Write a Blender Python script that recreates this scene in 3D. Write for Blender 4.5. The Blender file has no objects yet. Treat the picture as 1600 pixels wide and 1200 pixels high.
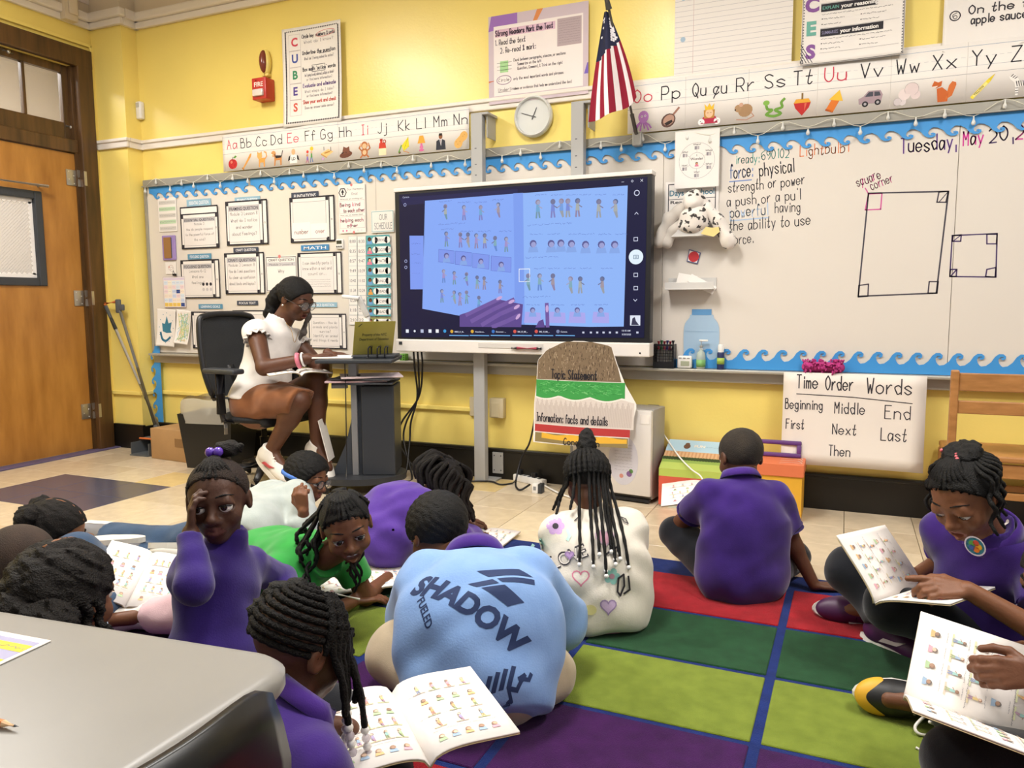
import bpy, bmesh, math, random
import numpy as np
from mathutils import Vector, Matrix
from mathutils.geometry import tessellate_polygon
from mathutils.bvhtree import BVHTree

SC = bpy.context.scene
COL = SC.collection
rnd = random.Random(7)

# ---------------------------------------------------------------- camera, world, lights, exposure
CAM_H, FPX = 1.07, 1201.6
YAW, PITCH, ROLL = math.radians(23.476), math.radians(6.056), math.radians(-0.31)
_f = Vector((-math.sin(YAW)*math.cos(PITCH), math.cos(YAW)*math.cos(PITCH), -math.sin(PITCH)))
_r0 = Vector((math.cos(YAW), math.sin(YAW), 0)); _u0 = _r0.cross(_f)
_r = math.cos(ROLL)*_r0 + math.sin(ROLL)*_u0
_u = -math.sin(ROLL)*_r0 + math.cos(ROLL)*_u0
CAMP = Vector((0, 0, CAM_H))
cd = bpy.data.cameras.new('camera'); cam = bpy.data.objects.new('camera', cd); COL.objects.link(cam)
cam.matrix_world = Matrix(((_r.x, _u.x, -_f.x, 0), (_r.y, _u.y, -_f.y, 0), (_r.z, _u.z, -_f.z, CAM_H), (0, 0, 0, 1)))
cd.sensor_width = 36; cd.lens = 36*FPX/1600; cd.clip_start = 0.02
SC.camera = cam
SC.view_settings.view_transform = 'Standard'; SC.view_settings.look = 'None'
SC.view_settings.exposure = 0.16; SC.view_settings.gamma = 1.0; SC.view_settings.use_curve_mapping = False
wd = bpy.data.worlds.new('world'); SC.world = wd; wd.use_nodes = True
wb = wd.node_tree.nodes['Background']; wb.inputs[0].default_value = (1.0, 0.97, 0.95, 1); wb.inputs[1].default_value = 0.34
def area(name, loc, sx, sy, power, col=(1, 0.978, 0.95), rot=(0, 0, 0)):
    l = bpy.data.lights.new(name, 'AREA'); l.shape = 'RECTANGLE'; l.size = sx; l.size_y = sy; l.energy = power; l.color = col
    o = bpy.data.objects.new(name, l); o.location = loc; o.rotation_euler = rot; COL.objects.link(o); return o
for (lx, ly, pw) in ((-3.6, 2.0, 76), (-1.2, 2.0, 66), (1.2, 2.0, 62), (-3.6, -0.6, 12), (-1.2, -0.6, 10), (1.2, -0.6, 10)):
    area('pendant_lamp', (lx, ly, 3.10), 0.35, 1.25, pw*.86)
    area('added_uplight', (lx, ly, 3.13), 0.35, 1.25, pw*.42, rot=(math.pi, 0, 0))  # added upward fill that brightens the ceiling and upper walls

def ray(u, v):
    return _f + _r*((u-800)/FPX) - _u*((v-600)/FPX)
def at(u, v, w):                       # point seen at pixel (u,v), w metres ahead of the camera
    return CAMP + ray(u, v)*w
def onz(u, v, z=0.0):
    d = ray(u, v); return CAMP + d*((z-CAM_H)/d.z)
def ony(u, v, y):
    d = ray(u, v); return CAMP + d*(y/d.y)
def onx(u, v, x):
    d = ray(u, v); return CAMP + d*(x/d.x)

# ---------------------------------------------------------------- materials
def lin(c):
    if isinstance(c, str):
        c = c.lstrip('#'); c = c if len(c) == 6 else ''.join(q*2 for q in c); c = [int(c[i:i+2], 16)/255 for i in (0, 2, 4)]
    return tuple(x/12.92 if x <= 0.04045 else ((x+0.055)/1.055)**2.4 for x in c[:3])
MATS = {}
def mat(name, col, rough=0.6, metal=0.0, var=0.0, vscale=8.0, bump=0.0, bscale=60.0, spec=0.5, emit=0.0, alpha=1.0, trans=0.0, stretch=(1, 1, 1), sheen=0.0, coat=0.0, col2=None):
    if name in MATS: return MATS[name]
    m = bpy.data.materials.new(name); m.use_nodes = True; nt = m.node_tree; b = nt.nodes['Principled BSDF']
    c = lin(col); b.inputs['Base Color'].default_value = (*c, 1); b.inputs['Roughness'].default_value = rough; b.inputs['Metallic'].default_value = metal
    b.inputs['Specular IOR Level'].default_value = spec
    if sheen: b.inputs['Sheen Weight'].default_value = sheen
    if coat: b.inputs['Coat Weight'].default_value = coat
    if emit: b.inputs['Emission Color'].default_value = (*c, 1); b.inputs['Emission Strength'].default_value = emit
    if alpha < 1: b.inputs['Alpha'].default_value = alpha
    if trans: b.inputs['Transmission Weight'].default_value = trans
    if var or bump:
        tc = nt.nodes.new('ShaderNodeTexCoord'); mp = nt.nodes.new('ShaderNodeMapping'); mp.inputs['Scale'].default_value = stretch
        nt.links.new(tc.outputs['Object'], mp.inputs['Vector'])
    if var:
        n = nt.nodes.new('ShaderNodeTexNoise'); n.inputs['Scale'].default_value = vscale; n.inputs['Detail'].default_value = 4
        nt.links.new(mp.outputs[0], n.inputs['Vector'])
        r = nt.nodes.new('ShaderNodeValToRGB'); e = r.color_ramp.elements
        e[0].position = 0.3; e[1].position = 0.7
        c2 = lin(col2) if col2 else tuple(x*(1-var) for x in c)
        e[0].color = (*c2, 1); e[1].color = (*(c if col2 else tuple(min(1, x*(1+var*0.5)) for x in c)), 1)
        nt.links.new(n.outputs['Fac'], r.inputs[0]); nt.links.new(r.outputs[0], b.inputs['Base Color'])
    if bump:
        n2 = nt.nodes.new('ShaderNodeTexNoise'); n2.inputs['Scale'].default_value = bscale; n2.inputs['Detail'].default_value = 3
        nt.links.new(mp.outputs[0], n2.inputs['Vector'])
        bp = nt.nodes.new('ShaderNodeBump'); bp.inputs['Strength'].default_value = bump; bp.inputs['Distance'].default_value = 0.01
        nt.links.new(n2.outputs['Fac'], bp.inputs['Height']); nt.links.new(bp.outputs[0], b.inputs['Normal'])
    MATS[name] = m; return m
def mat_attr(name, rough=0.7, emit=0.0, spec=0.3):     # flat print: colour per face
    if name in MATS: return MATS[name]
    m = bpy.data.materials.new(name); m.use_nodes = True; nt = m.node_tree; b = nt.nodes['Principled BSDF']
    a = nt.nodes.new('ShaderNodeAttribute'); a.attribute_name = 'ink'
    nt.links.new(a.outputs['Color'], b.inputs['Base Color']); b.inputs['Roughness'].default_value = rough; b.inputs['Specular IOR Level'].default_value = spec
    if emit:
        nt.links.new(a.outputs['Color'], b.inputs['Emission Color']); b.inputs['Emission Strength'].default_value = emit
        b.inputs['Base Color'].default_value = (0, 0, 0, 1)
        for l in list(nt.links):
            if l.to_socket == b.inputs['Base Color']: nt.links.remove(l)
    MATS[name] = m; return m

# ---------------------------------------------------------------- objects
def tag(o, label=None, cat=None, group=None, kind=None):
    if label: o['label'] = label
    if cat: o['category'] = cat
    if group: o['group'] = group
    if kind: o['kind'] = kind
    return o
def thing(name, label, cat, loc=(0, 0, 0), rz=0.0, group=None):
    o = bpy.data.objects.new(name, None); o.empty_display_size = 0.05; o.location = loc; o.rotation_euler = (0, 0, rz); COL.objects.link(o)
    return tag(o, label, cat, group)
def root_of(p):
    while p.parent: p = p.parent
    return p
def from_data(name, V, F, m, parent=None, smooth=False, loc=None, mats=None, midx=None):
    """V in world axes; a child's vertices are shifted by its root's location (roots with rotation take local V)."""
    V = np.asarray(V, float).reshape(-1, 3)
    off = np.zeros(3)
    if parent is not None:
        r = root_of(parent)
        if r.rotation_euler.z == 0: off = np.array(r.location)
    elif loc is not None: off = np.array(loc)
    me = bpy.data.meshes.new(name); W = V-off
    if isinstance(F, np.ndarray) and F.ndim == 2:
        n, k = F.shape
        me.vertices.add(len(W)); me.vertices.foreach_set('co', W.astype(np.float32).ravel())
        me.loops.add(n*k); me.loops.foreach_set('vertex_index', F.astype(np.int32).ravel())
        me.polygons.add(n); me.polygons.foreach_set('loop_start', np.arange(0, n*k, k, dtype=np.int32))
        me.update(calc_edges=True)
    else:
        me.from_pydata(W.tolist(), [], [list(map(int, f)) for f in F]); me.update()
    for mm in (mats or [m]): me.materials.append(mm)
    if midx is not None: me.polygons.foreach_set('material_index', np.asarray(midx, np.int32))
    if smooth: me.polygons.foreach_set('use_smooth', np.ones(len(me.polygons), bool))
    o = bpy.data.objects.new(name, me); COL.objects.link(o)
    if parent is not None: o.parent = parent
    elif loc is not None: o.location = loc
    return o
def frame_from(d, up=(0, 0, 1)):
    d = Vector(d).normalized(); up = Vector(up)
    if abs(d.dot(up)) > 0.98: up = Vector((1, 0, 0)) if abs(d.x) < 0.9 else Vector((0, 1, 0))
    a = d.cross(up).normalized(); b = a.cross(d).normalized(); return a, b, d
def catmull(P, n=6, closed=False):
    P = [Vector(p) for p in P]; out = []; m = len(P)
    if m < 3: return P
    for i in range(m if closed else m-1):
        p0 = P[(i-1) % m] if closed or i > 0 else P[0]; p1 = P[i]; p2 = P[(i+1) % m]; p3 = P[(i+2) % m] if closed or i+2 < m else P[-1]
        for k in range(n):
            t = k/n
            out.append(0.5*((2*p1)+(p2-p0)*t+(2*p0-5*p1+4*p2-p3)*t*t+(3*p1-p0-3*p2+p3)*t**3))
    if not closed: out.append(P[-1])
    return out
class MB:
    def __init__(s): s.V = []; s.F = []
    def add(s, V, F):
        b = len(s.V); s.V += [tuple(v) for v in V]; s.F += [tuple(i+b for i in f) for f in F]; return s
    def box(s, c, d, R=None, bev=0.0, seg=2):
        c = Vector(c); hx, hy, hz = d[0]/2, d[1]/2, d[2]/2
        V = [Vector((x*hx, y*hy, z*hz)) for x in (-1, 1) for y in (-1, 1) for z in (-1, 1)]
        F = [(0, 1, 3, 2), (4, 6, 7, 5), (0, 4, 5, 1), (2, 3, 7, 6), (0, 2, 6, 4), (1, 5, 7, 3)]
        if bev:
            bm = bmesh.new(); vs = [bm.verts.new(v) for v in V]
            for f in F: bm.faces.new([vs[i] for i in f])
            bmesh.ops.bevel(bm, geom=bm.edges[:], offset=bev, segments=seg, profile=0.5, affect='EDGES')
            bm.verts.index_update(); V = [v.co.copy() for v in bm.verts]; F = [[v.index for v in f.verts] for f in bm.faces]; bm.free()
        if R: V = [R @ v for v in V]
        return s.add([v+c for v in V], F)
    def tube(s, P, r, n=8, cap=True, closed=False, up=(0, 0, 1), flat=1.0):
        P = [Vector(p) for p in P]; m = len(P); R = r if hasattr(r, '__len__') else [r]*m
        V = []; F = []; a = None
        for i in range(m):
            d = (P[(i+1) % m]-P[i-1]) if closed else (P[min(i+1, m-1)]-P[max(i-1, 0)])
            if d.length < 1e-9: d = Vector((0, 0, 1))
            d.normalize()
            if a is None: a, b, _ = frame_from(d, up)
            else:
                a = (a-d*a.dot(d))
                a = a.normalized() if a.length > 1e-6 else frame_from(d, up)[0]
                b = d.cross(a)
            for k in range(n):
                t = 2*math.pi*k/n; V.append(P[i]+a*(R[i]*math.cos(t))+b*(R[i]*flat*math.sin(t)))
        for i in range(m if closed else m-1):
            j = (i+1) % m
            for k in range(n): F.append((i*n+k, i*n+(k+1) % n, j*n+(k+1) % n, j*n+k))
        if cap and not closed: F += [tuple(range(n))[::-1], tuple((m-1)*n+k for k in range(n))]
        return s.add(V, F)
    def cyl(s, a, b, r, r2=None, n=16): return s.tube([a, b], [r, r if r2 is None else r2], n)
    def lathe(s, prof, c=(0, 0, 0), axis=(0, 0, 1), n=24, sx=1.0, sy=1.0):
        a, b, d = frame_from(axis); c = Vector(c); V = []; F = []
        for (r, z) in prof:
            for k in range(n):
                t = 2*math.pi*k/n; V.append(c+a*(r*math.cos(t)*sx)+b*(r*math.sin(t)*sy)+d*z)
        for i in range(len(prof)-1):
            for k in range(n): F.append((i*n+k, i*n+(k+1) % n, (i+1)*n+(k+1) % n, (i+1)*n+k))
        if prof[0][0] > 1e-6: F.append(tuple(range(n))[::-1])
        if prof[-1][0] > 1e-6: F.append(tuple((len(prof)-1)*n+k for k in range(n)))
        return s.add(V, F)
    def ball(s, c, r, n=12, m=8, R=None):
        r = r if hasattr(r, '__len__') else (r, r, r); V = []; F = []; c = Vector(c)
        for i in range(m+1):
            p = math.pi*i/m
            for k in range(n):
                t = 2*math.pi*k/n; q = Vector((r[0]*math.sin(p)*math.cos(t), r[1]*math.sin(p)*math.sin(t), r[2]*math.cos(p)))
                V.append(c+(R @ q if R else q))
        for i in range(m):
            for k in range(n): F.append((i*n+k, (i+1)*n+k, (i+1)*n+(k+1) % n, i*n+(k+1) % n))
        return s.add(V, F)
    def prism(s, poly, o, ux, uy, nrm, t):          # 2-D outline in the plane o,ux,uy thickened by t along nrm
        o, ux, uy, nrm = map(Vector, (o, ux, uy, nrm)); n = len(poly)
        A = [o+ux*x+uy*y for x, y in poly]; B = [p+nrm*t for p in A]
        tri = tessellate_polygon([[Vector((x, y, 0)) for x, y in poly]])
        F = [tuple(t3) for t3 in tri]+[tuple(i+n for i in t3[::-1]) for t3 in tri]+[(i, (i+1) % n, (i+1) % n+n, i+n) for i in range(n)]
        return s.add(A+B, F)
    def xf(s, M): s.V = [tuple(M @ Vector(v)) for v in s.V]; return s
    def build(s, name, m, parent=None, smooth=False, loc=None):
        o = from_data(name, s.V, s.F, m, parent, False, loc)
        if smooth:
            bm = bmesh.new(); bm.from_mesh(o.data); bmesh.ops.remove_doubles(bm, verts=bm.verts, dist=1e-6); bmesh.ops.recalc_face_normals(bm, faces=bm.faces)
            for f in bm.faces: f.smooth = True
            if smooth is not True:
                for e in bm.edges:
                    if len(e.link_faces) == 2 and e.calc_face_angle(0) > math.radians(smooth): e.smooth = False
            bm.to_mesh(o.data); bm.free()
        else:
            bm = bmesh.new(); bm.from_mesh(o.data); bmesh.ops.recalc_face_normals(bm, faces=bm.faces); bm.to_mesh(o.data); bm.free()
        return o
def struct(name, mb, m, parent=None, smooth=False):
    o = mb.build(name, m, parent, smooth)
    if parent is None: o['kind'] = 'structure'
    return o
def copy_tree(o, parent=None):
    c = o.copy(); COL.objects.link(c)
    if parent is not None: c.parent = parent
    for ch in list(o.children): copy_tree(ch, c)
    return c

# ---------------------------------------------------------------- flat print (lettering, pictures)
_G = "A022942,1535|B0209,~0929382606,~0636443202|C~482906032243|D0209,~092947442202|E49090242,0636|F490902,0636|G~48290703224345,4525|H0902,4942,0646|I1939,2922,1232|J~3934221203|K0902,490542|L090242|M0209254942|N02094249|O~29070422444729|P0209,~0939473505|Q~29070422444729,2441|R0209,~0939473505,2542|S~4829081635432203|T0949,2922|U~0904224449|V092249|W0912263249|X0942,4902|Y092649,2622|Z09490242|a~453616041233 45,4642|b0902,~052645432202|c~451604123243|d4942,~452605132243|e~0444452605032243|f~38291712,0636|g~452605132243,~46412001|h0902,~0526454342|i1612,1718|j~26211000,2728|k0902,360432|l1912|m0602,~05162522,~25364542|n0602,~0526454342|o~26050322434526|p0600,~052645432203|q4600,~452605032243|r0602,~042636|s~45260524432203|t~29132233,0636|u~0603224346,4642|v062246|w0612253246|x0642,4602|y0622,4610|z06460242|0~29070422444729|1182922|2~0829474502,0242|3~08294736,~3645322203|4290444,3932|5490906,~0626453203|6~4907042243452604|7094922|8~290826442204264829|9~4725072947 4422|:1516,1213|.1213|,1310|?~0829472524,2223|!2924,2223|&42082937021243|-0444|'1918|/0249|*0846,4806"
GLY = {}
for _s in _G.split('|'):
    st = []
    for q in _s[1:].replace(' ', '').split(','):
        sm = q.startswith('~'); q = q.lstrip('~'); p = [(int(q[i]), int(q[i+1])-2) for i in range(0, len(q)-1, 2)]
        st.append([(a.x, a.y) for a in catmull([(x, y, 0) for x, y in p], 5)] if sm else p)
    GLY[_s[0]] = st
_TC = {}
def font_mesh(t, bold):
    k = (t, bold)
    if k not in _TC:
        c = bpy.data.curves.new('t', 'FONT'); c.body = t; c.size = 1; c.resolution_u = 3; c.offset = bold; c.fill_mode = 'FRONT'
        o = bpy.data.objects.new('t', c); COL.objects.link(o)
        dg = bpy.context.evaluated_depsgraph_get(); e = o.evaluated_get(dg); m = e.to_mesh()
        V = np.array([v.co[:] for v in m.vertices]).reshape(-1, 3); F = [tuple(p.vertices) for p in m.polygons]
        e.to_mesh_clear(); bpy.data.objects.remove(o); bpy.data.curves.remove(c); _TC[k] = (V, F)
    return _TC[k]
class Print:
    def __init__(s): s.V = []; s.F = []; s.c = []; s.z = 1.0
    def _a(s, P, F, col):
        b = len(s.V); s.V += [(p[0], p[1], s.z) for p in P]; s.F += [tuple(i+b for i in f) for f in F]; s.c += [lin(col)]*len(F)
    def up(s, k=1): s.z += k; return s
    def poly(s, P, col):
        if len(P) < 5: s._a(P, [tuple(range(len(P)))], col)
        else: s._a(P, [tuple(t) for t in tessellate_polygon([[Vector((x, y, 0)) for x, y in P]])], col)
        return s
    def rect(s, x0, y0, x1, y1, col): s._a([(x0, y0), (x1, y0), (x1, y1), (x0, y1)], [(0, 1, 2, 3)], col); return s
    def circ(s, x, y, r, col, ry=None, n=14, a0=0, a1=360, rot=0):
        ry = r if ry is None else ry; c, q = math.cos(math.radians(rot)), math.sin(math.radians(rot)); P = []
        for k in range(n):
            t = math.radians(a0+(a1-a0)*k/(n if a1-a0 == 360 else n-1)); X, Y = r*math.cos(t), ry*math.sin(t); P.append((x+X*c-Y*q, y+X*q+Y*c))
        s._a(P, [tuple(range(n))], col); return s
    def line(s, P, w, col, closed=False):
        P = [Vector((p[0], p[1])) for p in P]
        if closed: P.append(P[0])
        V = []; F = []
        for a, b in zip(P, P[1:]):
            d = b-a
            if d.length < 1e-7: continue
            d.normalize(); n = Vector((-d.y, d.x))*w/2; e = d*w*0.35; k = len(V)
            V += [a-e-n, b+e-n, b+e+n, a-e+n]; F.append((k, k+1, k+2, k+3))
        s._a(V, F, col); return s
    def frame(s, x0, y0, x1, y1, w, col): return s.line([(x0, y0), (x1, y0), (x1, y1), (x0, y1)], w, col, True)
    def ring(s, x, y, r, w, col, ry=None, n=20, rot=0):
        ry = r if ry is None else ry; c, q = math.cos(math.radians(rot)), math.sin(math.radians(rot))
        return s.line([(x+r*math.cos(t)*c-ry*math.sin(t)*q, y+r*math.cos(t)*q+ry*math.sin(t)*c) for t in [2*math.pi*k/n for k in range(n)]], w, col, True)
    def text(s, t, x, y, h, col, bold=0.0, align='l', w=None, ang=0, slant=0.0):
        V, F = font_mesh(t, bold)
        if len(V) == 0: return s
        x0, x1 = V[:, 0].min(), V[:, 0].max(); sc = h/0.72; sx = sc if w is None else w/max(1e-6, x1-x0)
        W = (x1-x0)*sx; o = {'l': 0, 'c': -W/2, 'r': -W}[align]; ca, sa = math.cos(ang), math.sin(ang)
        P = []
        for p in V:
            X = (p[0]-x0)*sx+o; Y = p[1]*sc; X += slant*Y; P.append((x+X*ca-Y*sa, y+X*sa+Y*ca))
        s._a(P, F, col); return s
    def hand(s, t, x, y, h, col, lw=None, w=None, ang=0, jit=0.0, align='l'):
        lw = lw or h*0.1; sc = h/7; adv = []; X = 0
        for ch in t:
            adv.append(X); g = GLY.get(ch)
            X += 4.2 if g is None else max(p[0] for q in g for p in q)+2.0
        tot = (X-2.0)*sc; sx = sc if w is None else sc*w/tot; tot = tot if w is None else w
        o = {'l': 0, 'c': -tot/2, 'r': -tot}[align]; ca, sa = math.cos(ang), math.sin(ang)
        for ch, a in zip(t, adv):
            dy = rnd.uniform(-jit, jit)*h
            for q in GLY.get(ch, []):
                P = []
                for px, py in q:
                    xx = (a+px)*sx+o; yy = py*sc+dy; P.append((x+xx*ca-yy*sa, y+xx*sa+yy*ca))
                s.line(P, lw, col)
        return s
    def split(s, L):
        V2 = [Vector(v) for v in s.V]; F2 = []; c2 = []
        for f, c in zip(s.F, s.c):
            st = [(V2[f[0]], V2[f[i]], V2[f[i+1]]) for i in range(1, len(f)-1)]
            while st:
                t = st.pop(); e = [(t[i]-t[(i+1) % 3]).xy.length for i in range(3)]; k = e.index(max(e))
                if e[k] > L: a, b, q = t[k], t[(k+1) % 3], t[(k+2) % 3]; h = (a+b)/2; st += [(a, h, q), (h, b, q)]
                else: F2.append((len(V2), len(V2)+1, len(V2)+2)); c2.append(c); V2 += list(t)
        s.V = [tuple(v) for v in V2]; s.F = F2; s.c = c2
    def build(s, name, parent, fn, m=None, eps=0.00025):
        V = np.array(s.V, float); W = fn(V[:, 0], V[:, 1], V[:, 2]*eps); c = s.c; F = s.F
        o = from_data(name, W, F, m or mat_attr('print'), parent)
        a = o.data.attributes.new('ink', 'FLOAT_COLOR', 'FACE'); a.data.foreach_set('color', np.array([(*q, 1) for q in c], np.float32).ravel())
        return o
def plane_fn(o, ux, uy, n):
    o, ux, uy, n = (np.array(q, float) for q in (o, ux, uy, n))
    return lambda x, y, z: o+np.outer(x, ux)+np.outer(y, uy)+np.outer(z, n)
def sheet(name, parent, fn, w, h, m, nx=1, ny=1, t=0.0012, poly=None, loc=None):
    """a thin closed sheet following fn; x 0..w, y 0..h"""
    xs = np.linspace(0, w, nx+1); ys = np.linspace(0, h, ny+1); X, Y = np.meshgrid(xs, ys); X = X.ravel(); Y = Y.ravel()
    A = fn(X, Y, np.zeros_like(X)); B = fn(X, Y, np.full_like(X, -t)); n = len(X); k = nx+1; F = []
    for j in range(ny):
        for i in range(nx):
            a = j*k+i; F.append((a, a+1, a+k+1, a+k)); F.append((n+a, n+a+k, n+a+k+1, n+a+1))
    for i in range(nx): F += [(i, n+i, n+i+1, i+1), (ny*k+i, ny*k+i+1, n+ny*k+i+1, n+ny*k+i)]
    for j in range(ny): F += [(j*k, (j+1)*k, n+(j+1)*k, n+j*k), (j*k+nx, n+j*k+nx, n+(j+1)*k+nx, (j+1)*k+nx)]
    return from_data(name, np.vstack([A, B]), F, m, parent, nx > 1 or ny > 1, loc)
# ---------------------------------------------------------------- smooth bodies: blended tapered limbs, meshed as one surface
class Field:
    def __init__(s): s.p = []
    def cap(s, a, b, ra, rb=None, k=0.02, op='+', cut=None):
        s.p.append(('c', np.array(a, float), np.array(b, float), float(ra), float(ra if rb is None else rb), k, op, cut)); return s
    def chain(s, P, R, k=0.02, op='+', cut=None):
        for i in range(len(P)-1): s.cap(P[i], P[i+1], R[i], R[i+1], k, op, cut if i == len(P)-2 or cut is None else cut)
        return s
    def ell(s, c, r, R=None, k=0.02, op='+', cut=None):
        s.p.append(('e', np.array(c, float), np.array(r, float), np.eye(3) if R is None else np.array(R, float), 0.0, k, op, cut)); return s
    def bound(s, p):
        if p[0] == 'c':
            c = (p[1]+p[2])/2; return c, np.linalg.norm(p[1]-p[2])/2+max(p[3], p[4])
        return p[1], max(p[2])
    def dist(s, p, X):
        if p[0] == 'c':
            _, a, b, ra, rb = p[:5]; ba = b-a; L = ba @ ba; q = X-a; t = np.clip((q @ ba)/max(L, 1e-12), 0, 1)
            d = np.sqrt(np.maximum(0, ((q-np.outer(t, ba))**2).sum(1)))-(ra+(rb-ra)*t)
        else:
            q = (X-p[1]) @ p[3]; r = p[2]
            k0 = np.sqrt(((q/r)**2).sum(1)); k1 = np.sqrt(((q/r**2)**2).sum(1)); d = np.where(k1 > 1e-9, k0*(k0-1)/np.maximum(k1, 1e-9), -min(r))
        if p[7] is not None:
            for (c, n) in p[7]:
                n = np.array(n, float); n /= np.linalg.norm(n); d = np.maximum(d, (X-np.array(c, float)) @ n)
        return d
    def eval(s, X, grp=None):
        """X (N,3); with grp=(centres, halfdiag, per) primitives are only evaluated for the groups near them"""
        N = len(X); D = np.full(N, 0.25)
        for p in s.p:
            k = p[5]
            if grp is not None:
                c, r = s.bound(p); C_, hd, per = grp
                m = np.linalg.norm(C_-c, axis=1) < r+hd+k+0.03
                if not m.any(): continue
                idx = np.repeat(m, per)
                Y = X[idx]; d0 = D[idx]
            else: idx = slice(None); Y = X; d0 = D
            d = s.dist(p, Y)
            if p[6] == '+':
                h = np.clip(0.5+0.5*(d0-d)/k, 0, 1); D[idx] = d0+(d-d0)*h-k*h*(1-h)
            else:
                h = np.clip(0.5-0.5*(d0+d)/k, 0, 1); D[idx] = d0+(-d-d0)*h+k*h*(1-h)
        return D
def surf(F, res, clip=None, wob=None):
    """surface nets on sparse 8-cell blocks. clip: list of (point, normal) kept where dot<0. wob: f(X)->offset added to the field"""
    n = 8; bs = n*res; lo = np.full(3, 1e9); hi = -lo
    for p in F.p:
        if p[6] == '+':
            c, r = F.bound(p); lo = np.minimum(lo, c-r-0.02); hi = np.maximum(hi, c+r+0.02)
    b0 = np.floor(lo/bs).astype(int); b1 = np.ceil(hi/bs).astype(int)
    g = np.stack(np.meshgrid(*[np.arange(a, b) for a, b in zip(b0, b1)], indexing='ij'), -1).reshape(-1, 3)
    cen = (g+0.5)*bs; hd = bs*0.8660; near = np.zeros(len(g), bool)
    for p in F.p:
        if p[6] == '+':
            c, r = F.bound(p); near |= np.linalg.norm(cen-c, axis=1) < r+hd+0.01
    g = g[near]; cen = cen[near]
    d = F.eval(cen, (cen, 0.0, 1))
    keep = np.abs(d) < hd+0.03; 
    if clip:
        for c, nn in clip: keep &= ((cen-np.array(c)) @ (np.array(nn)/np.linalg.norm(nn))) < hd
    g = g[keep]; cen = cen[keep]
    B = len(g)
    if B == 0: return np.zeros((0, 3)), np.zeros((0, 4), int)
    a = np.arange(n+1); loc = np.stack(np.meshgrid(a, a, a, indexing='ij'), -1).reshape(-1, 3)
    X = ((g*n)[:, None, :]+loc[None]).reshape(-1, 3)*res
    V = F.eval(X, (cen, hd, (n+1)**3))
    if wob is not None: V = V+wob(X)
    if clip:
        for c, nn in clip: V = np.maximum(V, (X-np.array(c)) @ (np.array(nn)/np.linalg.norm(nn)))
    V = V.reshape(B, n+1, n+1, n+1)
    # cell vertices
    acc = np.zeros((B, n, n, n, 3)); cnt = np.zeros((B, n, n, n))
    offs = [(0, 0, 0), (1, 0, 0), (0, 1, 0), (0, 0, 1), (1, 1, 0), (1, 0, 1), (0, 1, 1), (1, 1, 1)]
    cv = {o: V[:, o[0]:o[0]+n, o[1]:o[1]+n, o[2]:o[2]+n] for o in offs}
    for o in offs:
        for ax in range(3):
            if o[ax] == 0:
                o2 = list(o); o2[ax] = 1; o2 = tuple(o2); v0, v1 = cv[o], cv[o2]; m = (v0 < 0) != (v1 < 0)
                with np.errstate(all='ignore'): t = np.where(m, v0/(v0-v1), 0)
                for q in range(3): acc[..., q] += np.where(m, (t if q == ax else o[q]), 0)
                cnt += m
    act = cnt > 0; bi, ci, cj, ck = np.nonzero(act)
    base = (g*n)[bi]+np.stack([ci, cj, ck], 1); P = (base+acc[act]/cnt[act][:, None])*res
    OFF = 1 << 20; key = lambda q: ((q[:, 0]+OFF).astype(np.int64) << 42) | ((q[:, 1]+OFF).astype(np.int64) << 21) | (q[:, 2]+OFF).astype(np.int64)
    kk = key(base); order = np.argsort(kk); ks = kk[order]
    Q = []
    for ax in range(3):
        sl0 = [slice(0, n)]*3; sl1 = list(sl0); sl1[ax] = slice(1, n+1)
        v0 = V[(slice(None), *sl0)]; v1 = V[(slice(None), *sl1)]; m = (v0 < 0) != (v1 < 0)
        bi, i, j, k = np.nonzero(m)
        if len(bi) == 0: continue
        c0 = (g*n)[bi]+np.stack([i, j, k], 1); s0 = v0[m] < 0; u, w = [(1, 2), (2, 0), (0, 1)][ax]; ids = []; ok = np.ones(len(bi), bool)
        for du, dw in ((-1, -1), (0, -1), (0, 0), (-1, 0)):
            q = c0.copy(); q[:, u] += du; q[:, w] += dw; kq = key(q); pos = np.clip(np.searchsorted(ks, kq), 0, len(ks)-1); ok &= ks[pos] == kq; ids.append(order[pos])
        f = np.stack(ids, 1); f[~s0] = f[~s0][:, ::-1]; Q.append(f[ok])
    return P, np.concatenate(Q)
def field_obj(name, F, res, m, parent=None, clip=None, wob=None, loc=None, mats=None, midx=None, extra=None):
    P, Q = surf(F, res, clip, wob)
    if extra is not None:
        for F2, r2, c2 in extra:
            P2, Q2 = surf(F2, r2, c2, wob); Q = np.vstack([Q, Q2+len(P)]); P = np.vstack([P, P2])
    mi = None
    if midx is not None: mi = midx(P[Q].mean(1))
    return from_data(name, P, Q, m, parent, True, loc, mats, mi)
def folds(amp, f, seed=0, d=(1, 0.6, 1.4)):
    d = np.array(d, float)
    def w(X):
        s = seed*1.7
        a = np.sin(f*(X @ np.array([0.9, 0.5, 1.1])*1.0)+2.0*np.sin(f*0.43*(X @ np.array([-0.7, 1.0, 0.5]))+s)+s)
        b = np.sin(f*1.7*(X @ np.array([-0.6, 0.8, 0.7]))+1.7*np.sin(f*0.6*(X @ np.array([1.0, 0.3, -0.8])))+2*s)
        return amp*(0.65*a+0.35*b)
    return w
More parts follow.
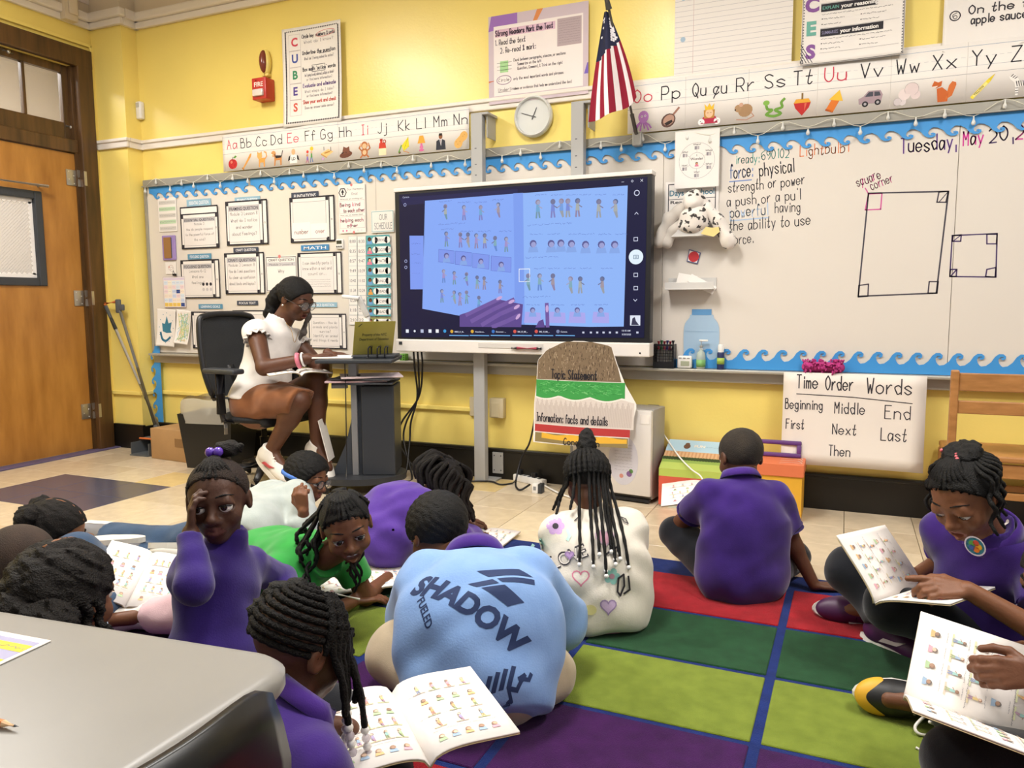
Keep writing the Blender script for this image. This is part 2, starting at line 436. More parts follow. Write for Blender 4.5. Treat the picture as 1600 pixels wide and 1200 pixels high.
# ---------------------------------------------------------------- the room
D, XL = 4.218, -5.07
YP, XP = 4.09, -4.765                   # pilaster in the corner
CEIL = 3.42
m_yel = mat('wall_paint_yellow', '#f4dc7a', 0.28, var=0.05, vscale=1.2, bump=0.06, bscale=90, spec=0.45)
m_bei = mat('frieze_paint', '#d8c8ae', 0.6, bump=0.05, bscale=60)
m_whi = mat('white_trim_paint', '#e6ddd2', 0.4)
m_blk = mat('baseboard_black', '#16130f', 0.35, var=0.3, vscale=6)
m_cei = mat('ceiling_paint', '#ddd6c8', 0.8)
m_wood = mat('oak_door', '#b27c38', 0.38, var=0.22, vscale=3.0, stretch=(4, 4, 0.9), col2='#966226')
m_dark = mat('dark_stained_frame', '#5f4121', 0.4, var=0.3, vscale=4, stretch=(6, 6, 0.6), col2='#3d2912')
m_steel = mat('brushed_steel', '#b5b0a8', 0.32, 0.85)
m_chrome = mat('chrome', '#dcd9d4', 0.28, 0.55)
m_alu = mat('aluminium', '#a9a8a3', 0.42, 0.25)
m_postgray = mat('grey_powder_coat', '#a8a7a5', 0.45)
m_paper = mat('paper_white', '#ece6e0', 0.8, spec=0.2)
m_black = mat('black_plastic', '#15151a', 0.4)
m_dgrey = mat('dark_grey_plastic', '#33363b', 0.45)
m_white = mat('white_plastic', '#e9e6e2', 0.35)
m_glass = mat('window_glass', '#dfe6e6', 0.05, trans=0.0, alpha=0.16)
m_blue = mat('blue_card', '#3d92d6', 0.55)

m = MB().box(((XL+3.2)/2, 1.2-0.1, -0.06), (3.2-XL+3.2, 6.6, 0.06)); struct('floor', m, mat('floor_screed', '#8f826f', 0.6))
FLOOR = bpy.data.objects['floor']
m = MB().box((-0.93, D+0.06, CEIL/2), (8.4, 0.12, CEIL)); struct('wall_front', m, m_yel)
# left wall with the door opening
DY0, DY1 = 2.99, onx(149, 703, XL).y+0.012; DH = 2.135; CT = onx(136, 82, XL).z; OT = CT-0.13
m = MB().box((XL-0.07, (DY1+D+0.1)/2, CEIL/2), (0.14, D+0.1-DY1, CEIL)).box((XL-0.07, (DY0-2.2)/2, CEIL/2), (0.14, DY0+2.2, CEIL)).box((XL-0.07, (DY0+DY1)/2, (OT+CEIL)/2), (0.14, DY1-DY0, CEIL-OT))
struct('wall_left', m, m_yel)
m = MB().box((-0.93, 1.0, CEIL+0.05), (8.4, 6.6, 0.1)); struct('ceiling', m, m_cei)
# pilaster
m = MB().box(((XL+XP)/2, (YP+D)/2, CEIL/2), (XP-XL, D-YP, CEIL)); struct('trim_1', m, m_yel)
# frieze + cornice, running round the pilaster
def run(name, m, z0, z1, out, bev=0.0, xend=3.2, xl0=-2.0):
    b = MB(); zc, h = (z0+z1)/2, z1-z0
    b.box(((XP+xend)/2, D-out/2, zc), (xend-XP, out, h), bev=bev)
    b.box((XP+out/2, (YP+D)/2, zc), (out, D-YP, h))
    b.box(((XL+XP)/2+out/2, YP-out/2, zc), (XP-XL+out, out, h), bev=bev)
    if xl0 is not None: b.box((XL+out/2, (xl0+YP)/2, zc), (out, YP-xl0, h), bev=bev)
    return struct(name, b, m)
ZC = ony(220, 46.7, D).z
run('trim_2', m_bei, ZC+0.10, CEIL-0.001, 0.012)
run('trim_3', m_whi, ZC, ZC+0.045, 0.03, 0.006)
run('trim_4', m_whi, ZC+0.045, ZC+0.105, 0.055, 0.012)
run('trim_5', m_whi, 2.186, 2.248, 0.022, 0.006, xl0=None)
run('trim_6', m_whi, 2.228, 2.252, 0.034, 0.006, xl0=None)
b = MB().box(((XP+3.2)/2, D-0.012, 0.085), (3.2-XP, 0.024, 0.17)).box(((XP+3.2)/2, D-0.016, 0.178), (3.2-XP, 0.032, 0.02), bev=0.006)
struct('baseboard_front', b, m_blk)
b = MB().box((XP+0.012, (YP+D)/2, 0.085), (0.024, D-YP, 0.17)).box(((XL+XP)/2+0.012, YP-0.012, 0.09), (XP-XL+0.024, 0.024, 0.18)); struct('baseboard_left', b, m_blk)
# door casing, transom
dy = DY1-DY0
b = MB().box((XL+0.02, DY1+0.062, CT/2), (0.05, 0.124, CT), bev=0.008).box((XL+0.02, DY0-0.062, CT/2), (0.05, 0.124, CT), bev=0.008).box((XL+0.021, (DY0+DY1)/2, CT-0.065), (0.05, dy+0.25, 0.13), bev=0.008)
b.box((XL-0.06, DY1-0.012, OT/2), (0.13, 0.022, OT)).box((XL-0.06, DY0+0.012, OT/2), (0.13, 0.022, OT)).box((XL-0.04, (DY0+DY1)/2, DH+0.05), (0.10, dy, 0.09), bev=0.006)
struct('trim_7', b, m_dark)
b = MB().box((XL+0.012, DY1+0.145, (CT+0.05)/2), (0.02, 0.03, CT+0.05), bev=0.004).box((XL+0.012, (DY0+DY1)/2-0.5, CT+0.045), (0.02, dy+1.3, 0.025), bev=0.004); struct('trim_8', b, m_yel)
zt0, zt1 = onx(95, 191, XL-0.05).z, onx(94, 114, XL-0.05).z; ty1 = onx(94.5, 150, XL-0.05).y; tm = onx(35, 135, XL-0.05).y
w = thing('window_1', None, None); w['kind'] = 'structure'
b = MB(); xx = XL-0.05
b.box((xx, (ty1+DY1-0.02)/2, (DH+0.1+OT)/2), (0.04, DY1-0.02-ty1, OT-DH-0.1), bev=0.004).box((xx, (DY0+ty1)/2, (zt1+OT)/2), (0.04, ty1-DY0, OT-zt1), bev=0.004).box((xx, (DY0+ty1)/2, (zt0+DH+0.1)/2), (0.04, ty1-DY0, zt0-DH-0.1), bev=0.004)
b.box((xx, DY0+0.05, (zt0+zt1)/2), (0.04, 0.1, zt1-zt0), bev=0.004)
b.build('window_frame', m_dark, w)
sp = ty1-tm
for i in range(3):
    yy = ty1-sp*i
    if i: MB().box((xx, yy, (zt0+zt1)/2), (0.035, 0.022, zt1-zt0), bev=0.004).build('glazing_bar', m_dark, w)
    y2 = max(DY0+0.1, yy-sp)
    MB().box((xx-0.005, (yy+y2)/2, (zt0+zt1)/2), (0.005, yy-y2-0.012, zt1-zt0)).build('pane', m_glass, w)
for vv in ((13, 81), (111, 199)):
    p = onx(*vv, XL-0.03); b = MB().ball(p, 0.014).cyl((XL-0.03, p.y-0.04, p.z+0.003), (XL-0.03, p.y+0.03, p.z-0.003), 0.008); b.build('latch', m_steel, w, True)
# door leaf
dr = thing('door_1', None, None, (XL-0.03, DY1-0.02, 0)); dr['kind'] = 'structure'
p1, p0 = onx(76, 297, XL), onx(75, 447, XL); zwt, zwb, ywr = onx(40, 296, XL).z, p0.z, p0.y
DX = XL-0.012
ywl = ywr-0.56
b = MB().box((DX-0.022, (ywr+DY1-0.015)/2, DH/2+0.006), (0.044, DY1-0.015-ywr, DH-0.012)).box((DX-0.022, (DY0+0.015+ywl)/2, DH/2+0.006), (0.044, ywl-DY0-0.015, DH-0.012))
b.box((DX-0.022, (ywl+ywr)/2, (zwb+0.012)/2), (0.044, ywr-ywl, zwb-0.012)).box((DX-0.022, (ywl+ywr)/2, (zwt+DH)/2), (0.044, ywr-ywl, DH-zwt))
b.build('door_leaf', m_wood, dr)
fr = MB(); fw = 0.055
fr.box((DX-0.01, ywr-fw/2, (zwb+zwt)/2), (0.05, fw, zwt-zwb), bev=0.006).box((DX-0.01, ywl+fw/2, (zwb+zwt)/2), (0.05, fw, zwt-zwb), bev=0.006).box((DX-0.01, (ywl+ywr)/2, zwb+fw/2), (0.049, ywr-ywl-2*fw, fw), bev=0.006).box((DX-0.01, (ywl+ywr)/2, zwt-fw/2), (0.049, ywr-ywl-2*fw, fw), bev=0.006)
fo = fr.build('window_frame', m_dgrey, dr)
MB().box((DX-0.022, (ywl+ywr)/2, (zwb+zwt)/2), (0.005, ywr-ywl-2*fw, zwt-zwb-2*fw)).build('pane', mat('wired_glass', '#e6e8e8', 0.15, alpha=0.35), fo)
wi = MB(); g0, g1, h0, h1 = ywl+fw, ywr-fw, zwb+fw, zwt-fw
n = int((g1-g0+h1-h0)/0.022)
for k in range(n):
    t = k*0.022
    for sgn in (0, 1):
        a = (min(t, g1-g0), max(0, t-(g1-g0))); c = (max(0, t-(h1-h0)), min(t, h1-h0))
        ya, yc = (g0+a[0], g0+c[0]) if sgn else (g1-a[0], g1-c[0])
        wi.tube([(DX-0.0185, ya, h0+a[1]), (DX-0.0185, yc, h0+c[1])], 0.0006, 3, cap=False)
o = wi.build('wire_mesh', mat('wire_grey', '#8d8f93', 0.5), fo); o['kind'] = 'stuff'
sc = MB()   # scalloped white paper edging stuck on the glass
def scal(a, b2, inward, n):
    P = [a]; a, b2, inward = Vector((*a, 0)), Vector((*b2, 0)), Vector((*inward, 0)); L = b2-a
    P = [tuple((a)[:2]), tuple(b2[:2])]
    for k in range(n*4, -1, -1):
        q = a+L*(k/(n*4))+inward*(0.022+0.012*abs(math.sin(math.pi*k/4))); P.append((q.x, q.y))
    sc.prism(P, (DX-0.016, 0, 0), (0, 1, 0), (0, 0, 1), (1, 0, 0), 0.001)
scal((g0, h1), (g1, h1), (0, -1), 13); scal((g0, h0), (g1, h0), (0, 1), 13); scal((g1, h0+0.02), (g1, h1-0.02), (-1, 0), 16); scal((g0, h0+0.02), (g0, h1-0.02), (1, 0), 16)
sc.build('scalloped_edging', m_paper, fo)
pa, pb = onx(75, 289, XL+0.05), onx(0, 276, XL+0.05); z = pa.z-0.01
b = MB().tube([(XL+0.05, ywl-0.1, z), (XL+0.05, pa.y, z)], 0.011, 10); b.cyl((XL+0.05, pa.y-0.03, z), (XL-0.02, pa.y-0.03, z), 0.008); b.cyl((XL+0.05, ywl-0.07, z), (XL-0.02, ywl-0.07, z), 0.008); b.build('pull_bar', m_chrome, dr, 40)
for vv in (281, 466, 643):
    zz = onx(135, vv, XL).z; b = MB().box((XL-0.008, DY1-0.06, zz), (0.006, 0.075, 0.11), bev=0.002).cyl((XL+0.004, DY1-0.01, zz-0.057), (XL+0.004, DY1-0.01, zz+0.057), 0.011)
    b.box((XL+0.046, DY1+0.012, zz), (0.003, 0.02, 0.10)); h = b.build('hinge', m_steel, dr, 40)
    for k in range(4):
        MB().ball((XL-0.004, DY1-0.06+0.02*(-1)**k, zz-0.04+0.027*k), (0.003, 0.005, 0.005), 8, 4).build('screw', m_chrome, h, True)
b = MB().box((XL+0.03, (DY0+DY1)/2, 0.004), (0.12, dy+0.3, 0.008), bev=0.003); struct('trim_9', b, mat('purple_threshold', '#5b5272', 0.5, var=0.2))
# hallway seen through the glass
b = MB().box((-6.9, 3.4, 1.6), (0.1, 5, 3.2)).box((-6.0, 3.4, 3.25), (1.9, 5, 0.1)).box((-6.0, 5.2, 1.6), (1.9, 0.1, 3.2)); struct('wall_hallway', b, mat('hall_paint', '#ddd0c4', 0.6))
b = MB().box((-6.85, 3.3, 1.3), (0.03, 0.5, 1.1)); struct('trim_10', b, mat('hall_noticeboard', '#d2a23c', 0.7))
hl = area('hall_lamp', (-6.0, 3.0, 3.1), 0.4, 1.2, 75)

# floor tiles (12 inch), joints recessed; those under the rug are left out
TS = 0.3033
RX0, RX1, RY0, RY1 = -2.62, 1.35, 0.45, 3.09
tile_cols = [mat('tile_beige', '#cdbb9f', 0.22, var=0.10, vscale=14, spec=0.5), mat('tile_beige_light', '#d6c5aa', 0.22, var=0.10, vscale=14), mat('tile_yellow', '#d9bf85', 0.24, var=0.08, vscale=14), mat('tile_blue_grey', '#4f5062', 0.2, var=0.12, vscale=10)]
tx0, ty0 = -4.525, 2.67
tmesh = []
for k, mm in enumerate(tile_cols):
    o = MB().box((0, 0, -0.015), (TS-0.0025, TS-0.0025, 0.03), bev=0.001, seg=1).build('tile', mm); tmesh.append(o.data); bpy.data.objects.remove(o)
for i in range(-3, 20):
    for j in range(-6, 6):
        cx, cy = tx0+TS*(i+0.5), ty0+TS*(j+0.5)
        if cy-TS/2 > D-0.02 or cx+TS/2 < XL-0.3: continue
        if cx-TS/2 > RX0+0.02 and cx+TS/2 < RX1-0.02 and cy-TS/2 > RY0+0.02 and cy+TS/2 < RY1-0.02: continue
        q = Vector((cx, cy, 0))-CAMP
        if abs(_r.dot(q)) > 0.72*_f.dot(q)+0.3: continue
        k = rnd.choice((0, 0, 1))
        if i in (0, 1, 2) and j in (0, 1): k = 3
        if (i, j) in ((2, 2), (8, 4), (5, 3), (13, 2)): k = 2
        o = bpy.data.objects.new('tile', tmesh[k]); o.location = (cx, cy, 0); COL.objects.link(o); o.parent = FLOOR
# ---------------------------------------------------------------- board wall
def W(u, v, off=0.0): return ony(u, v, D-off)
def rect_px(u0, v0, u1, v1, off=0.0):      # wall rectangle from its top-left and bottom-right corners
    a, c = W(u0, v0, off), W(u1, v1, off); return a.x, c.z, c.x, a.z
def wall_fn(x0, z0, off): return plane_fn((x0, D-off, z0), (1, 0, 0), (0, 0, 1), (0, -1, 0))
K = '#26242b'
# whiteboards, rail, tray
BX0, BX1, BZ0, BZ1 = W(240, 420).x, 1.7, 0.715, 1.925
wb_ = thing('whiteboard', 'long white marker board on the yellow wall with grey rail and tray', 'whiteboard', (BX0, D, BZ0))
m_wb = mat('whiteboard_enamel', '#ded6cc', 0.25, spec=0.5)
for a, c in ((BX0, -2.75), (-2.75, -0.93), (-0.93, 0.45), (0.45, BX1)):
    MB().box(((a+c)/2, D-0.012, (BZ0+BZ1)/2), (c-a-0.002, 0.024, BZ1-BZ0), bev=0.002, seg=1).build('board_panel', m_wb, wb_)
MB().box(((BX0+BX1)/2, D-0.02, 1.945), (BX1-BX0+0.04, 0.04, 0.045), bev=0.004).box(((BX0+BX1)/2, D-0.026, 1.919), (BX1-BX0+0.04, 0.052, 0.008)).build('top_rail', mat('grey_map_rail', '#9b978d', 0.5, 0.2), wb_)
MB().box(((BX0+BX1)/2, D-0.045, BZ0-0.012), (BX1-BX0, 0.09, 0.016), bev=0.004).box(((BX0+BX1)/2, D-0.02, BZ0-0.045), (BX1-BX0, 0.04, 0.06), bev=0.003).build('tray', mat('tray_aluminium', '#b3aea2', 0.4, 0.3), wb_)
MB().box((BX0-0.012, D-0.016, (BZ0+BZ1)/2), (0.028, 0.032, BZ1-BZ0), bev=0.004).build('side_frame', mat('grey_map_rail', '#9b978d'), wb_)
# writing on the right-hand board
P = Print(); ink = lambda u, v: (lambda p: (p.x-BX0, p.z-BZ0))(W(u, v, 0.024))
def wr(t, u, v, u1, hpx, col, lw=None, jit=0.05, v1=None):
    a = ink(u, v); c = ink(u1, v if v1 is None else v1); h = hpx/285
    P.hand(t, a[0], a[1], h, col, lw or h*0.075, w=c[0]-a[0], ang=math.atan2(c[1]-a[1], c[0]-a[0]) if v1 is not None else 0, jit=jit)
wr('iready:', 1150, 256, 1186, 13, '#2c9a8e', v1=253); wr('690102', 1190, 250, 1233, 13, '#2c9a8e', v1=246)
wr('Lightbulb1', 1250, 244, 1326, 15, '#e2793f', v1=237)
wr('force:', 1141, 279, 1176, 20, '#7d93c8', v1=276); a, c = ink(1140, 284), ink(1174, 281); P.line([a, c], 0.006, '#7d93c8')
for t, u, v, u1, v1, hp in (('physical', 1187, 276, 1241, 268, 19), ('strength or power', 1138, 301, 1257, 288, 15), ("a push or a pu'l", 1136, 323, 1251, 311, 15), ('having', 1211, 333, 1250, 330, 15), ('the ability to use', 1140, 361, 1266, 351, 16), ('force.', 1142, 382, 1177, 379, 15)):
    wr(t, u, v, u1, hp, '#34323a', v1=v1)
wr('powerful', 1141, 341, 1200, 17, '#a9bfdc', v1=335); P.line([ink(1142, 345), ink(1200, 340)], 0.006, '#a9bfdc')
wr('Tuesday,', 1408, 240, 1494, 20, '#5d3a83', 0.006, v1=231); wr('May', 1505, 227, 1536, 18, '#cf3f98', 0.006, v1=224); wr('20,', 1546, 223, 1583, 18, '#4a3763', 0.006, v1=218); wr('2025', 1587, 218, 1650, 18, '#d0559c', 0.007, v1=214)
wr('square', 1340, 292, 1379, 14, '#c9428a', v1=277); wr('corner', 1362, 297, 1398, 13, '#c9428a', v1=283)
def quad(pts, w, col): P.line([ink(*q) for q in pts], w, col, True)
quad([(1357, 302), (1482, 299), (1463, 458), (1341, 463)], 0.007, '#46424c')
quad([(1357, 303), (1378, 302), (1376, 327), (1352, 328)], 0.006, '#cf5d9c'); quad([(1467, 300), (1482, 299), (1478, 316), (1464, 316)], 0.006, '#4a4350')
quad([(1342, 446), (1357, 444), (1356, 463), (1341, 464)], 0.006, '#4a4350'); quad([(1452, 440), (1466, 440), (1464, 458), (1450, 458)], 0.006, '#4a4350')
quad([(1488, 368), (1558, 365), (1556, 433), (1484, 432)], 0.006, '#4b3a66'); quad([(1489, 368), (1502, 367), (1501, 377), (1488, 377)], 0.006, '#4b3a66')
quad([(1542, 366), (1558, 366), (1557, 381), (1542, 381)], 0.006, '#5a4a72'); quad([(1485, 421), (1495, 421), (1494, 432), (1484, 432)], 0.006, '#4b3a66'); quad([(1542, 421), (1556, 418), (1555, 433), (1540, 432)], 0.006, '#4b3a66')
P.line([ink(1489, 377), ink(1502, 367)], 0.004, '#4b3a66'); P.line([ink(1485, 432), ink(1495, 421)], 0.006, '#4b3a66'); P.line([ink(1467, 316), ink(1482, 299)], 0.004, '#4a4350')
P.line([ink(1352, 294), ink(1357, 303)], 0.005, '#cf5d9c')
P.build('handwriting', wb_, wall_fn(BX0, BZ0, 0.024))

# wave border strips
WAVE = [(0, 0), (.22, .06), (.45, .35), (.62, .78), (.80, 1.0), (1.0, 1.0), (1.13, .83), (1.12, .62), (1.0, .52), (.89, .60), (.93, .72), (1.02, .70), (1.0, .78), (.86, .76), (.78, .55), (.82, .28), (.92, .08)]
def border(L, band, amp, pitch, ph=0.0):
    P = [(0, 0), (L, 0)]; n = max(1, int((L-0.02)/pitch)); pitch = L/(n+0.2); q = []
    for i in range(n): q += [((i+x)*pitch, band+y*amp) for x, y in WAVE]
    q.append((L, band)); return P+q[::-1]
NB = [0]
def wave_strip(o, ux, uy, L, label, band=0.045, amp=0.045, pitch=0.085):
    nrm = Vector(ux).cross(Vector(uy))*(1 if Vector(ux).cross(Vector(uy)).y < 0 else -1)
    b = MB().prism(border(L, band, amp, pitch), o, ux, uy, nrm, 0.0015)
    return tag(b.build('wave_border', m_blue, None, loc=Vector(o)), label, 'border', 'blue wave border strips round the board')
zt = 1.916
x = lambda u: W(u, 300).x
wave_strip((x(238), D-0.029, zt), (1, 0, 0), (0, 0, -1), x(393)-x(238), 'blue wave border strip at the far left of the board top, over the labelled papers')
wave_strip((x(397), D-0.031, zt), (1, 0, 0), (0, 0, -1), x(572)-x(397), 'blue wave border strip along the board top left of the monitor')
wave_strip((x(566), D-0.033, zt+0.003), (1, 0, 0), (0, 0, -1), x(742)-x(566), 'blue wave border strip above the left half of the monitor')
wave_strip((x(748), D-0.031, zt), (1, 0, 0), (0, 0, -1), x(905)-x(748), 'blue wave border strip under the wall clock between the two grey posts')
wave_strip((x(900), D-0.033, zt+0.003), (1, 0, 0), (0, 0, -1), x(1056)-x(900), 'blue wave border strip above the right end of the monitor under the flag')
wave_strip((x(1122), D-0.029, zt), (1, 0, 0), (0, 0, -1), x(1358)-x(1122), 'blue wave border strip over the teal and orange board writing')
wave_strip((x(1352), D-0.031, zt+0.003), (1, 0, 0), (0, 0, -1), x(1640)-x(1352), 'blue wave border strip over the Tuesday date on the board')
zb = BZ0-0.002
xb = lambda u: W(u, 575).x
wave_strip((xb(1056), D-0.029, zb), (1, 0, 0), (0, 0, 1), xb(1262)-xb(1056), 'blue wave border strip along the board bottom behind the hand sanitizer', 0.045, 0.06)
wave_strip((xb(1258), D-0.031, zb), (1, 0, 0), (0, 0, 1), xb(1640)-xb(1258), 'blue wave border strip along the board bottom behind the pink duster', 0.045, 0.06)
p = W(252, 536); wave_strip((p.x+.02, D-0.035, 0.93*0.82), (0, 0, -1), (-1, 0, 0), 0.57, 'blue wave border strip hanging loose down the yellow wall under the board corner', 0.05, 0.045)

# string of small clear lights along the rail
sl = thing('string_lights', 'string of small clear bulbs on a thin wire along the board top', 'string lights', (BX0, D-0.06, 1.93))
pts = []; n = 54
for k in range(n+1):
    t = BX0+0.02+(BX1-BX0-0.04)*k/n; pts.append((t, D-0.055-0.008*math.sin(k*2.1), 1.925+(0.03 if k % 2 else -0.012)+0.012*math.sin(k*1.7)))
MB().tube(catmull(pts, 4), 0.0016, 5).build('wire', mat('clear_wire', '#dcd8c6', 0.3), sl, True)
m_bulb = mat('clear_bulb', '#e9e8e2', 0.1, alpha=0.75)
bd = None
for k in range(0, n, 1):
    q = pts[k]
    if bd is None:
        o = MB().lathe([(0, 0), (0.0035, -0.001), (0.004, -0.014), (0.009, -0.026), (0.010, -0.032), (0.006, -0.04), (0, -0.042)], n=8).build('bulb', m_bulb, None, True); bd = o.data; o.parent = sl
    else:
        o = bpy.data.objects.new('bulb', bd); COL.objects.link(o); o.parent = sl
    o.location = Vector(q)-Vector(sl.location)

# ---- small drawn pictures
SK = ['#c98d62', '#8a5636', '#e0b08c', '#6d4028']
def soft_(c, k=.42): return '#%02x%02x%02x' % tuple(int(int(c[i:i+2], 16)*(1-k)+t*k) for i, t in ((1, 238), (3, 230), (5, 224)))
def person_icon(P, x, y, h, pale=False, n=0, soft=False):
    r = random.Random(int(x*9173+y*7919)+n); z0 = P.z
    tops = ['#6f9fd0', '#e08a3c', '#8cc07a', '#d97f9c', '#efc65a', '#7a6fb8', '#67b5b0']; bots = ['#4f6fa8', '#b5644a', '#6f8d4a', '#c9a04a', '#8a5a86']
    s = r.choice(SK); a = r.choice(tops); b = r.choice(bots); hr = r.choice(['#3a2a22', '#6b3c22', '#b3602c', '#26201e'])
    if pale:
        mixc = lambda c: '#%02x%02x%02x' % tuple(int(int(c.lstrip('#')[i:i+2], 16)*0.40+t*0.60) for i, t in ((0, 120), (2, 155), (4, 228)))
        s, a, b, hr = map(mixc, (s, a, b, hr))
    if soft: s, a, b, hr = map(soft_, (s, a, b, hr))
    d = r.choice((-1, 1))
    P.line([(x-0.06*h, y+0.36*h), (x-0.09*h*d, y)], 0.10*h, b); P.line([(x+0.05*h, y+0.36*h), (x+0.1*h, y+0.01*h)], 0.10*h, b)
    P.up().poly([(x-0.12*h, y+0.32*h), (x+0.12*h, y+0.32*h), (x+0.09*h, y+0.70*h), (x-0.09*h, y+0.70*h)], a); P.line([(x+0.05*h*d, y+0.62*h), (x+0.24*h*d, y+0.5*h)], 0.06*h, s)
    P.circ(x, y+0.84*h, 0.15*h, hr, n=10); P.up().circ(x+0.03*h*d, y+0.81*h, 0.115*h, s, n=10); P.z = z0
def bust_icon(P, x, y, h, pale=False, soft=False):
    z0 = P.z; r = random.Random(int(x*9173+y*7919)); s = r.choice(SK); a = r.choice(['#8cc07a', '#e0a04c', '#d97f9c', '#6f9fd0']); hr = r.choice(['#3a2a22', '#6b3c22', '#26201e'])
    if pale: s, a, hr = '#9c9fd0', '#86a6e4', '#5c5c94'
    if soft: s, a, hr = map(soft_, (s, a, hr))
    P.poly([(x-0.4*h, y), (x+0.4*h, y), (x+0.3*h, y+0.4*h), (x-0.3*h, y+0.4*h)], a); P.up().circ(x, y+0.62*h, 0.27*h, hr, n=10); P.up().circ(x+0.03*h, y+0.55*h, 0.2*h, s, n=10); P.z = z0
def squiggle(P, x0, x1, y, h, col, lw=None):     # print too small to read
    r = random.Random(int(x0*3571+y*9941)); x = x0; lw = lw or h*0.16
    while x < x1:
        w = h*r.uniform(0.9, 2.4); e = min(x+w, x1); k = max(2, int((e-x)/(h*0.35))); P.line([(x+(e-x)*i/k, y+h*(0.15+0.6*r.random())) for i in range(k+1)], lw, col); x = e+h*0.5

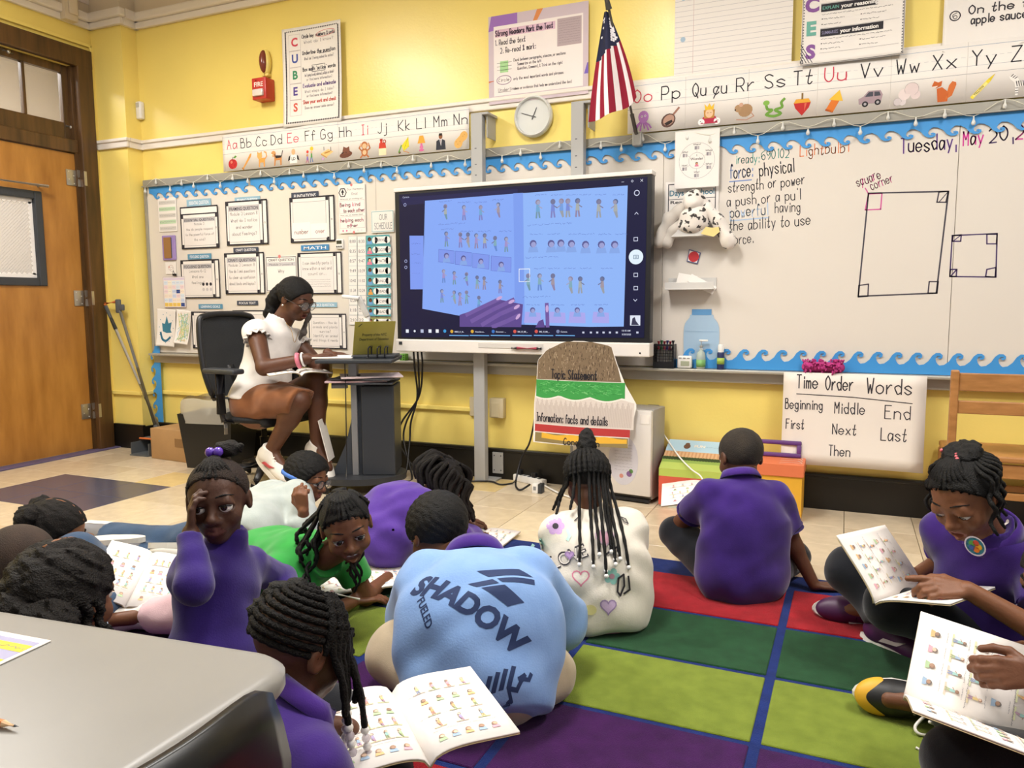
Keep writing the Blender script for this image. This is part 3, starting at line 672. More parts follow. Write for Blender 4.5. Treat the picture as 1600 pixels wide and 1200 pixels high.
def alpha_icon(P, ch, x, y, s):
    """picture about s tall centred on x,y"""
    z0 = P.z; c = lambda dx, dy: (x+dx*s, y+dy*s); O = '#3a2c28'
    C_ = lambda dx, dy, r, col, ry=None, rot=0, n=14: P.circ(x+dx*s, y+dy*s, r*s, col, None if ry is None else ry*s, n, rot=rot)
    L_ = lambda pts, w, col: P.line([c(*q) for q in pts], w*s, col)
    P_ = lambda pts, col: P.poly([c(*q) for q in pts], col)
    up = P.up
    if ch == 'A': C_(-.05, -.12, .34, '#b8262a'); C_(.08, -.12, .32, '#c8322c'); up(); C_(-.1, .02, .1, '#e07c66'); L_([(0, .15), (.05, .35)], .05, O); P_([(.08, .3), (.25, .45), (.4, .38), (.22, .25)], '#5d9a3c')
    elif ch == 'B': P_([(-.4, -.5), (-.3, -.52), (.38, .25), (.45, .48), (.32, .46), (.2, .3)], '#dc9a48'); L_([(-.42, -.46), (-.3, -.54)], .1, '#b97a32')
    elif ch == 'C': P_([(-.3, -.5), (-.2, -.5), (-.18, -.2), (.1, -.2), (.12, -.5), (.22, -.5), (.25, .1), (-.28, .1)], '#e5a04c'); L_([(.22, 0), (.4, .2), (.35, .45), (.2, .5)], .08, '#e5a04c'); up(); C_(-.2, .25, .22, '#eab063'); P_([(-.4, .35), (-.38, .55), (-.22, .42)], '#e5a04c'); P_([(-.18, .42), (-.02, .55), (0, .33)], '#e5a04c')
    elif ch == 'D': P_([(-.25, -.5), (-.15, -.5), (-.1, -.15), (.25, -.15), (.28, -.5), (.38, -.5), (.42, .12), (-.2, .18)], '#c98a4e'); up(); P_([(-.1, -.02), (.36, 0), (.4, .14), (-.12, .18)], '#2e2724'); L_([(.4, .1), (.5, .45)], .06, '#2e2724'); C_(-.28, .3, .2, '#d39c60'); C_(-.42, .22, .12, '#efe2d0'); P_([(-.22, .42), (-.1, .4), (-.12, .08), (-.2, .1)], '#8a4f2a')
    elif ch == 'E': P_([(-.3, -.45), (.3, -.45), (.28, .1), (-.28, .1)], '#f2f0ea'); P_([(-.48, -.3), (-.28, -.2), (-.26, .1), (-.4, 0)], '#2e2a2c'); P_([(.48, -.3), (.28, -.2), (.26, .1), (.4, 0)], '#2e2a2c'); up(); C_(0, .3, .16, '#e4b184', .2); P.text('LD', x, y-.25*s, .2*s, O, 0.02, 'c')
    elif ch == 'F': C_(.1, .38, .14, '#e9c83c'); C_(-.25, .2, .1, '#d8473c'); up(); P_([(0, -.2), (.14, -.2), (.12, .08), (.02, .08)], '#5ca04c'); C_(.07, .15, .08, SK[2]); L_([(.02, -.2), (-.02, -.48)], .05, '#4a6fb0'); L_([(.1, -.2), (.16, -.48)], .05, '#4a6fb0'); P_([(-.34, -.34), (-.2, -.34), (-.22, -.1), (-.32, -.1)], '#8a6fc0'); C_(-.28, -.03, .08, SK[0]); L_([(-.3, -.34), (-.4, -.5)], .05, '#c06a8a'); L_([(-.24, -.34), (-.2, -.5)], .05, '#c06a8a')
    elif ch == 'G': P_([(-.5, 0), (.1, .25), (.5, .05), (-.05, -.25)], '#ecc382'); P_([(-.5, 0), (-.05, -.25), (-.05, -.33), (-.5, -.08)], '#c8924a'); up(); L_([(-.2, 0), (.2, .08)], .08, '#b9813c'); L_([(-.25, .2), (-.25, .4)], .04, O); L_([(.3, .1), (.3, .35)], .04, O); C_(-.35, -.35, .1, '#c6a0c8')
    elif ch == 'H': C_(0, -.22, .5, '#6b4030', .2, 8); up(); P_([(-.3, -.2), (.32, -.15), (.26, .28), (.05, .2), (-.18, .3)], '#7b4c3a'); L_([(-.29, -.12), (.31, -.06)], .1, '#3a2420')
    elif ch == 'I': C_(0, -.18, .25, '#b36c3c', .28); L_([(-.2, -.1), (-.4, .1), (-.25, .35)], .09, '#b36c3c'); L_([(.2, -.1), (.42, .05), (.3, .35)], .09, '#b36c3c'); L_([(-.15, -.35), (-.3, -.5)], .1, '#b36c3c'); L_([(.15, -.35), (.3, -.5)], .1, '#b36c3c'); up(); C_(0, .25, .24, '#b36c3c'); C_(-.25, .27, .09, '#e0b088'); C_(.25, .27, .09, '#e0b088'); up(); C_(0, .2, .17, '#e8bd94'); C_(0, -.2, .15, '#e8bd94')
    elif ch == 'J': P_([(-.28, -.48), (.28, -.48), (.28, -.05), (-.28, -.05)], '#eedcb4'); P_([(-.28, -.05), (.28, -.05), (.22, .3), (-.22, .3)], '#c8402e'); up(); L_([(-.08, .28), (-.08, .46)], .16, '#c8402e'); L_([(-.14, .48), (-.02, .48)], .12, '#a8321f'); P.ring(x+.16*s, y+.36*s, .1*s, .05*s, '#a8321f', n=10)
    elif ch == 'K': P_([(-.18, 0), (.32, .5), (.36, -.1), (-.05, -.35)], '#e8d332'); L_([(-.18, 0), (.36, -.1)], .025, '#9c8a18'); L_([(.32, .5), (-.05, -.35)], .025, '#9c8a18'); L_([(-.05, -.35), (.2, -.42), (.35, -.5)], .04, '#d08a44'); L_([(-.4, -.4), (-.2, 0)], .09, '#6a9a4a'); C_(-.34, -.42, .08, '#6b4630')
    elif ch == 'L': P_([(-.28, .02), (.28, .02), (.14, .48), (-.12, .48)], '#e9a53e'); P_([(-.06, .02), (.06, .02), (.08, -.15), (-.08, -.15)], '#d06a9a'); up(); C_(0, -.22, .13, '#d877a6'); C_(0, -.4, .18, '#d06a9a', .07)
    elif ch == 'M': P_([(-.34, -.48), (.34, -.48), (.3, .05), (.12, .14), (-.12, .14), (-.3, .05)], '#33343e'); up(); P_([(-.08, .14), (.08, .14), (.02, -.25)], '#eeeeee'); L_([(0, .1), (0, -.15)], .05, '#7a2f3a'); C_(0, .32, .13, SK[1], .17); up(); P_([(-.13, .36), (.13, .36), (.1, .5), (-.1, .5)], '#221a18')
    elif ch == 'N': C_(-.16, -.2, .28, '#dfae62', .3, -30); C_(.2, .2, .26, '#dfae62', .3, -30); P_([(-.35, 0), (.05, -.25), (.35, .05), (0, .3)], '#dfae62'); up(); [C_(a, b, .03, '#b98440', n=6) for a, b in ((-.2, -.25), (-.05, -.1), (.15, .2), (.25, .3), (-.3, -.1))]
    elif ch == 'O':
        for k in range(6):
            t = -2.7+k*0.45; L_([(.0+.1*math.cos(t), -.05), (.32*math.cos(t)*1.2, -.28+.05*math.sin(k*3)), (.42*math.cos(t)*1.15, -.48+.1*(k % 2))], .08, '#a56bb0')
        up(); C_(.05, .18, .27, '#b57cc0', .3); up(); C_(-.03, .2, .05, '#f5f0f5'); C_(.14, .22, .05, '#f5f0f5'); up(); C_(-.03, .2, .025, O); C_(.14, .22, .025, O)
    elif ch == 'P': C_(-.1, -.12, .38, '#5a4038', .32, 35); L_([(.15, .15), (.42, .45)], .1, '#9c7262'); up(); C_(-.08, -.1, .3, '#b08a78', .24, 35); up(); P_([(-.3, -.25), (-.1, -.15), (.08, -.1), (.12, -.2), (-.05, -.32), (-.2, -.36)], '#2f2422')
    elif ch == 'Q': P_([(-.42, -.45), (.42, -.45), (.3, -.12), (-.3, -.12)], '#b8304c'); C_(-.38, -.36, .16, '#f3ecec'); C_(.38, -.36, .16, '#f3ecec'); up(); P_([(-.24, -.2), (.24, -.2), (.27, .2), (-.27, .2)], '#c08a42'); up(); C_(0, .04, .19, '#efc09a', .22); P_([(-.2, .2), (.2, .2), (.24, .5), (.1, .34), (0, .52), (-.1, .34), (-.24, .5)], '#e8bc38'); up(); [C_(a, b, .025, O, n=6) for a, b in ((-.42, -.33), (-.34, -.4), (.42, -.33), (.34, -.4))]; L_([(-.1, .06), (-.04, .06)], .02, O); L_([(.1, .06), (.04, .06)], .02, O)
    elif ch == 'R': C_(.05, 0, .34, '#a5825e', .3, 20); C_(-.28, .12, .18, '#ad8a66'); up(); C_(-.15, .28, .1, '#c89f88'); C_(-.42, .06, .04, '#3a2a24'); L_([(.3, -.1), (.45, -.3), (.1, -.45), (-.35, -.4)], .04, '#c09078')
    elif ch == 'S': P.line([c(q.x, q.y) for q in catmull([(-.38, .2, 0), (-.3, -.05, 0), (-.1, -.12, 0), (-.35, -.3, 0), (.0, -.4, 0), (.3, -.3, 0), (.05, -.12, 0), (.35, -.02, 0), (.32, .2, 0), (.45, .35, 0)], 4)], .12*s, '#6f9c3e'); up(); C_(-.36, .24, .15, '#83b04c', .12)
    elif ch == 'T': P_([(-.38, .1), (.38, .1), (.3, -.15), (0, -.5), (-.3, -.15)], '#b92c2a'); up(); P_([(-.38, .08), (.38, .08), (.28, .26), (-.28, .26)], '#e0a236'); L_([(0, .26), (0, .5)], .08, '#8a6a3a'); P_([(.1, .05), (.2, .05), (.1, -.3)], '#d96a52')
    elif ch == 'U': P_([(-.4, -.38), (-.08, -.5), (.2, .02), (-.12, .12)], '#d8752c'); P_([(-.4, -.38), (-.08, -.5), (-.06, -.42), (-.38, -.3)], '#a84e1c'); up(); P_([(-.25, .1), (.35, -.02), (.2, .5)], '#eebc3e')
    elif ch == 'V': P_([(-.48, -.25), (.42, -.25), (.5, .1), (.4, .3), (-.1, .32), (-.3, .08), (-.5, -.02)], '#a58f96'); up(); P_([(-.24, .06), (-.08, .26), (.1, .26), (.1, .06)], '#4a4a54'); P_([(.15, .06), (.15, .26), (.36, .24), (.42, .06)], '#4a4a54'); C_(-.22, -.26, .13, '#2c2a2e'); C_(.3, -.22, .13, '#2c2a2e'); up(); C_(-.22, -.26, .06, '#a8a4a8'); C_(.3, -.22, .06, '#a8a4a8')
    elif ch == 'W': C_(.2, .2, .28, '#dccac8'); C_(-.08, .0, .25, '#e2d2cf'); C_(.36, -.05, .2, '#dccac8'); C_(-.35, -.3, .16, '#cfc4c4'); C_(-.15, -.32, .15, '#d5caca'); P.ring(x+.2*s, y+.2*s, .28*s, .015*s, '#9a8a8a'); P.ring(x-.35*s, y-.3*s, .16*s, .015*s, '#9a8a8a')
    elif ch == 'X': P_([(-.2, -.48), (.18, -.48), (.22, -.1), (-.05, .15), (-.25, .1)], '#c5632c'); P_([(.1, -.4), (.35, -.25), (.5, .2), (.45, .5), (.22, .2), (.15, -.1)], '#cf6f34'); up(); P_([(.45, .5), (.34, .36), (.48, .3)], '#f0e6da'); P_([(-.45, .22), (-.28, .12), (-.08, .2), (-.05, .42), (-.2, .36), (-.36, .44)], '#c5632c'); P_([(-.46, .2), (-.3, .14), (-.2, .22)], '#f0e6da')
    elif ch == 'Y': P_([(-.44, -.4), (-.34, -.5), (.3, .2), (.2, .3)], '#e9d23c'); P_([(.3, .2), (.2, .3), (.46, .5)], '#d8bf2c'); up(); L_([(-.3, -.36), (.14, .12)], .1, '#f2e48a'); P.text('YELLOW', x-.27*s, y-.36*s, .09*s, O, 0.02, ang=0.8)
    elif ch == 'Z':
        P_([(-.3, .05), (.4, .08), (.42, -.1), (.34, -.12), (.36, -.5), (.26, -.5), (.22, -.14), (-.12, -.14), (-.14, -.5), (-.24, -.5), (-.26, -.1)], '#ece6e0'); P_([(-.3, .05), (-.1, .1), (-.28, .4), (-.5, .3), (-.46, .2)], '#ece6e0'); up()
        for k in range(8): L_([(-.22+.08*k, .08), (-.18+.08*k, -.12)], .03, '#2a2628')
        for k in range(3): L_([(-.42+.07*k, .3-.05*k), (-.34+.07*k, .38-.06*k)], .03, '#2a2628'); L_([(-.24, -.2-.1*k), (-.14, -.2-.1*k)], .025, '#2a2628'); L_([(.26, -.2-.1*k), (.35, -.2-.1*k)], .025, '#2a2628')
    P.z = z0

# alphabet strips
def alphabet(letters, us, vowels, u0, u1, z0, z1, label, seams):
    x0, x1 = W(u0, 200).x, W(u1, 200).x; off = 0.045
    t = thing('alphabet_strip', label, 'alphabet chart', (x0, D-off, z0)); h = z1-z0; w = x1-x0
    fn0 = wall_fn(x0, z0, off); fn = lambda x, y, z: fn0(x, y, z+0.004*np.sin(x*9)*np.clip(y/h, 0, 1))
    sheet('paper_strip', t, fn, w, h, m_paper, 60, 1)
    P = Print()
    for yy, cc in ((0.93, '#7d93b8'), (0.60, '#a9adb8'), (0.47, '#6a6f7a')): P.rect(0, h*yy-0.0007, w, h*yy+0.0007, cc)
    k = 0
    while k*0.03 < w: P.rect(k*0.03, h*0.75-0.0006, min(w, k*0.03+0.018), h*0.75+0.0006, '#b9bcc4'); k += 1
    for s_ in seams: q = W(s_, 200).x-x0; P.rect(q-0.0008, 0, q+0.0008, h, '#c9c0b8')
    P.up()
    for L, u in zip(letters, us):
        q = W(u, 200).x-x0; red = L[0] in vowels
        P.hand(L, q, h*0.60, h*0.25, '#d8455a' if red else '#26242c', h*0.021, align='c', w=.17 if len(L) > 2 else None)
        P.up(); alpha_icon(P, L[0], q, h*0.235, h*0.40); P.up(-1)
    P.split(.05); P.build('printed_alphabet', t, fn, eps=.0003); return t
alphabet(['Aa', 'Bb', 'Cc', 'Dd', 'Ee', 'Ff', 'Gg', 'Hh', 'Ii', 'Jj', 'Kk', 'Ll', 'Mm', 'Nn'], [369, 391, 415, 438, 464, 491, 517, 546, 575, 603, 637, 664, 694, 725], 'AEI', 354, 738, 1.972, 2.215, 'paper alphabet strip Aa to Nn above the board on the left', [535])
alphabet(['Oo', 'Pp', 'Qu qu', 'Rr', 'Ss', 'Tt', 'Uu', 'Vv', 'Ww', 'Xx', 'Yy', 'Zz'], [1007, 1050, 1110, 1164, 1210, 1253, 1303, 1358, 1413, 1469, 1529, 1590], 'OU', 984, 1640, 1.972, 2.235, 'paper alphabet strip Oo to Zz above the board on the right', [1073, 1170, 1276, 1388, 1504])

# ---- papers on the bulletin half of the board
Z5 = lambda x, y: (220+x/3.8095, 260+y/3.8095)
def paper(name, label, cat, u0, v0, u1, v1, off, draw, m=None, group=None, curl=0.0, tilt=0.0, nx=30, ny=24, part='paper_sheet', ink='print_on_sheet'):
    x0, z0, x1, z1 = rect_px(u0, v0, u1, v1, off); w, h = x1-x0, z1-z0
    t = thing(name, label, cat, (x0, D-off, z0), group=group)
    ca, sa = math.cos(tilt), math.sin(tilt); f0 = plane_fn((x0, D-off, z0), (ca, 0, sa), (-sa, 0, ca), (0, -1, 0))
    def fn(x, y, z):
        return f0(x, y, z+curl*((x/w-0.5)**2*1.3+(1-y/h)**3*0.9))
    sheet(part, t, fn, w, h, m or m_paper, nx if curl else 1, ny if curl else 1)
    P = Print(); draw(P, w, h)
    if P.V:
        if curl: P.split(.03)
        P.build(ink, t, lambda x, y, z: fn(x, y, z+(0.0008 if curl else 0)))
    return t
def pocket(label, a, b, title, lines, tab='r', inset=None, side_text=None, extra=None, tcol='#66626a'):
    def draw(P, w, h):
        P.frame(0, 0, w, h, h*0.035, '#2f2c33')
        if tab == 'r': P.line([(w*0.895, 0), (w*0.895, h)], h*0.03, '#2f2c33'); iw = w*0.88; ih = h
        elif tab == 't': P.line([(0, h*0.83), (w, h*0.83)], h*0.03, '#2f2c33'); iw = w; ih = h*0.82
        P.ring(w*0.945, h*0.48, h*0.018, h*0.008, '#777'); P.up()
        for cx, cy in ((0, 0), (0, ih), (iw, 0), (iw, ih)):
            P.rect(min(max(cx-h*0.04, 0), iw-h*0.08), min(max(cy-h*0.04, 0), ih-h*0.09), min(max(cx-h*0.04, 0), iw-h*0.08)+h*0.08, min(max(cy-h*0.04, 0), ih-h*0.09)+h*0.09, '#2f2c33')
        P.up(); m0, m1 = iw*0.07, iw*0.93
        P.rect(m0, h*0.06, m1, ih*0.90, '#e6dfdb'); P.up()
        P.frame(m0, h*0.06, m1, ih*0.90, h*0.008, '#9a9498'); P.up()
        if title:
            P.rect(m0, ih*0.78, m1, ih*0.89, '#b9b5b8'); P.up(); P.text(title, iw*0.5, ih*0.80, ih*0.075, '#3a373d', 0.01, 'c', w=min(iw*0.8, len(title)*ih*0.07))
        n = len(lines)
        for k, l in enumerate(lines):
            y = ih*(0.68-0.155*k) if title else ih*(0.72-0.13*k); hh = ih*0.075
            P.hand(l, iw*0.5, y, hh, tcol, hh*0.075, align='c', w=min(iw*0.76, len(l)*hh*0.66))
        if extra: extra(P, iw, ih)
    u0, v0 = Z5(*a); u1, v1 = Z5(*b)
    return paper('pocket_sheet', label, 'paper', u0, v0, u1, v1, 0.032, draw, group='framed question sheets on the board')
def label_strip(label, a, b, text, col):
    u0, v0 = Z5(*a); u1, v1 = Z5(*b)
    paper('label_strip', label, 'label', u0, v0, u1, v1, 0.030, lambda P, w, h: P.text(text, w/2, h*0.25, h*0.5, '#f2eff0', 0.01, 'c', w=w*0.8), m=mat('card_'+col, col, 0.6), group='coloured heading strips on the board')
LB, TL_, NV, BL = '#8fb4c8', '#5b93b3', '#3b4253', '#3f82b5'
pocket('framed Essential Question sheet, upper left of the bulletin board', (235, 248), (465, 480), 'ESSENTIAL QUESTION', ['Module 3', 'How do people respond', 'to the powerful force of', 'the wind?'], 't')
pocket('framed Framing Question sheet in the top row of the bulletin board', (505, 215), (757, 458), 'FRAMING QUESTION', ['Module 3 Lesson 8', 'What do I notice', 'and wonder', 'about Feelings?'])
def numover(P, w, h):
    P.rect(w*0.05, h*0.07, w*0.52, h*0.44, '#f0ebe6'); P.rect(w*0.53, h*0.07, w*0.95, h*0.40, '#f0ebe6'); P.up()
    P.hand('number', w*0.10, h*0.18, h*0.10, '#a8474f', w=w*0.36); P.hand('over', w*0.66, h*0.18, h*0.10, '#a8474f', w=w*0.22)
pocket('framed sheet with the red words number and over, left of the monitor', (887, 192), (1155, 440), None, [], 'r', extra=numover)
def emos(P, w, h):
    for i in range(3):
        for j in range(2): P.circ(w*(0.66+0.11*i), h*(0.36-0.14*j), h*0.045, '#3a363c' if j == 0 else '#c9c2c2')
pocket('framed Focusing Question sheet with six small round faces', (238, 563), (472, 780), 'FOCUSING QUESTION', ['Lessons 6-12', 'What are', 'feelings?'], 'r', extra=emos)
pocket('framed Craft Question sheet, the left one of the two', (498, 522), (738, 755), 'CRAFT QUESTION', ['Module 3 Lesson 8', 'How do I ask questions', 'to clear up confusion', 'about texts and topics?'])
pocket('framed sheet under the blue Math strip, behind the teacher', (935, 520), (1198, 755), None, ['I can identify parts I', 'know within a set and', 'count on...'], 'r', extra=lambda P, w, h: [squiggle(P, w*0.1, w*0.85, h*(0.33-0.055*k), h*0.03, '#77727a') for k in range(4)])
pocket('framed Learning Goals sheet, lower left beside the office chair', (303, 868), (528, 1085), None, ['Learning Goals'], 'r', extra=lambda P, w, h: [squiggle(P, w*0.16, w*(0.8-0.1*(k % 2)), h*(0.58-0.08*k), h*0.035, '#77727a') for k in range(6)])
pocket('framed sheet under the Focus Text strip, mostly hidden by the teacher', (548, 860), (775, 1080), None, ['Focus', 'text'])
pocket('framed sheet with a question on animals and plants right of the teacher', (1000, 880), (1225, 1085), None, ['Question - How do', 'animals and plants', 'survive?', 'Identify an animal', 'and things it needs'], 'r')
u0, v0 = Z5(740, 537); u1, v1 = Z5(935, 745)
def craft2(P, w, h):
    P.frame(w*0.03, h*0.03, w*0.97, h*0.97, h*0.02, '#4a474d'); P.rect(w*0.05, h*0.72, w*0.95, h*0.83, '#c9c5c7'); P.up(); P.text('CRAFT QUESTION', w/2, h*0.86, h*0.07, '#3a373d', 0.01, 'c', w=w*0.8); P.text('Module 3 Lesson 8', w/2, h*0.74, h*0.06, '#6a666c', 0, 'c', w=w*0.75); P.hand('Why', w/2, h*0.54, h*0.09, '#55525a', align='c')
    P.circ(w*0.46, h*0.99, h*0.05, '#d9807c')
paper('craft_sheet', 'unframed Craft Question sheet held by a red magnet above the teacher', 'paper', u0, v0, u1, v1, 0.030, craft2)
for lab, a, b, t, c in (('pale blue heading strip over the Essential Question sheet', (272, 200), (418, 230), 'ESSENTIAL QUESTION', LB), ('pale blue heading strip over the Framing Question sheet', (558, 186), (710, 215), 'FRAMING QUESTION', LB), ('dark heading strip reading Fundations', (895, 158), (1058, 190), 'FUNDATIONS', NV), ('teal heading strip over the Focusing Question sheet', (278, 523), (420, 550), 'FOCUSING QUESTION', TL_), ('dark heading strip reading Craft Question', (550, 485), (700, 508), 'CRAFT QUESTION', NV), ('bright blue heading strip reading Math', (953, 470), (1120, 498), 'MATH', BL), ('teal heading strip reading Learning Goals', (343, 820), (487, 848), 'LEARNING GOALS', TL_), ('dark heading strip reading Focus Text', (572, 800), (697, 826), 'FOCUS TEXT', NV), ('pale blue heading strip right of the teacher\'s shoulder', (1000, 810), (1168, 838), 'SCIENCE QUESTION', LB)):
    label_strip(lab, a, b, t, c)
# left-hand column of small papers
def zp(name, label, cat, a, b, off, draw, **k):
    u0, v0 = Z5(*a); u1, v1 = Z5(*b); return paper(name, label, cat, u0, v0, u1, v1, off, draw, **k)
def green_lines(P, w, h):
    for k in range(5):
        y = h*(0.86-0.19*k); P.rect(w*0.05, y-h*0.06, w*0.95, y+h*0.05, '#cfcac4' if k % 2 == 0 else '#bcd4b4'); P.up(); squiggle(P, w*0.07, w*0.93, y-h*0.02, h*0.04, '#8a8788'); P.up(-1)
    P.circ(w*0.45, h*0.98, h*0.05, '#d98a84')
zp('reading_chart', 'small chart of grey and green lined passages at the board\'s left edge', 'paper', (100, 190), (218, 385), 0.03, green_lines)
b = MB(); u0, v0 = Z5(128, 413); u1, v1 = Z5(213, 557); x0, z0, x1, z1 = rect_px(u0, v0, u1, v1, 0.03)
t = thing('card_pouch', 'brown card in a purple rounded frame on the board\'s left edge', 'card', (x0, D-0.03, z0))
MB().box(((x0+x1)/2, D-0.032, (z0+z1)/2), (x1-x0, 0.012, z1-z0), bev=0.005).build('pouch_frame', mat('lilac_plastic', '#9d86c0', 0.4), t); MB().box(((x0+x1)/2-0.008, D-0.039, (z0+z1)/2), ((x1-x0)*0.55, 0.006, (z1-z0)*0.84)).build('brown_card', mat('brown_card', '#9a6f3e', 0.8), t); MB().box(((x0+x1)/2+0.024, D-0.039, (z0+z1)/2), (0.016, 0.005, (z1-z0)*0.82)).build('dark_edge', mat('slate', '#4a4a52'), t)
def lil(P, w, h):
    P.ring(w*0.5, h*0.55, h*0.28, h*0.02, '#b78a80', rot=20, ry=h*0.2); P.ring(w*0.6, h*0.4, h*0.2, h*0.02, '#9a8a8a'); P.circ(w*0.35, h*0.6, h*0.1, '#d9b0a4')
zp('sketch_card', 'small pink and grey sketch card above the calendar', 'paper', (145, 572), (212, 640), 0.03, lil)
def cal(P, w, h):
    P.frame(0, 0, w, h, 0.003, '#b9a6bc'); P.rect(w*0.02, h*0.9, w*0.98, h*0.97, '#d8c9dc'); P.up(); cc = ['#c9d3ea', '#efe0d0', '#ecd4d8', '#d8e2ee', '#f2ead8']
    for i in range(5):
        for j in range(6):
            c = '#edc75a' if j == 5 and i < 4 else rnd.choice(cc); c = '#2f4a8f' if (i, j) in ((3, 2), (4, 5)) else c
            P.rect(w*(0.03+0.19*i), h*(0.75-0.145*j), w*(0.20+0.19*i), h*(0.87-0.145*j), c); P.up(); squiggle(P, w*(0.045+0.19*i), w*(0.18+0.19*i), h*(0.80-0.145*j), h*0.03, '#8d8aa2'); P.up(-1)
zp('calendar', 'small calendar sheet with coloured squares clipped to the board', 'calendar', (132, 660), (268, 838), 0.034, cal)
p = W(*Z5(200, 645), 0.04); MB().box(p, (0.03, 0.012, 0.016), bev=0.003).cyl(p+Vector((-.01, -.004, .006)), p+Vector((-.006, -.006, .024)), 0.002).cyl(p+Vector((.01, -.004, .006)), p+Vector((.006, -.006, .024)), 0.002); tag(MB().box(p, (0.03, 0.012, 0.016), bev=0.003).tube([p+Vector((-.01, -.006, .006)), p+Vector((0, -.008, .03)), p+Vector((.01, -.006, .006))], 0.0018, 6).build('binder_clip', m_black, None, 40, loc=p), 'black binder clip holding the calendar sheet', 'clip')
def leaf(P, w, h):
    P.poly([(w*.3, h*.4), (w*.25, h*.62), (w*.4, h*.6), (w*.5, h*.82), (w*.6, h*.62), (w*.78, h*.66), (w*.72, h*.45), (w*.8, h*.38), (w*.5, h*.36)], '#3f7d96'); P.line([(q.x, q.y) for q in catmull([(w*.2, h*.36, 0), (w*.3, h*.2, 0), (w*.5, h*.15, 0), (w*.72, h*.25, 0)], 5)], h*0.06, '#2f6c8a')
    for k in range(12): P.circ(w*(0.5+0.38*math.cos(k*.52)), h*(0.5+0.4*math.sin(k*.52)), h*0.014, '#5a93a8', n=8)
zp('leaf_drawing', 'drawing of a teal leaf and moon pinned at the board\'s lower left', 'drawing', (92, 846), (212, 1068), 0.036, leaf, curl=0.02, tilt=-0.05)
def cd(P, w, h):
    for k in range(26): P.line([(w*rnd.uniform(.1, .9), h*rnd.uniform(.05, .95)) for _ in range(3)], h*0.014, rnd.choice(['#8cc0b4', '#e3d58c', '#d9a58c', '#a9c47c', '#9cc3d8']))
zp('crayon_drawing', 'pale crayon scribble drawing curling beside the leaf drawing', 'drawing', (205, 850), (298, 1052), 0.033, cd, curl=0.03, tilt=-0.1)
def harmony(P, w, h):
    P.ring(w*.16, h*.84, w*.14, w*.03, K, n=6); P.poly([(w*.1, h*.84), (w*.16, h*.91), (w*.22, h*.84), (w*.18, h*.84), (w*.18, h*.79), (w*.14, h*.79), (w*.14, h*.84)], K)
    P.hand('Our Harmony', w*.34, h*.88, h*.04, '#55525a', w=w*.6); P.hand('Goal', w*.5, h*.78, h*.05, '#55525a')
    P.text('What are we working on?', w*.05, h*.69, h*.028, K, 0, w=w*.85); P.frame(w*.03, h*.41, w*.97, h*.67, h*.006, '#b9b0b4')
    P.hand('Being kind', w*.05, h*.55, h*.075, '#d83a78', h*.011, w=w*.75); P.hand('to each other', w*.18, h*.43, h*.07, '#d83a78', h*.011, w=w*.78)
    P.text('How can we master that?', w*.05, h*.36, h*.028, K, 0, w=w*.85); P.frame(w*.03, h*.10, w*.97, h*.34, h*.006, '#b9b0b4')
    P.hand('helping each', w*.06, h*.23, h*.075, '#d83a78', h*.011, w=w*.85); P.hand('other', w*.3, h*.12, h*.07, '#d83a78', h*.011, w=w*.4)
    for k in range(6): P.circ(w*(.14+.14*k), h*.05, h*.022, '#e26a98' if k < 2 else '#f0d6da', n=5)
    P.up(); P.circ(w*.5, h*.985, h*.03, '#d9807c'); P.circ(w*.55, h*.01, h*.03, '#d9807c')
zp('harmony_goal_sheet', 'Our Harmony Goal sheet with pink handwriting left of the monitor', 'paper', (1175, 112), (1340, 392), 0.034, harmony)
def sched(P, w, h):
    P.frame(w*.03, h*.05, w*.97, h*.95, h*.03, '#8fb9c0'); P.text('OUR', w*.36, h*.56, h*.28, '#4d5a66', -0.01, w=w*.36); P.text('SCHEDULE', w*.14, h*.15, h*.32, '#4d5a66', -0.01, w=w*.78)
zp('schedule_title', 'Our Schedule title card at the monitor\'s left edge', 'sign', (1370, 265), (1507, 390), 0.034, sched)
rows = [('8:00', '8:30'), ('8:35', '8:55'), ('8:57', '9:47'), ('9:49', '10:39'), ('10:42', '11:32'), ('11:34', '12:24'), ('12:26', '1:16'), ('1:18', '2:08'), ('2:10', '2:20')]
for k, rw in enumerate(rows):
    for c in (0, 1):
        y0 = 418+58.5*k; x0 = 1236+53*c-0.3*k
        zp('time_card', 'white time card in the schedule\'s %s time column, %s' % (('left', 'right')[c], ('beside the Arrival card', 'beside the Heggerty card', 'beside the Math card', 'beside the ELA card', 'beside the Lunch card', 'beside the upper iReady card', 'beside the Gym card', 'beside the lower iReady card', 'at the very bottom')[k]), 'card', (x0+k*0.8, y0), (x0+50+k*0.8, y0+56), 0.030, lambda P, w, h, s=rw[c]: (P.frame(0, 0, w, h, 0.0015, '#b8c4c8'), P.text(s, w/2, h*0.34, h*0.34, '#5a5a64', 0, 'c', w=w*0.74)), group='time cards of the schedule')
acts = [('ARRIVAL', 1340, 1482, 412), ('HEGGERTY', 1340, 1488, 470), ('MATH', 1340, 1488, 535), ('ELA', 1343, 1486, 595), ('LUNCH', 1343, 1488, 655), ('iREADY', 1346, 1490, 716), ('GYM', 1346, 1490, 776), ('iREADY', 1346, 1490, 838), ('RECESS', 1348, 1490, 898)]
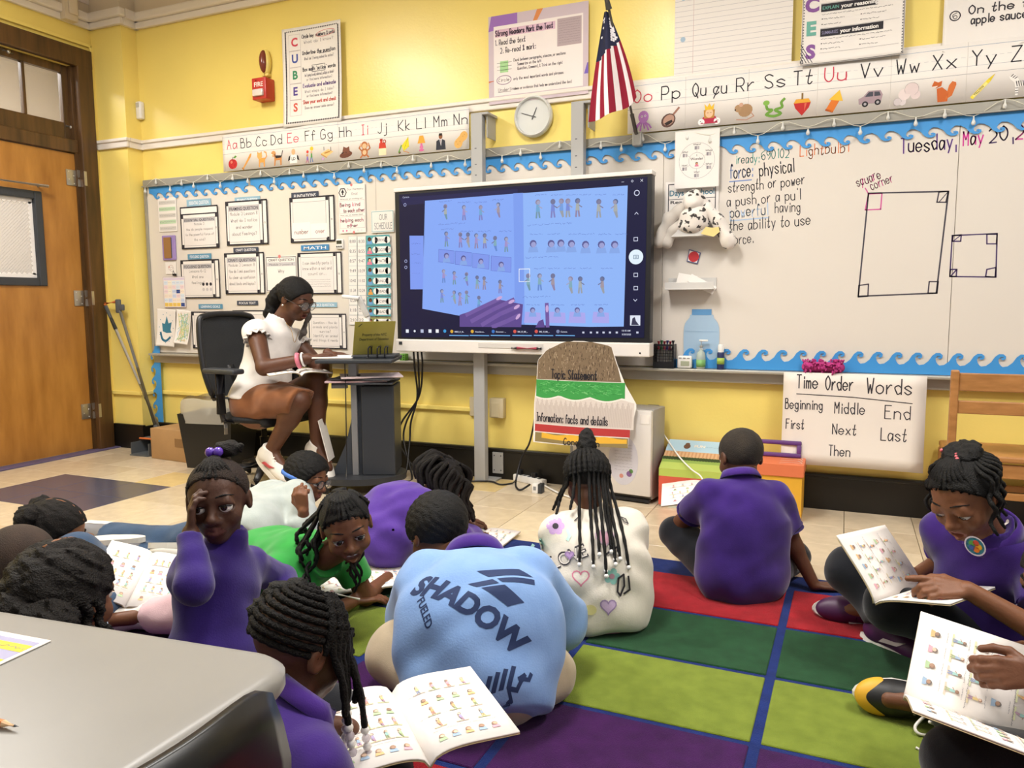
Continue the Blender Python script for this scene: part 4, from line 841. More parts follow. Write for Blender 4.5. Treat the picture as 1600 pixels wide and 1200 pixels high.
for k, (t, xa, xb_, ya) in enumerate(acts):
    def dr_(P, w, h, t=t, k=k):
        P.rect(0, 0, w, h, '#5fa3a8' if k < 8 else '#8f9058'); P.up(); P.rect(w*.38, h*.16, w*.9, h*.84, '#efebe6'); P.circ(w*.38, h*.5, h*.34, '#efebe6'); P.circ(w*.9, h*.5, h*.34, '#efebe6'); P.up(); P.text(t, w*.65, h*.36, h*.28, '#5a5a64', 0, 'c'); P.up(); bust_icon(P, w*.15, h*.12, h*.8)
    zp('schedule_card', 'teal schedule card reading %s%s' % (t.lower(), ('', ', the upper one')[1] if k == 5 else (', the lower one' if k == 7 else '')) if k < 8 else 'olive schedule card at the bottom of the column', 'card', (xa, ya), (xb_, ya+54), 0.036, dr_, group='activity cards of the schedule')
# kitchen timer magnet
p = W(*Z5(1186, 463), 0.03); t = thing('kitchen_timer', 'small white digital timer stuck to the board beside the schedule', 'timer', p)
MB().box(p, (0.058, 0.02, 0.064), bev=0.008).build('body', m_white, t, 40); MB().box(p+Vector((0.0, -.0105, .012)), (0.04, 0.002, 0.022)).build('display', mat('lcd_dark', '#3a3e3c', 0.2), t)
for k in range(3): MB().cyl(p+Vector((-.016+.016*k, -.009, -.016)), p+Vector((-.016+.016*k, -.013, -.016)), 0.005).build('button', m_dgrey, t, 40)

# ---- posters above the rail
def cubes(P, w, h):
    for i in range(60):
        t = i/60; 
        for q in ((w*.06, h*t), (w*.955, h*t)): P.circ(q[0], h*.04+q[1]*.93, w*.012, '#3a363c', n=8)
    for i in range(30): P.circ(w*(.06+.9*i/30), h*.04, w*.012, '#3a363c', n=8); P.circ(w*(.06+.9*i/30), h*.965, w*.010, '#3a363c', n=8)
    for k, (c, col) in enumerate(zip('CUBES', ('#d1485a', '#4b5aa8', '#3f8f63', '#5b4a98', '#d35a4a'))):
        y = h*(.78-.165*k); P.frame(w*.115, y-h*.01, w*.31, y+h*.15, .0016, '#b5a9ac'); P.text(c, w*.21, y+h*.035, h*.085, col, 0.03, 'c')
    rows = [('Circle key  numbers & units', '#55525a', 'What do I know?', .88), ('Underline the question', '#55525a', 'What am I being asked to solve?', .715), ('Box math "action" words', '#55525a', 'Am I going to add, subtract, multiply or divide?', .55), ('Evaluate and eliminate', '#6a4f94', 'What steps do I take?', .385), ('Show your work and check', '#d9594c', 'Does my answer make sense?', .22)]
    for a, c, b2, y in rows:
        P.hand(a.replace('"', "'"), w*.34, h*y, h*.036, c, h*.006, w=w*.56); P.hand(b2, w*.62, h*(y-.055), h*.028, '#9a949a', h*.003, w=w*.5, align='c')
        if y > .3 and y < .6: P.hand('or find more information?', w*.62, h*(y-.10), h*.026, '#9a949a', h*.003, w=w*.44, align='c')
    P.ring(w*.74, h*.90, w*.16, .003, '#d9807c', ry=h*.03, rot=4); P.line([(w*.62, h*.708), (w*.82, h*.708)], .003, '#55525a'); P.frame(w*.5, h*.535, w*.72, h*.60, .003, '#55525a')
t = paper('math_strategy_poster', 'tall CUBES math strategy poster with dotted border above the alphabet strip', 'poster', 441, 47, 537, 190, 0.03, cubes, curl=0.02)
def readers(P, w, h):
    P.rect(0, 0, w, h, '#cdbcc4'); P.up(); P.poly([(0, h*.83), (w*.03, h), (w*.3, h), (w*.3, h*.87)], '#9a6fb5'); P.poly([(w*.5, h), (w*.56, h), (w*.46, h*.8), (w*.43, h*.8)], '#d98a52'); P.poly([(0, h*.27), (w*.08, h*.27), (0, h*.25)], '#c9785a'); P.poly([(w*.96, h*.22), (w*.99, h*.34), (w, h*.34), (w, h*.22)], '#7a63b8'); P.up()
    P.rect(w*.055, h*.09, w*.95, h*.88, '#ece2de'); P.up(); P.rect(w*.07, h*.755, w*.68, h*.84, '#d9b6c8'); P.up()
    P.hand('Strong Readers Mark the Text', w*.075, h*.77, h*.06, '#5a4a62', h*.010, w=w*.58); P.hand('1. Read the text', w*.07, h*.665, h*.06, '#5a4f62', h*.007, w=w*.31); P.hand('2. Re-read & mark:', w*.125, h*.57, h*.06, '#5a4f62', h*.007, w=w*.36)
    P.rect(w*.12, h*.35, w*.205, h*.48, '#a9d49a')
    for k in range(3): P.line([(w*.09, h*(.38+.04*k)), (w*.24, h*(.38+.04*k))], h*.005, '#8a8a8a')
    for k, s_ in enumerate(('Chunk between paragraphs, stanzas, or sections', 'Summarize on the left', 'Question, Comment, & Think on the right')): P.hand(s_, w*(.26+.04*(k > 0)), h*(.46-.05*k), h*.032, '#77707a', h*.004, w=w*(.52, .24, .45)[k])
    P.ring(w*.16, h*.265, w*.075, h*.008, '#a58aa8', ry=h*.05); P.hand('Circle', w*.16, h*.25, h*.035, '#6a626c', h*.004, align='c'); P.hand('only the most important words and phrases', w*.26, h*.25, h*.032, '#77707a', h*.004, w=w*.5); P.hand('Underline', w*.1, h*.14, h*.035, '#77707a', h*.004); P.line([(w*.1, h*.13), (w*.23, h*.13)], h*.005, '#77707a'); P.hand('clues or evidence that help me understand the text', w*.26, h*.14, h*.032, '#77707a', h*.004, w=w*.58)
    P.rect(w*.70, h*.555, w*.935, h*.855, '#b5a3a6'); P.up(); [squiggle(P, w*.715, w*.92, h*(.82-.026*k), h*.014, '#8d7f86', h*.003) for k in range(10)]
paper('reading_strategy_poster', 'pale Strong Readers Mark the Text poster above the clock', 'poster', 763, 27, 919, 146, 0.03, readers)
def lined(P, w, h):
    for k in range(24): P.rect(0, h*(.02+.041*k)-.0008, w, h*(.02+.041*k)+.0008, '#b9b4b8')
    P.rect(w*.165, 0, w*.168, h, '#c9a8a4'); P.up()
    for y in (.06, .37, .7): P.circ(w*.075, h*y+h*.0, .013, '#a9c0d2')
x0, z0, x1, _ = rect_px(1057, 120, 1236, 106, 0.03)
paper('lined_chart_paper', 'blank lined chart paper with punched holes above the Pp and Qu cards', 'chart paper', 1056, -60, 1236, 114, 0.03, lined)
def ces(P, w, h):
    P.frame(0.004, 0.004, w-.004, h-.004, .002, '#4a474d'); P.up()
    for k in range(40):
        P.circ(w*.02, h*(.02+.024*k), .003, '#3a363c', n=6); P.circ(w*.98, h*(.02+.024*k), .003, '#3a363c', n=6)
    for c, y, col in (('S', .10, '#8a5a9c'), ('E', .30, '#6fae9f'), ('C', .50, '#8a5a9c'), ('A', .70, '#6fae9f')): P.text(c, w*.10, h*(y-.04), h*.115, col, 0.05, 'c')
    for k, (a, b2, y) in enumerate((('SUMMARIZE', 'your information', .235), ('EXPLAIN', 'your reasoning.', .445), ('CITE', 'your evidence.', .655))):
        P.rect(w*.19, h*y, w*(.80, .74, .70)[k], h*(y+.065), '#2f2d33'); P.up(); P.text(a, w*.205, h*(y+.018), h*.028, '#8a86a4' if k == 0 else '#6fae9f', 0.01, w=w*.16); P.text(b2, w*.385, h*(y+.016), h*.034, '#f0ece8', 0.03, w=w*.37); P.up(-1)
        for j, (xx, l) in enumerate(((.22, .2), (.22, .17), (.6, .22), (.6, .16))): squiggle(P, w*xx, w*(xx+l), h*(y-.07-.045*(j % 2)), h*.018, '#5a575e'); P.circ(w*(xx-.015), h*(y-.06-.045*(j % 2)), .003, K, n=6)
        squiggle(P, w*.2, w*.88, h*(y-.03), h*.016, '#5a575e'); P.line([(w*.19, h*(y-.14)), (w*.95, h*(y-.14))], .0012, '#9a969a')
    for k in range(5): P.line([(w*(.0+.03*k), h*.02), (w*.0, h*(.04+.035*k))], .003, '#3a363c')
paper('answer_strategy_poster', 'poster with big letters C E S and black headings, curling off the wall', 'poster', 1257, -80, 1411, 88, 0.03, ces, curl=0.035)
def apple(P, w, h):
    P.hand('apple sauce', w*.24, h*.30, h*.10, '#3a363c', h*.014, w=w*.46); P.ring(w*.10, h*.42, h*.055, h*.012, '#3a363c'); P.hand('6', w*.10, h*.385, h*.07, '#3a363c', align='c'); P.hand('On the top', w*.22, h*.42, h*.10, '#3a363c', h*.014)
paper('recipe_chart', 'handwritten chart reading apple sauce at the top right corner', 'chart paper', 1478, -50, 1660, 62, 0.03, apple, curl=0.015)
def wonder(P, w, h):
    P.frame(.002, .002, w-.002, h-.002, .001, '#c2bcb8'); cx, cy, R, r = w*.5, h*.47, w*.40, w*.18
    P.ring(cx, cy, R, .0012, '#8a868c', n=30); P.ring(cx, cy, r, .0012, '#8a868c', n=24)
    for k in range(6): a = math.radians(30+60*k+90*0); P.line([(cx+r*math.cos(a), cy+r*math.sin(a)), (cx+R*math.cos(a), cy+R*math.sin(a))], .001, '#8a868c')
    P.text('I', cx, cy+.022, .011, K, 0.01, 'c'); P.text('Wonder', cx, cy+.003, .014, K, 0.01, 'c', w=r*1.6); P.up(); bust_icon(P, cx, cy-.03, .026); P.up(-1)
    for s_, a in (('Where?', 90), ('When?', 30), ('What?', -28), ('Why?', -90), ('How?', 208), ('Who?', 150)):
        q = math.radians(a); x_, y_ = cx+(R+r)*.53*math.cos(q), cy+(R+r)*.53*math.sin(q); P.text(s_, x_, y_+.008, .009, K, 0.01, 'c'); P.rect(x_-.012, y_-.014, x_-.001, y_+.003, '#8f8a90'); P.rect(x_+.002, y_-.014, x_+.012, y_+.003, '#b5aeb0')
paper('wonder_wheel_sheet', 'I Wonder question wheel in a plastic sleeve over the board edge', 'poster', 1055, 206, 1123, 291, 0.06, wonder)
def days(P, w, h):
    P.frame(w*.06, h*.06, w*.94, h*.94, h*.02, '#4a474d'); P.text('Days of School', w*.08, h*.68, h*.13, '#4f7f94', 0.02, w=w*.84); P.text('Read', w*.1, h*.5, h*.07, K, 0.02, w=w*.3); P.text('Ones', w*.6, h*.5, h*.07, K, 0.02, w=w*.25); P.line([(w*.06, h*.6), (w*.94, h*.6)], h*.012, '#4a474d')
paper('days_chart', 'Days of School chart behind the spotted plush', 'poster', 1040, 285, 1122, 350, 0.03, days)
# ---------------------------------------------------------------- devices on the wall
m_red = mat('alarm_red', '#c2342c', 0.35)
p = W(420, 160); x0, x1, z0, z1 = p.x-0.06, p.x+0.055, W(420, 160).z, W(415, 127).z
t = thing('fire_alarm', 'red fire alarm strobe box left of the CUBES poster', 'fire alarm', (x0, D, z0))
cx, cz = (x0+x1)/2, (z0+z1)/2
MB().box((cx, D-0.045, cz), (0.115, 0.09, z1-z0), bev=0.006).build('housing', m_red, t, 40)
MB().box((cx, D-0.098, cz-0.028), (0.085, 0.022, 0.045), bev=0.008).build('strobe_lens', mat('strobe_clear', '#e8ddd6', 0.12, alpha=0.9), t, 40)
P = Print(); P.text('FIRE', 0, 0, 0.03, '#f1e4dc', 0.02, 'c'); P.build('lettering', t, plane_fn((cx, D-0.0905, cz+0.012), (1, 0, 0), (0, 0, 1), (0, -1, 0)))
MB().ball((cx-0.02, D-0.091, z1-0.018), (0.004, 0.002, 0.004), 8, 4).build('screw', m_black, t, True)
q = W(419, 100); t = thing('alarm_light', 'brown lensed lamp on a yellow stem above the red fire alarm', 'lamp', (q.x, D, z1))
a0, a1 = W(422, 118).z, W(421, 79).z
MB().cyl((q.x, D-0.02, z1), (q.x, D-0.02, a0+0.01), 0.016, 0.020).box((q.x, D-0.02, a0-0.002), (0.05, 0.035, 0.02), bev=0.006).ball((q.x, D-0.02, (a0+a1)/2), (0.036, 0.03, (a1-a0)/2+0.004), 16, 10).build('lamp_base', m_yel, t, 40)
MB().ball((q.x-0.006, D-0.034, (a0+a1)/2+0.002), (0.029, 0.034, (a1-a0)/2-0.006), 16, 10).build('lens', mat('amber_lens', '#7c3a2a', 0.15), t, True)
p = W(223, 174); t = thing('motion_sensor', 'white motion sensor on the wall beside the corner pilaster', 'sensor', (p.x, D, p.z-0.06))
MB().box((p.x, D-0.022, p.z), (0.05, 0.044, 0.125), bev=0.012, seg=3).build('housing', m_white, t, 40); MB().box((p.x, D-0.0445, p.z+0.035), (0.032, 0.003, 0.032), bev=0.001).build('lens', mat('sensor_grey', '#b9b7b2', 0.3), t)
p = onx(107, 14, XL+0.05); t = thing('wall_box', 'beige box on the frieze at the top left above the door', 'box', (XL, p.y, p.z-0.1))
MB().box((XL+0.04, p.y, p.z+0.09), (0.08, 0.10, 0.34), bev=0.006).build('housing', m_bei, t, 40); MB().box((XL+0.085, p.y+0.01, p.z+0.1), (0.012, 0.07, 0.28), bev=0.01, seg=3).build('cover', mat('beige_cover', '#e0d0b6', 0.4), t, 40)
# clock
p = W(833, 182, 0.03); R = 0.108; t = thing('wall_clock', 'round white wall clock with black numbers between the two grey posts', 'clock', (p.x, D, p.z-R))
n_ = (0, -1, 0)
MB().lathe([(0, 0), (R*1.02, 0), (R*1.07, 0.012), (R*1.06, 0.034), (R*0.98, 0.044), (R*0.93, 0.036), (R*0.92, 0.024)], (p.x, D-0.004, p.z), n_, 48).build('rim', mat('clock_rim', '#dfe0dc', 0.3), t, 40)
MB().lathe([(0, 0.022), (R*0.93, 0.022)], (p.x, D-0.004, p.z), n_, 40).build('dial', mat('clock_dial', '#e9e4e4', 0.5), t)
P = Print()
for k in range(1, 13):
    a = math.radians(90-30*k); P.text(str(k), 0.76*R*math.cos(a), 0.76*R*math.sin(a)-0.012, 0.024, '#2f2d33', 0.004, 'c')
for k in range(60):
    a = math.radians(6*k); P.line([(0.90*R*math.cos(a), 0.90*R*math.sin(a)), (0.925*R*math.cos(a), 0.925*R*math.sin(a))], 0.0012, '#55525a')
P.build('printed_numbers', t, plane_fn((p.x, D-0.0265, p.z), (1, 0, 0), (0, 0, 1), n_))
for nm, ang, L, w_ in (('hour_hand', 90-24.5, 0.056, 0.006), ('minute_hand', 90-289, 0.083, 0.0045)):
    a = math.radians(ang); d_ = Vector((math.cos(a), 0, math.sin(a))); b = MB().prism([(-0.018, -w_*.6), (L*.85, -w_/2), (L, 0), (L*.85, w_/2), (-0.018, w_*.6)], (p.x, D-0.029-(0.002 if nm[0] == 'm' else 0), p.z), d_, Vector((-d_.z, 0, d_.x)), n_, 0.001); b.build(nm, m_black, t)
MB().lathe([(0.006, 0.024), (0.006, 0.03), (0, 0.031)], (p.x, D-0.004, p.z), n_, 12).build('hub', m_black, t)
MB().lathe([(0, 0.039), (R*0.95, 0.037)], (p.x, D-0.004, p.z), n_, 40).build('glass', mat('clock_glass', '#ffffff', 0.03, alpha=0.07), t, True)
# flag
bk = W(996, 218, 0.06); tp = ony(947, -6, D-0.46)
t = thing('flag', 'United States flag on a slanting pole above the monitor\'s right corner', 'flag', (bk.x, D, bk.z-0.03))
MB().box((bk.x, D-0.05, bk.z), (0.05, 0.06, 0.07), bev=0.006).build('bracket', m_alu, t)
dirp = (tp-bk).normalized(); MB().tube([bk-dirp*0.01, bk+dirp*0.14], 0.011, 10).tube([bk, tp], 0.0065, 10).build('pole', mat('pole_grey', '#5a5550', 0.35, 0.4), t, 40)
MB().tube([tp+dirp*-0.06, tp+dirp*0.02], [0.016, 0.010], 10).build('pole_sleeve', mat('pole_cap', '#3a362f', 0.6), t, 40)
yf = D-0.40
TL, TR, BL_, BR_, MR = ony(944, 18, yf), ony(951, 18, yf), ony(920, 191, yf), ony(995, 152, yf+0.05), ony(996, 138, yf+0.05)
def flag_fn(u, v, z):
    u = np.asarray(u, float); v = np.asarray(v, float)
    L = np.array(TL)[None]*(1-v)[:, None]+np.array(BL_)[None]*v[:, None]; L[:, 0] -= 0.010*np.sin(math.pi*v)
    Rr = np.array(TR)[None]*(1-v)[:, None]+np.array(BR_)[None]*v[:, None]; Rr[:, 0] += 0.012*np.sin(math.pi*v)-0.0*v
    X = L*(1-u)[:, None]+Rr*u[:, None]
    X[:, 2] -= 0.016*np.sin(math.pi*u)*v**3
    X[:, 1] += 0.03*np.sin(u*9.0+0.5)*(0.25+0.75*v)+0.02*np.cos(u*5+v*3)*v-z
    return X
NU, NV_ = 40, 36; us = np.linspace(0, 1, NU+1); vs = np.linspace(0, 1, NV_+1); U_, V_ = np.meshgrid(us, vs); Vt = flag_fn(U_.ravel(), V_.ravel(), np.zeros(U_.size)); F_ = []; cols = []
for j in range(NV_):
    for i in range(NU):
        a = j*(NU+1)+i; F_.append((a, a+1, a+NU+2, a+NU+1)); u, v = (i+.5)/NU, (j+.5)/NV_
        can = v < 0.46-0.14*u
        s_ = int((u*0.98+0.0)*9.0); cols.append(lin('#2d2f45') if can else lin('#8e2436' if s_ % 2 == 0 else '#ece4e2'))
Fb = [tuple(q+len(Vt) for q in f[::-1]) for f in F_]; V2 = Vt.copy(); V2[:, 1] += 0.0015
fo = from_data('cloth', np.vstack([Vt, V2]), F_+Fb, mat_attr('flag_cloth', 0.85, spec=0.15), t, True); at_ = fo.data.attributes.new('ink', 'FLOAT_COLOR', 'FACE'); at_.data.foreach_set('color', np.array([(*c, 1) for c in cols+cols], np.float32).ravel())
P = Print()
for k in range(60):
    v = 0.06+0.36*((k*0.618) % 1); j = int(v/0.045); u = 0.10+0.8*((k*0.377+0.1*j) % 1)
    if v < 0.42-0.14*u: P.circ(u, v, 0.022/(0.25+v), '#e8e4e6', 0.012, 7)
P.build('stars', t, flag_fn, eps=0.0012)['kind'] = 'stuff'

# ---------------------------------------------------------------- interactive monitor on its posts
YM = 4.0
mx0, mx1 = ony(616, 298, YM).x, ony(1020, 265, YM).x; mz1, mz0 = ony(817, 281, YM).z, ony(817, 553, YM).z
st = thing('monitor_stand', 'two grey steel posts fixed to the wall that carry the big monitor', 'stand', ((mx0+mx1)/2, YM+0.1, 0))
for i, (u, lo) in enumerate(((747, True), (904, True))):
    xx = ony(u, 200, 4.10).x; tz = ony(747, 178, 4.1).z
    b = MB().box((xx, 4.10, tz/2+0.002), (0.072, 0.05, tz-0.004), bev=0.004); pst = b.build('post', m_postgray, st)
    MB().box((xx+0.02, 4.142, tz-0.005), (0.11, 0.13, 0.014), bev=0.002).box((xx+0.056, (4.10+D-.004)/2, tz-0.07), (0.006, D-4.104, 0.13)).build('wall_bracket', m_postgray, st)
    MB().box((xx+0.07, D-0.03, 0.10), (0.07, 0.012, 0.13), bev=0.002).box((xx+0.02, 4.16, 0.006), (0.14, 0.09, 0.010)).build('foot_plate', m_postgray, st)
    for hx in (-1, 1):
        for hz in (-1, 1): MB().cyl((xx+0.07+0.022*hx, D-0.037, 0.10+0.045*hz), (xx+0.07+0.022*hx, D-0.0355, 0.10+0.045*hz), 0.004).build('bolt', m_dgrey, st)
    for hz in (1.80, 1.86, 1.95): MB().box((xx-0.005, 4.0748, hz), (0.012, 0.001, 0.004)).build('slot', m_dgrey, pst)
cxm = (mx0+mx1)/2; MB().box((cxm, 4.10, 0.83), (1.2, 0.04, 0.07)).box((cxm, 4.10, 1.45), (1.2, 0.04, 0.06)).build('cross_bar', m_postgray, st)
mo = thing('interactive_monitor', 'large interactive monitor showing a scanned comic book page in the middle of the wall', 'monitor', (cxm, YM, mz0))
Wm, Hm = mx1-mx0, mz1-mz0
MB().box((cxm, YM+0.045, (mz0+mz1)/2), (Wm-0.01, 0.07, Hm-0.02), bev=0.01).build('case', m_black, mo)
m_bez = mat('bezel_white', '#e6e0da', 0.35)
MB().box((cxm, YM+0.035, mz1-0.008), (Wm, 0.09, 0.022), bev=0.004).build('top_trim', m_bez, mo)
MB().box((cxm, YM+0.03, mz0+0.036), (Wm, 0.10, 0.074), bev=0.006).build('speaker_bar', m_bez, mo)
MB().box((cxm-0.02, YM-0.021, mz0+0.045), (0.40, 0.003, 0.028), bev=0.001).build('pen_recess', mat('recess_grey', '#cfcac5', 0.5), mo)
sxm0, sxm1, szm0, szm1 = mx0+0.004, mx1-0.004, mz0+0.075, mz1-0.018
MB().box((cxm, YM+0.004, (szm0+szm1)/2), (sxm1-sxm0, 0.012, szm1-szm0), bev=0.002).build('bezel', m_black, mo)
def S(zx, zy): q = ony(600+zx/3.6364, 250+zy/3.6364, YM-0.003); return (q.x-cxm, q.z-mz0)
P = Print()
scr = [S(85, 197), S(1497, 95), S(1478, 1010), S(100, 1008)]; P.poly(scr, '#1b1a3c'); P.up()
P.poly([S(90, 215), S(760, 165), S(760, 190), S(110, 260)], '#24234f'); P.up()
P.poly([S(145, 430), S(225, 430), S(225, 735), S(150, 735)], '#7f9bf0'); [squiggle(P, S(158, y)[0], S(208, y)[0], S(158, y)[1], 0.010, '#4a58b0') for y in (480, 540, 590, 650)]
P.poly([S(233, 232), S(780, 188), S(790, 935), S(620, 915), S(430, 885), S(218, 845)], '#86a8f4'); P.poly([S(765, 190), S(1385, 145), S(1362, 955), S(780, 935)], '#8fb4f5'); P.up()
P.poly([S(735, 190), S(790, 186), S(800, 935), S(745, 935)], '#7c9cec'); P.up()
def pi(zx, zy, zh, pale=True):
    a, c = S(zx, zy), S(zx, zy-zh); person_icon(P, a[0], a[1], c[1]-a[1], pale=pale)
def bi(zx, zy, zh):
    a, c = S(zx, zy), S(zx, zy-zh); bust_icon(P, a[0], a[1], c[1]-a[1], True)
def tx(zx0, zx1, zy, h=9): a = S(zx0, zy); squiggle(P, a[0], S(zx1, zy)[0], a[1], h/3.64/300*1.4, '#5a6cba', 0.0016)
for x_, y_ in ((350, 335), (455, 340), (550, 340), (650, 325)): pi(x_, y_, 85); tx(x_-35, x_+35, y_-92)
tx(310, 460, 372, 12); tx(815, 1070, 378, 12); tx(805, 990, 562, 12); tx(790, 945, 785, 12)
for x_, y_ in ((355, 490), (435, 495), (478, 495), (525, 500), (573, 500), (632, 515), (695, 520)): pi(x_, y_, 85)
for x_ in (360, 470, 570, 690): tx(x_-35, x_+35, 400 if x_ < 400 else 412)
for a, c, y0, y1 in ((312, 400, 507, 588), (407, 498, 517, 603), (504, 598, 530, 620), (610, 723, 545, 638)):
    P.line([S(a, y0), S(c, y0+10), S(c-2, y1), S(a-2, y1-10)], 0.0025, '#5c6cc0', True); P.poly([S(a, y0), S(c, y0+10), S(c-2, y1), S(a-2, y1-10)], '#7f97ea'); P.up(); bi((a+c)/2, y1-6, 62); P.up(-1)
for x_, y_ in ((340, 695), (400, 705), (470, 712), (530, 730), (570, 735), (660, 755), (330, 808), (400, 815), (432, 825), (470, 815), (540, 845)): pi(x_, y_, 75)
for x_, y_ in ((875, 328), (960, 325), (1008, 322), (1045, 322), (1100, 320), (1220, 325), (1315, 325)): pi(x_, y_, 105)
for x_ in (890, 980, 1065, 1140, 1230, 1330): tx(x_-30, x_+35, 205)
for x_, y_ in ((848, 525), (950, 525), (1005, 522), (1065, 525), (1145, 530), (1235, 530), (1310, 530)): bi(x_, y_, 80)
for x_ in (865, 965, 1085, 1160, 1255, 1350): tx(x_-35, x_+35, 428)
for x_, y_ in ((820, 738), (885, 738), (960, 738), (1060, 755), (1115, 755), (1240, 755)): pi(x_, y_, 95)
for x_ in (885, 965, 1055, 1145, 1265): tx(x_-32, x_+34, 622)
for x_ in (845, 985, 1098, 1232):
    a = S(x_-50, 925); c = S(x_+45, 868); P.poly([a, S(x_+48, 928), (c[0], c[1]), S(x_-42, 862)], '#a9a6ea'); P.up(); bi(x_, 890, 60); P.up(-1); tx(x_-35, x_+40, 828)
P.up(); w0 = S(768, 620); w1 = S(828, 690); P.frame(w0[0], w1[1], w1[0], w0[1], 0.004, '#e6ecf8')
# the hand under the document camera, as shown on the screen
HC = '#5f4a8e'; HC2 = '#735aa0'
P.poly([S(430, 880), S(520, 850), S(640, 790), S(790, 820), S(780, 950), S(430, 948)], HC); P.up()
for pts, w_ in (([(470, 880), (560, 835), (655, 790)], .022), ([(500, 915), (620, 850), (735, 795)], .024), ([(560, 935), (660, 875), (765, 830)], .024), ([(620, 948), (700, 915), (762, 885)], .024)):
    P.line([S(*q) for q in pts], w_, HC2)
P.line([S(930, 950), S(928, 880), S(925, 820)], .022, HC2); P.poly([S(860, 952), S(880, 915), S(905, 905), S(915, 952)], HC); P.up()
for x_, y_, a in ((655, 785, 25), (725, 805, 25), (755, 835, 30), (762, 890, 50), (927, 845, 90)):
    q = S(x_, y_); P.circ(q[0], q[1], .021, '#c9a6d6', .009, 10, rot=a)
P.up(); P.poly([S(100, 960), S(1478, 945), S(1478, 1010), S(100, 1008)], '#1a1a3a'); P.up()
for k, (x_, t_) in enumerate(((372, 'MM03_01_M...'), (488, 'Attendance...'), (607, 'Document - ...'), (730, 'EM2_03_MB_...'), (852, 'EM2_03_MB_...'), (975, 'Camera'))):
    a = S(x_, 992); P.rect(a[0], S(x_, 999)[1], S(x_+110, 999)[0], S(x_, 994)[1], '#6fb0e8'); P.up(); c_ = ['#dfae3c', '#dfae3c', '#3f78c8', '#d85a50', '#d85a50', '#7a84a8'][k]
    q = S(x_+14, 974); P.circ(q[0], q[1], .010, c_, n=10); q = S(x_+30, 980); P.text(t_, q[0], q[1], .009, '#d8dcee', 0.01, w=min(.062, .0062*len(t_))); P.up(-1)
for x_, c_ in ((133, '#e8ecf6'), (175, '#e8ecf6'), (217, '#b9c0da'), (262, '#e8ecf6'), (303, '#f2f2f6'), (346, '#3f9ad6')):
    q = S(x_, 972); (P.circ if x_ in (175, 346) else lambda a, b2, r, c: P.rect(a-r, b2-r, a+r, b2+r, c))(q[0], q[1], .010 if x_ != 175 else .007, c_)
for x_ in (1133, 1176, 1212, 1248, 1284, 1323, 1440): q = S(x_, 980); P.rect(q[0]-.006, q[1]-.005, q[0]+.006, q[1]+.005, '#c9cde2')
q = S(1352, 974); P.text('10:18 AM', q[0], q[1], .009, '#d8dcee', 0.01); q = S(1352, 995); P.text('5/20/2025', q[0], q[1], .009, '#d8dcee', 0.01)
q = S(107, 217); P.text('Camera', q[0], q[1], .010, '#b9bedc', 0.01)
for x_, y_ in ((120, 255), (125, 575), (125, 610)): q = S(x_, y_); P.ring(q[0], q[1], .008, .003, '#aab2de')
q = S(1357, 125); P.rect(q[0]-.007, q[1]-.001, q[0]+.007, q[1]+.001, '#d8dcee'); q = S(1411, 120); P.ring(q[0], q[1], .006, .002, '#d8dcee', n=4); q = S(1465, 116); P.line([(q[0]-.006, q[1]-.006), (q[0]+.006, q[1]+.006)], .002, '#e6e8f2'); P.line([(q[0]-.006, q[1]+.006), (q[0]+.006, q[1]-.006)], .002, '#e6e8f2')
q = S(1432, 551); P.circ(q[0], q[1], .0385, '#e2f1fb', n=28); P.up(); P.frame(q[0]-.012, q[1]-.009, q[0]+.012, q[1]+.009, .003, '#4a6a8a'); P.ring(q[0], q[1], .005, .002, '#4a6a8a')
q = S(1437, 187); P.ring(q[0], q[1], .013, .004, '#d2d6ec'); q = S(1435, 303); P.line([(q[0]-.009, q[1]-.005), (q[0], q[1]+.005), (q[0]+.009, q[1]-.005)], .003, '#d2d6ec'); q = S(1428, 797); P.line([(q[0]-.009, q[1]+.005), (q[0], q[1]-.005), (q[0]+.009, q[1]+.005)], .003, '#d2d6ec')
for y_ in (450, 653, 728): q = S(1431, y_); P.frame(q[0]-.010, q[1]-.009, q[0]+.010, q[1]+.009, .003, '#d2d6ec')
a, c = S(1398, 940), S(1457, 883); P.rect(a[0], a[1], c[0], c[1], '#dfe4f2'); P.up(); P.poly([S(1405, 938), S(1412, 900), S(1425, 892), S(1432, 915), S(1450, 938)], '#3c3a52')
P.build('screen_picture', mo, plane_fn((cxm, YM-0.0035, mz0), (1, 0, 0), (0, 0, 1), (0, -1, 0)), mat_attr('screen_light', 0.3, emit=0.92), eps=0.0001)
MB().box((mx0+0.035, YM-0.0215, mz0+0.05), (0.022, 0.002, 0.018)).build('badge', m_dgrey, mo); MB().cyl((mx1-0.05, YM-0.019, mz0+0.02), (mx1-0.05, YM-0.022, mz0+0.02), 0.005).build('sensor', m_black, mo)
a = ony(808, 544, YM-0.03); b = MB().cyl(a+Vector((0, 0, 0)), a+Vector((0.115, 0, 0)), 0.009).cyl(a, a+Vector((-0.012, 0, 0)), 0.008, 0.004)
t = thing('stylus', 'red capped marker lying in the pen recess of the monitor bar', 'marker', a); MB().cyl(a, a+Vector((0.12, 0, 0)), 0.0085).build('barrel', mat('marker_red', '#b84a5c', 0.4), t, 40); MB().cyl(a, a-Vector((0.035, 0, 0)), 0.0085, 0.004).cyl(a+Vector((0.12, 0, 0)), a+Vector((0.145, 0, 0)), 0.0085, 0.008).build('tip', m_black, t, 40)

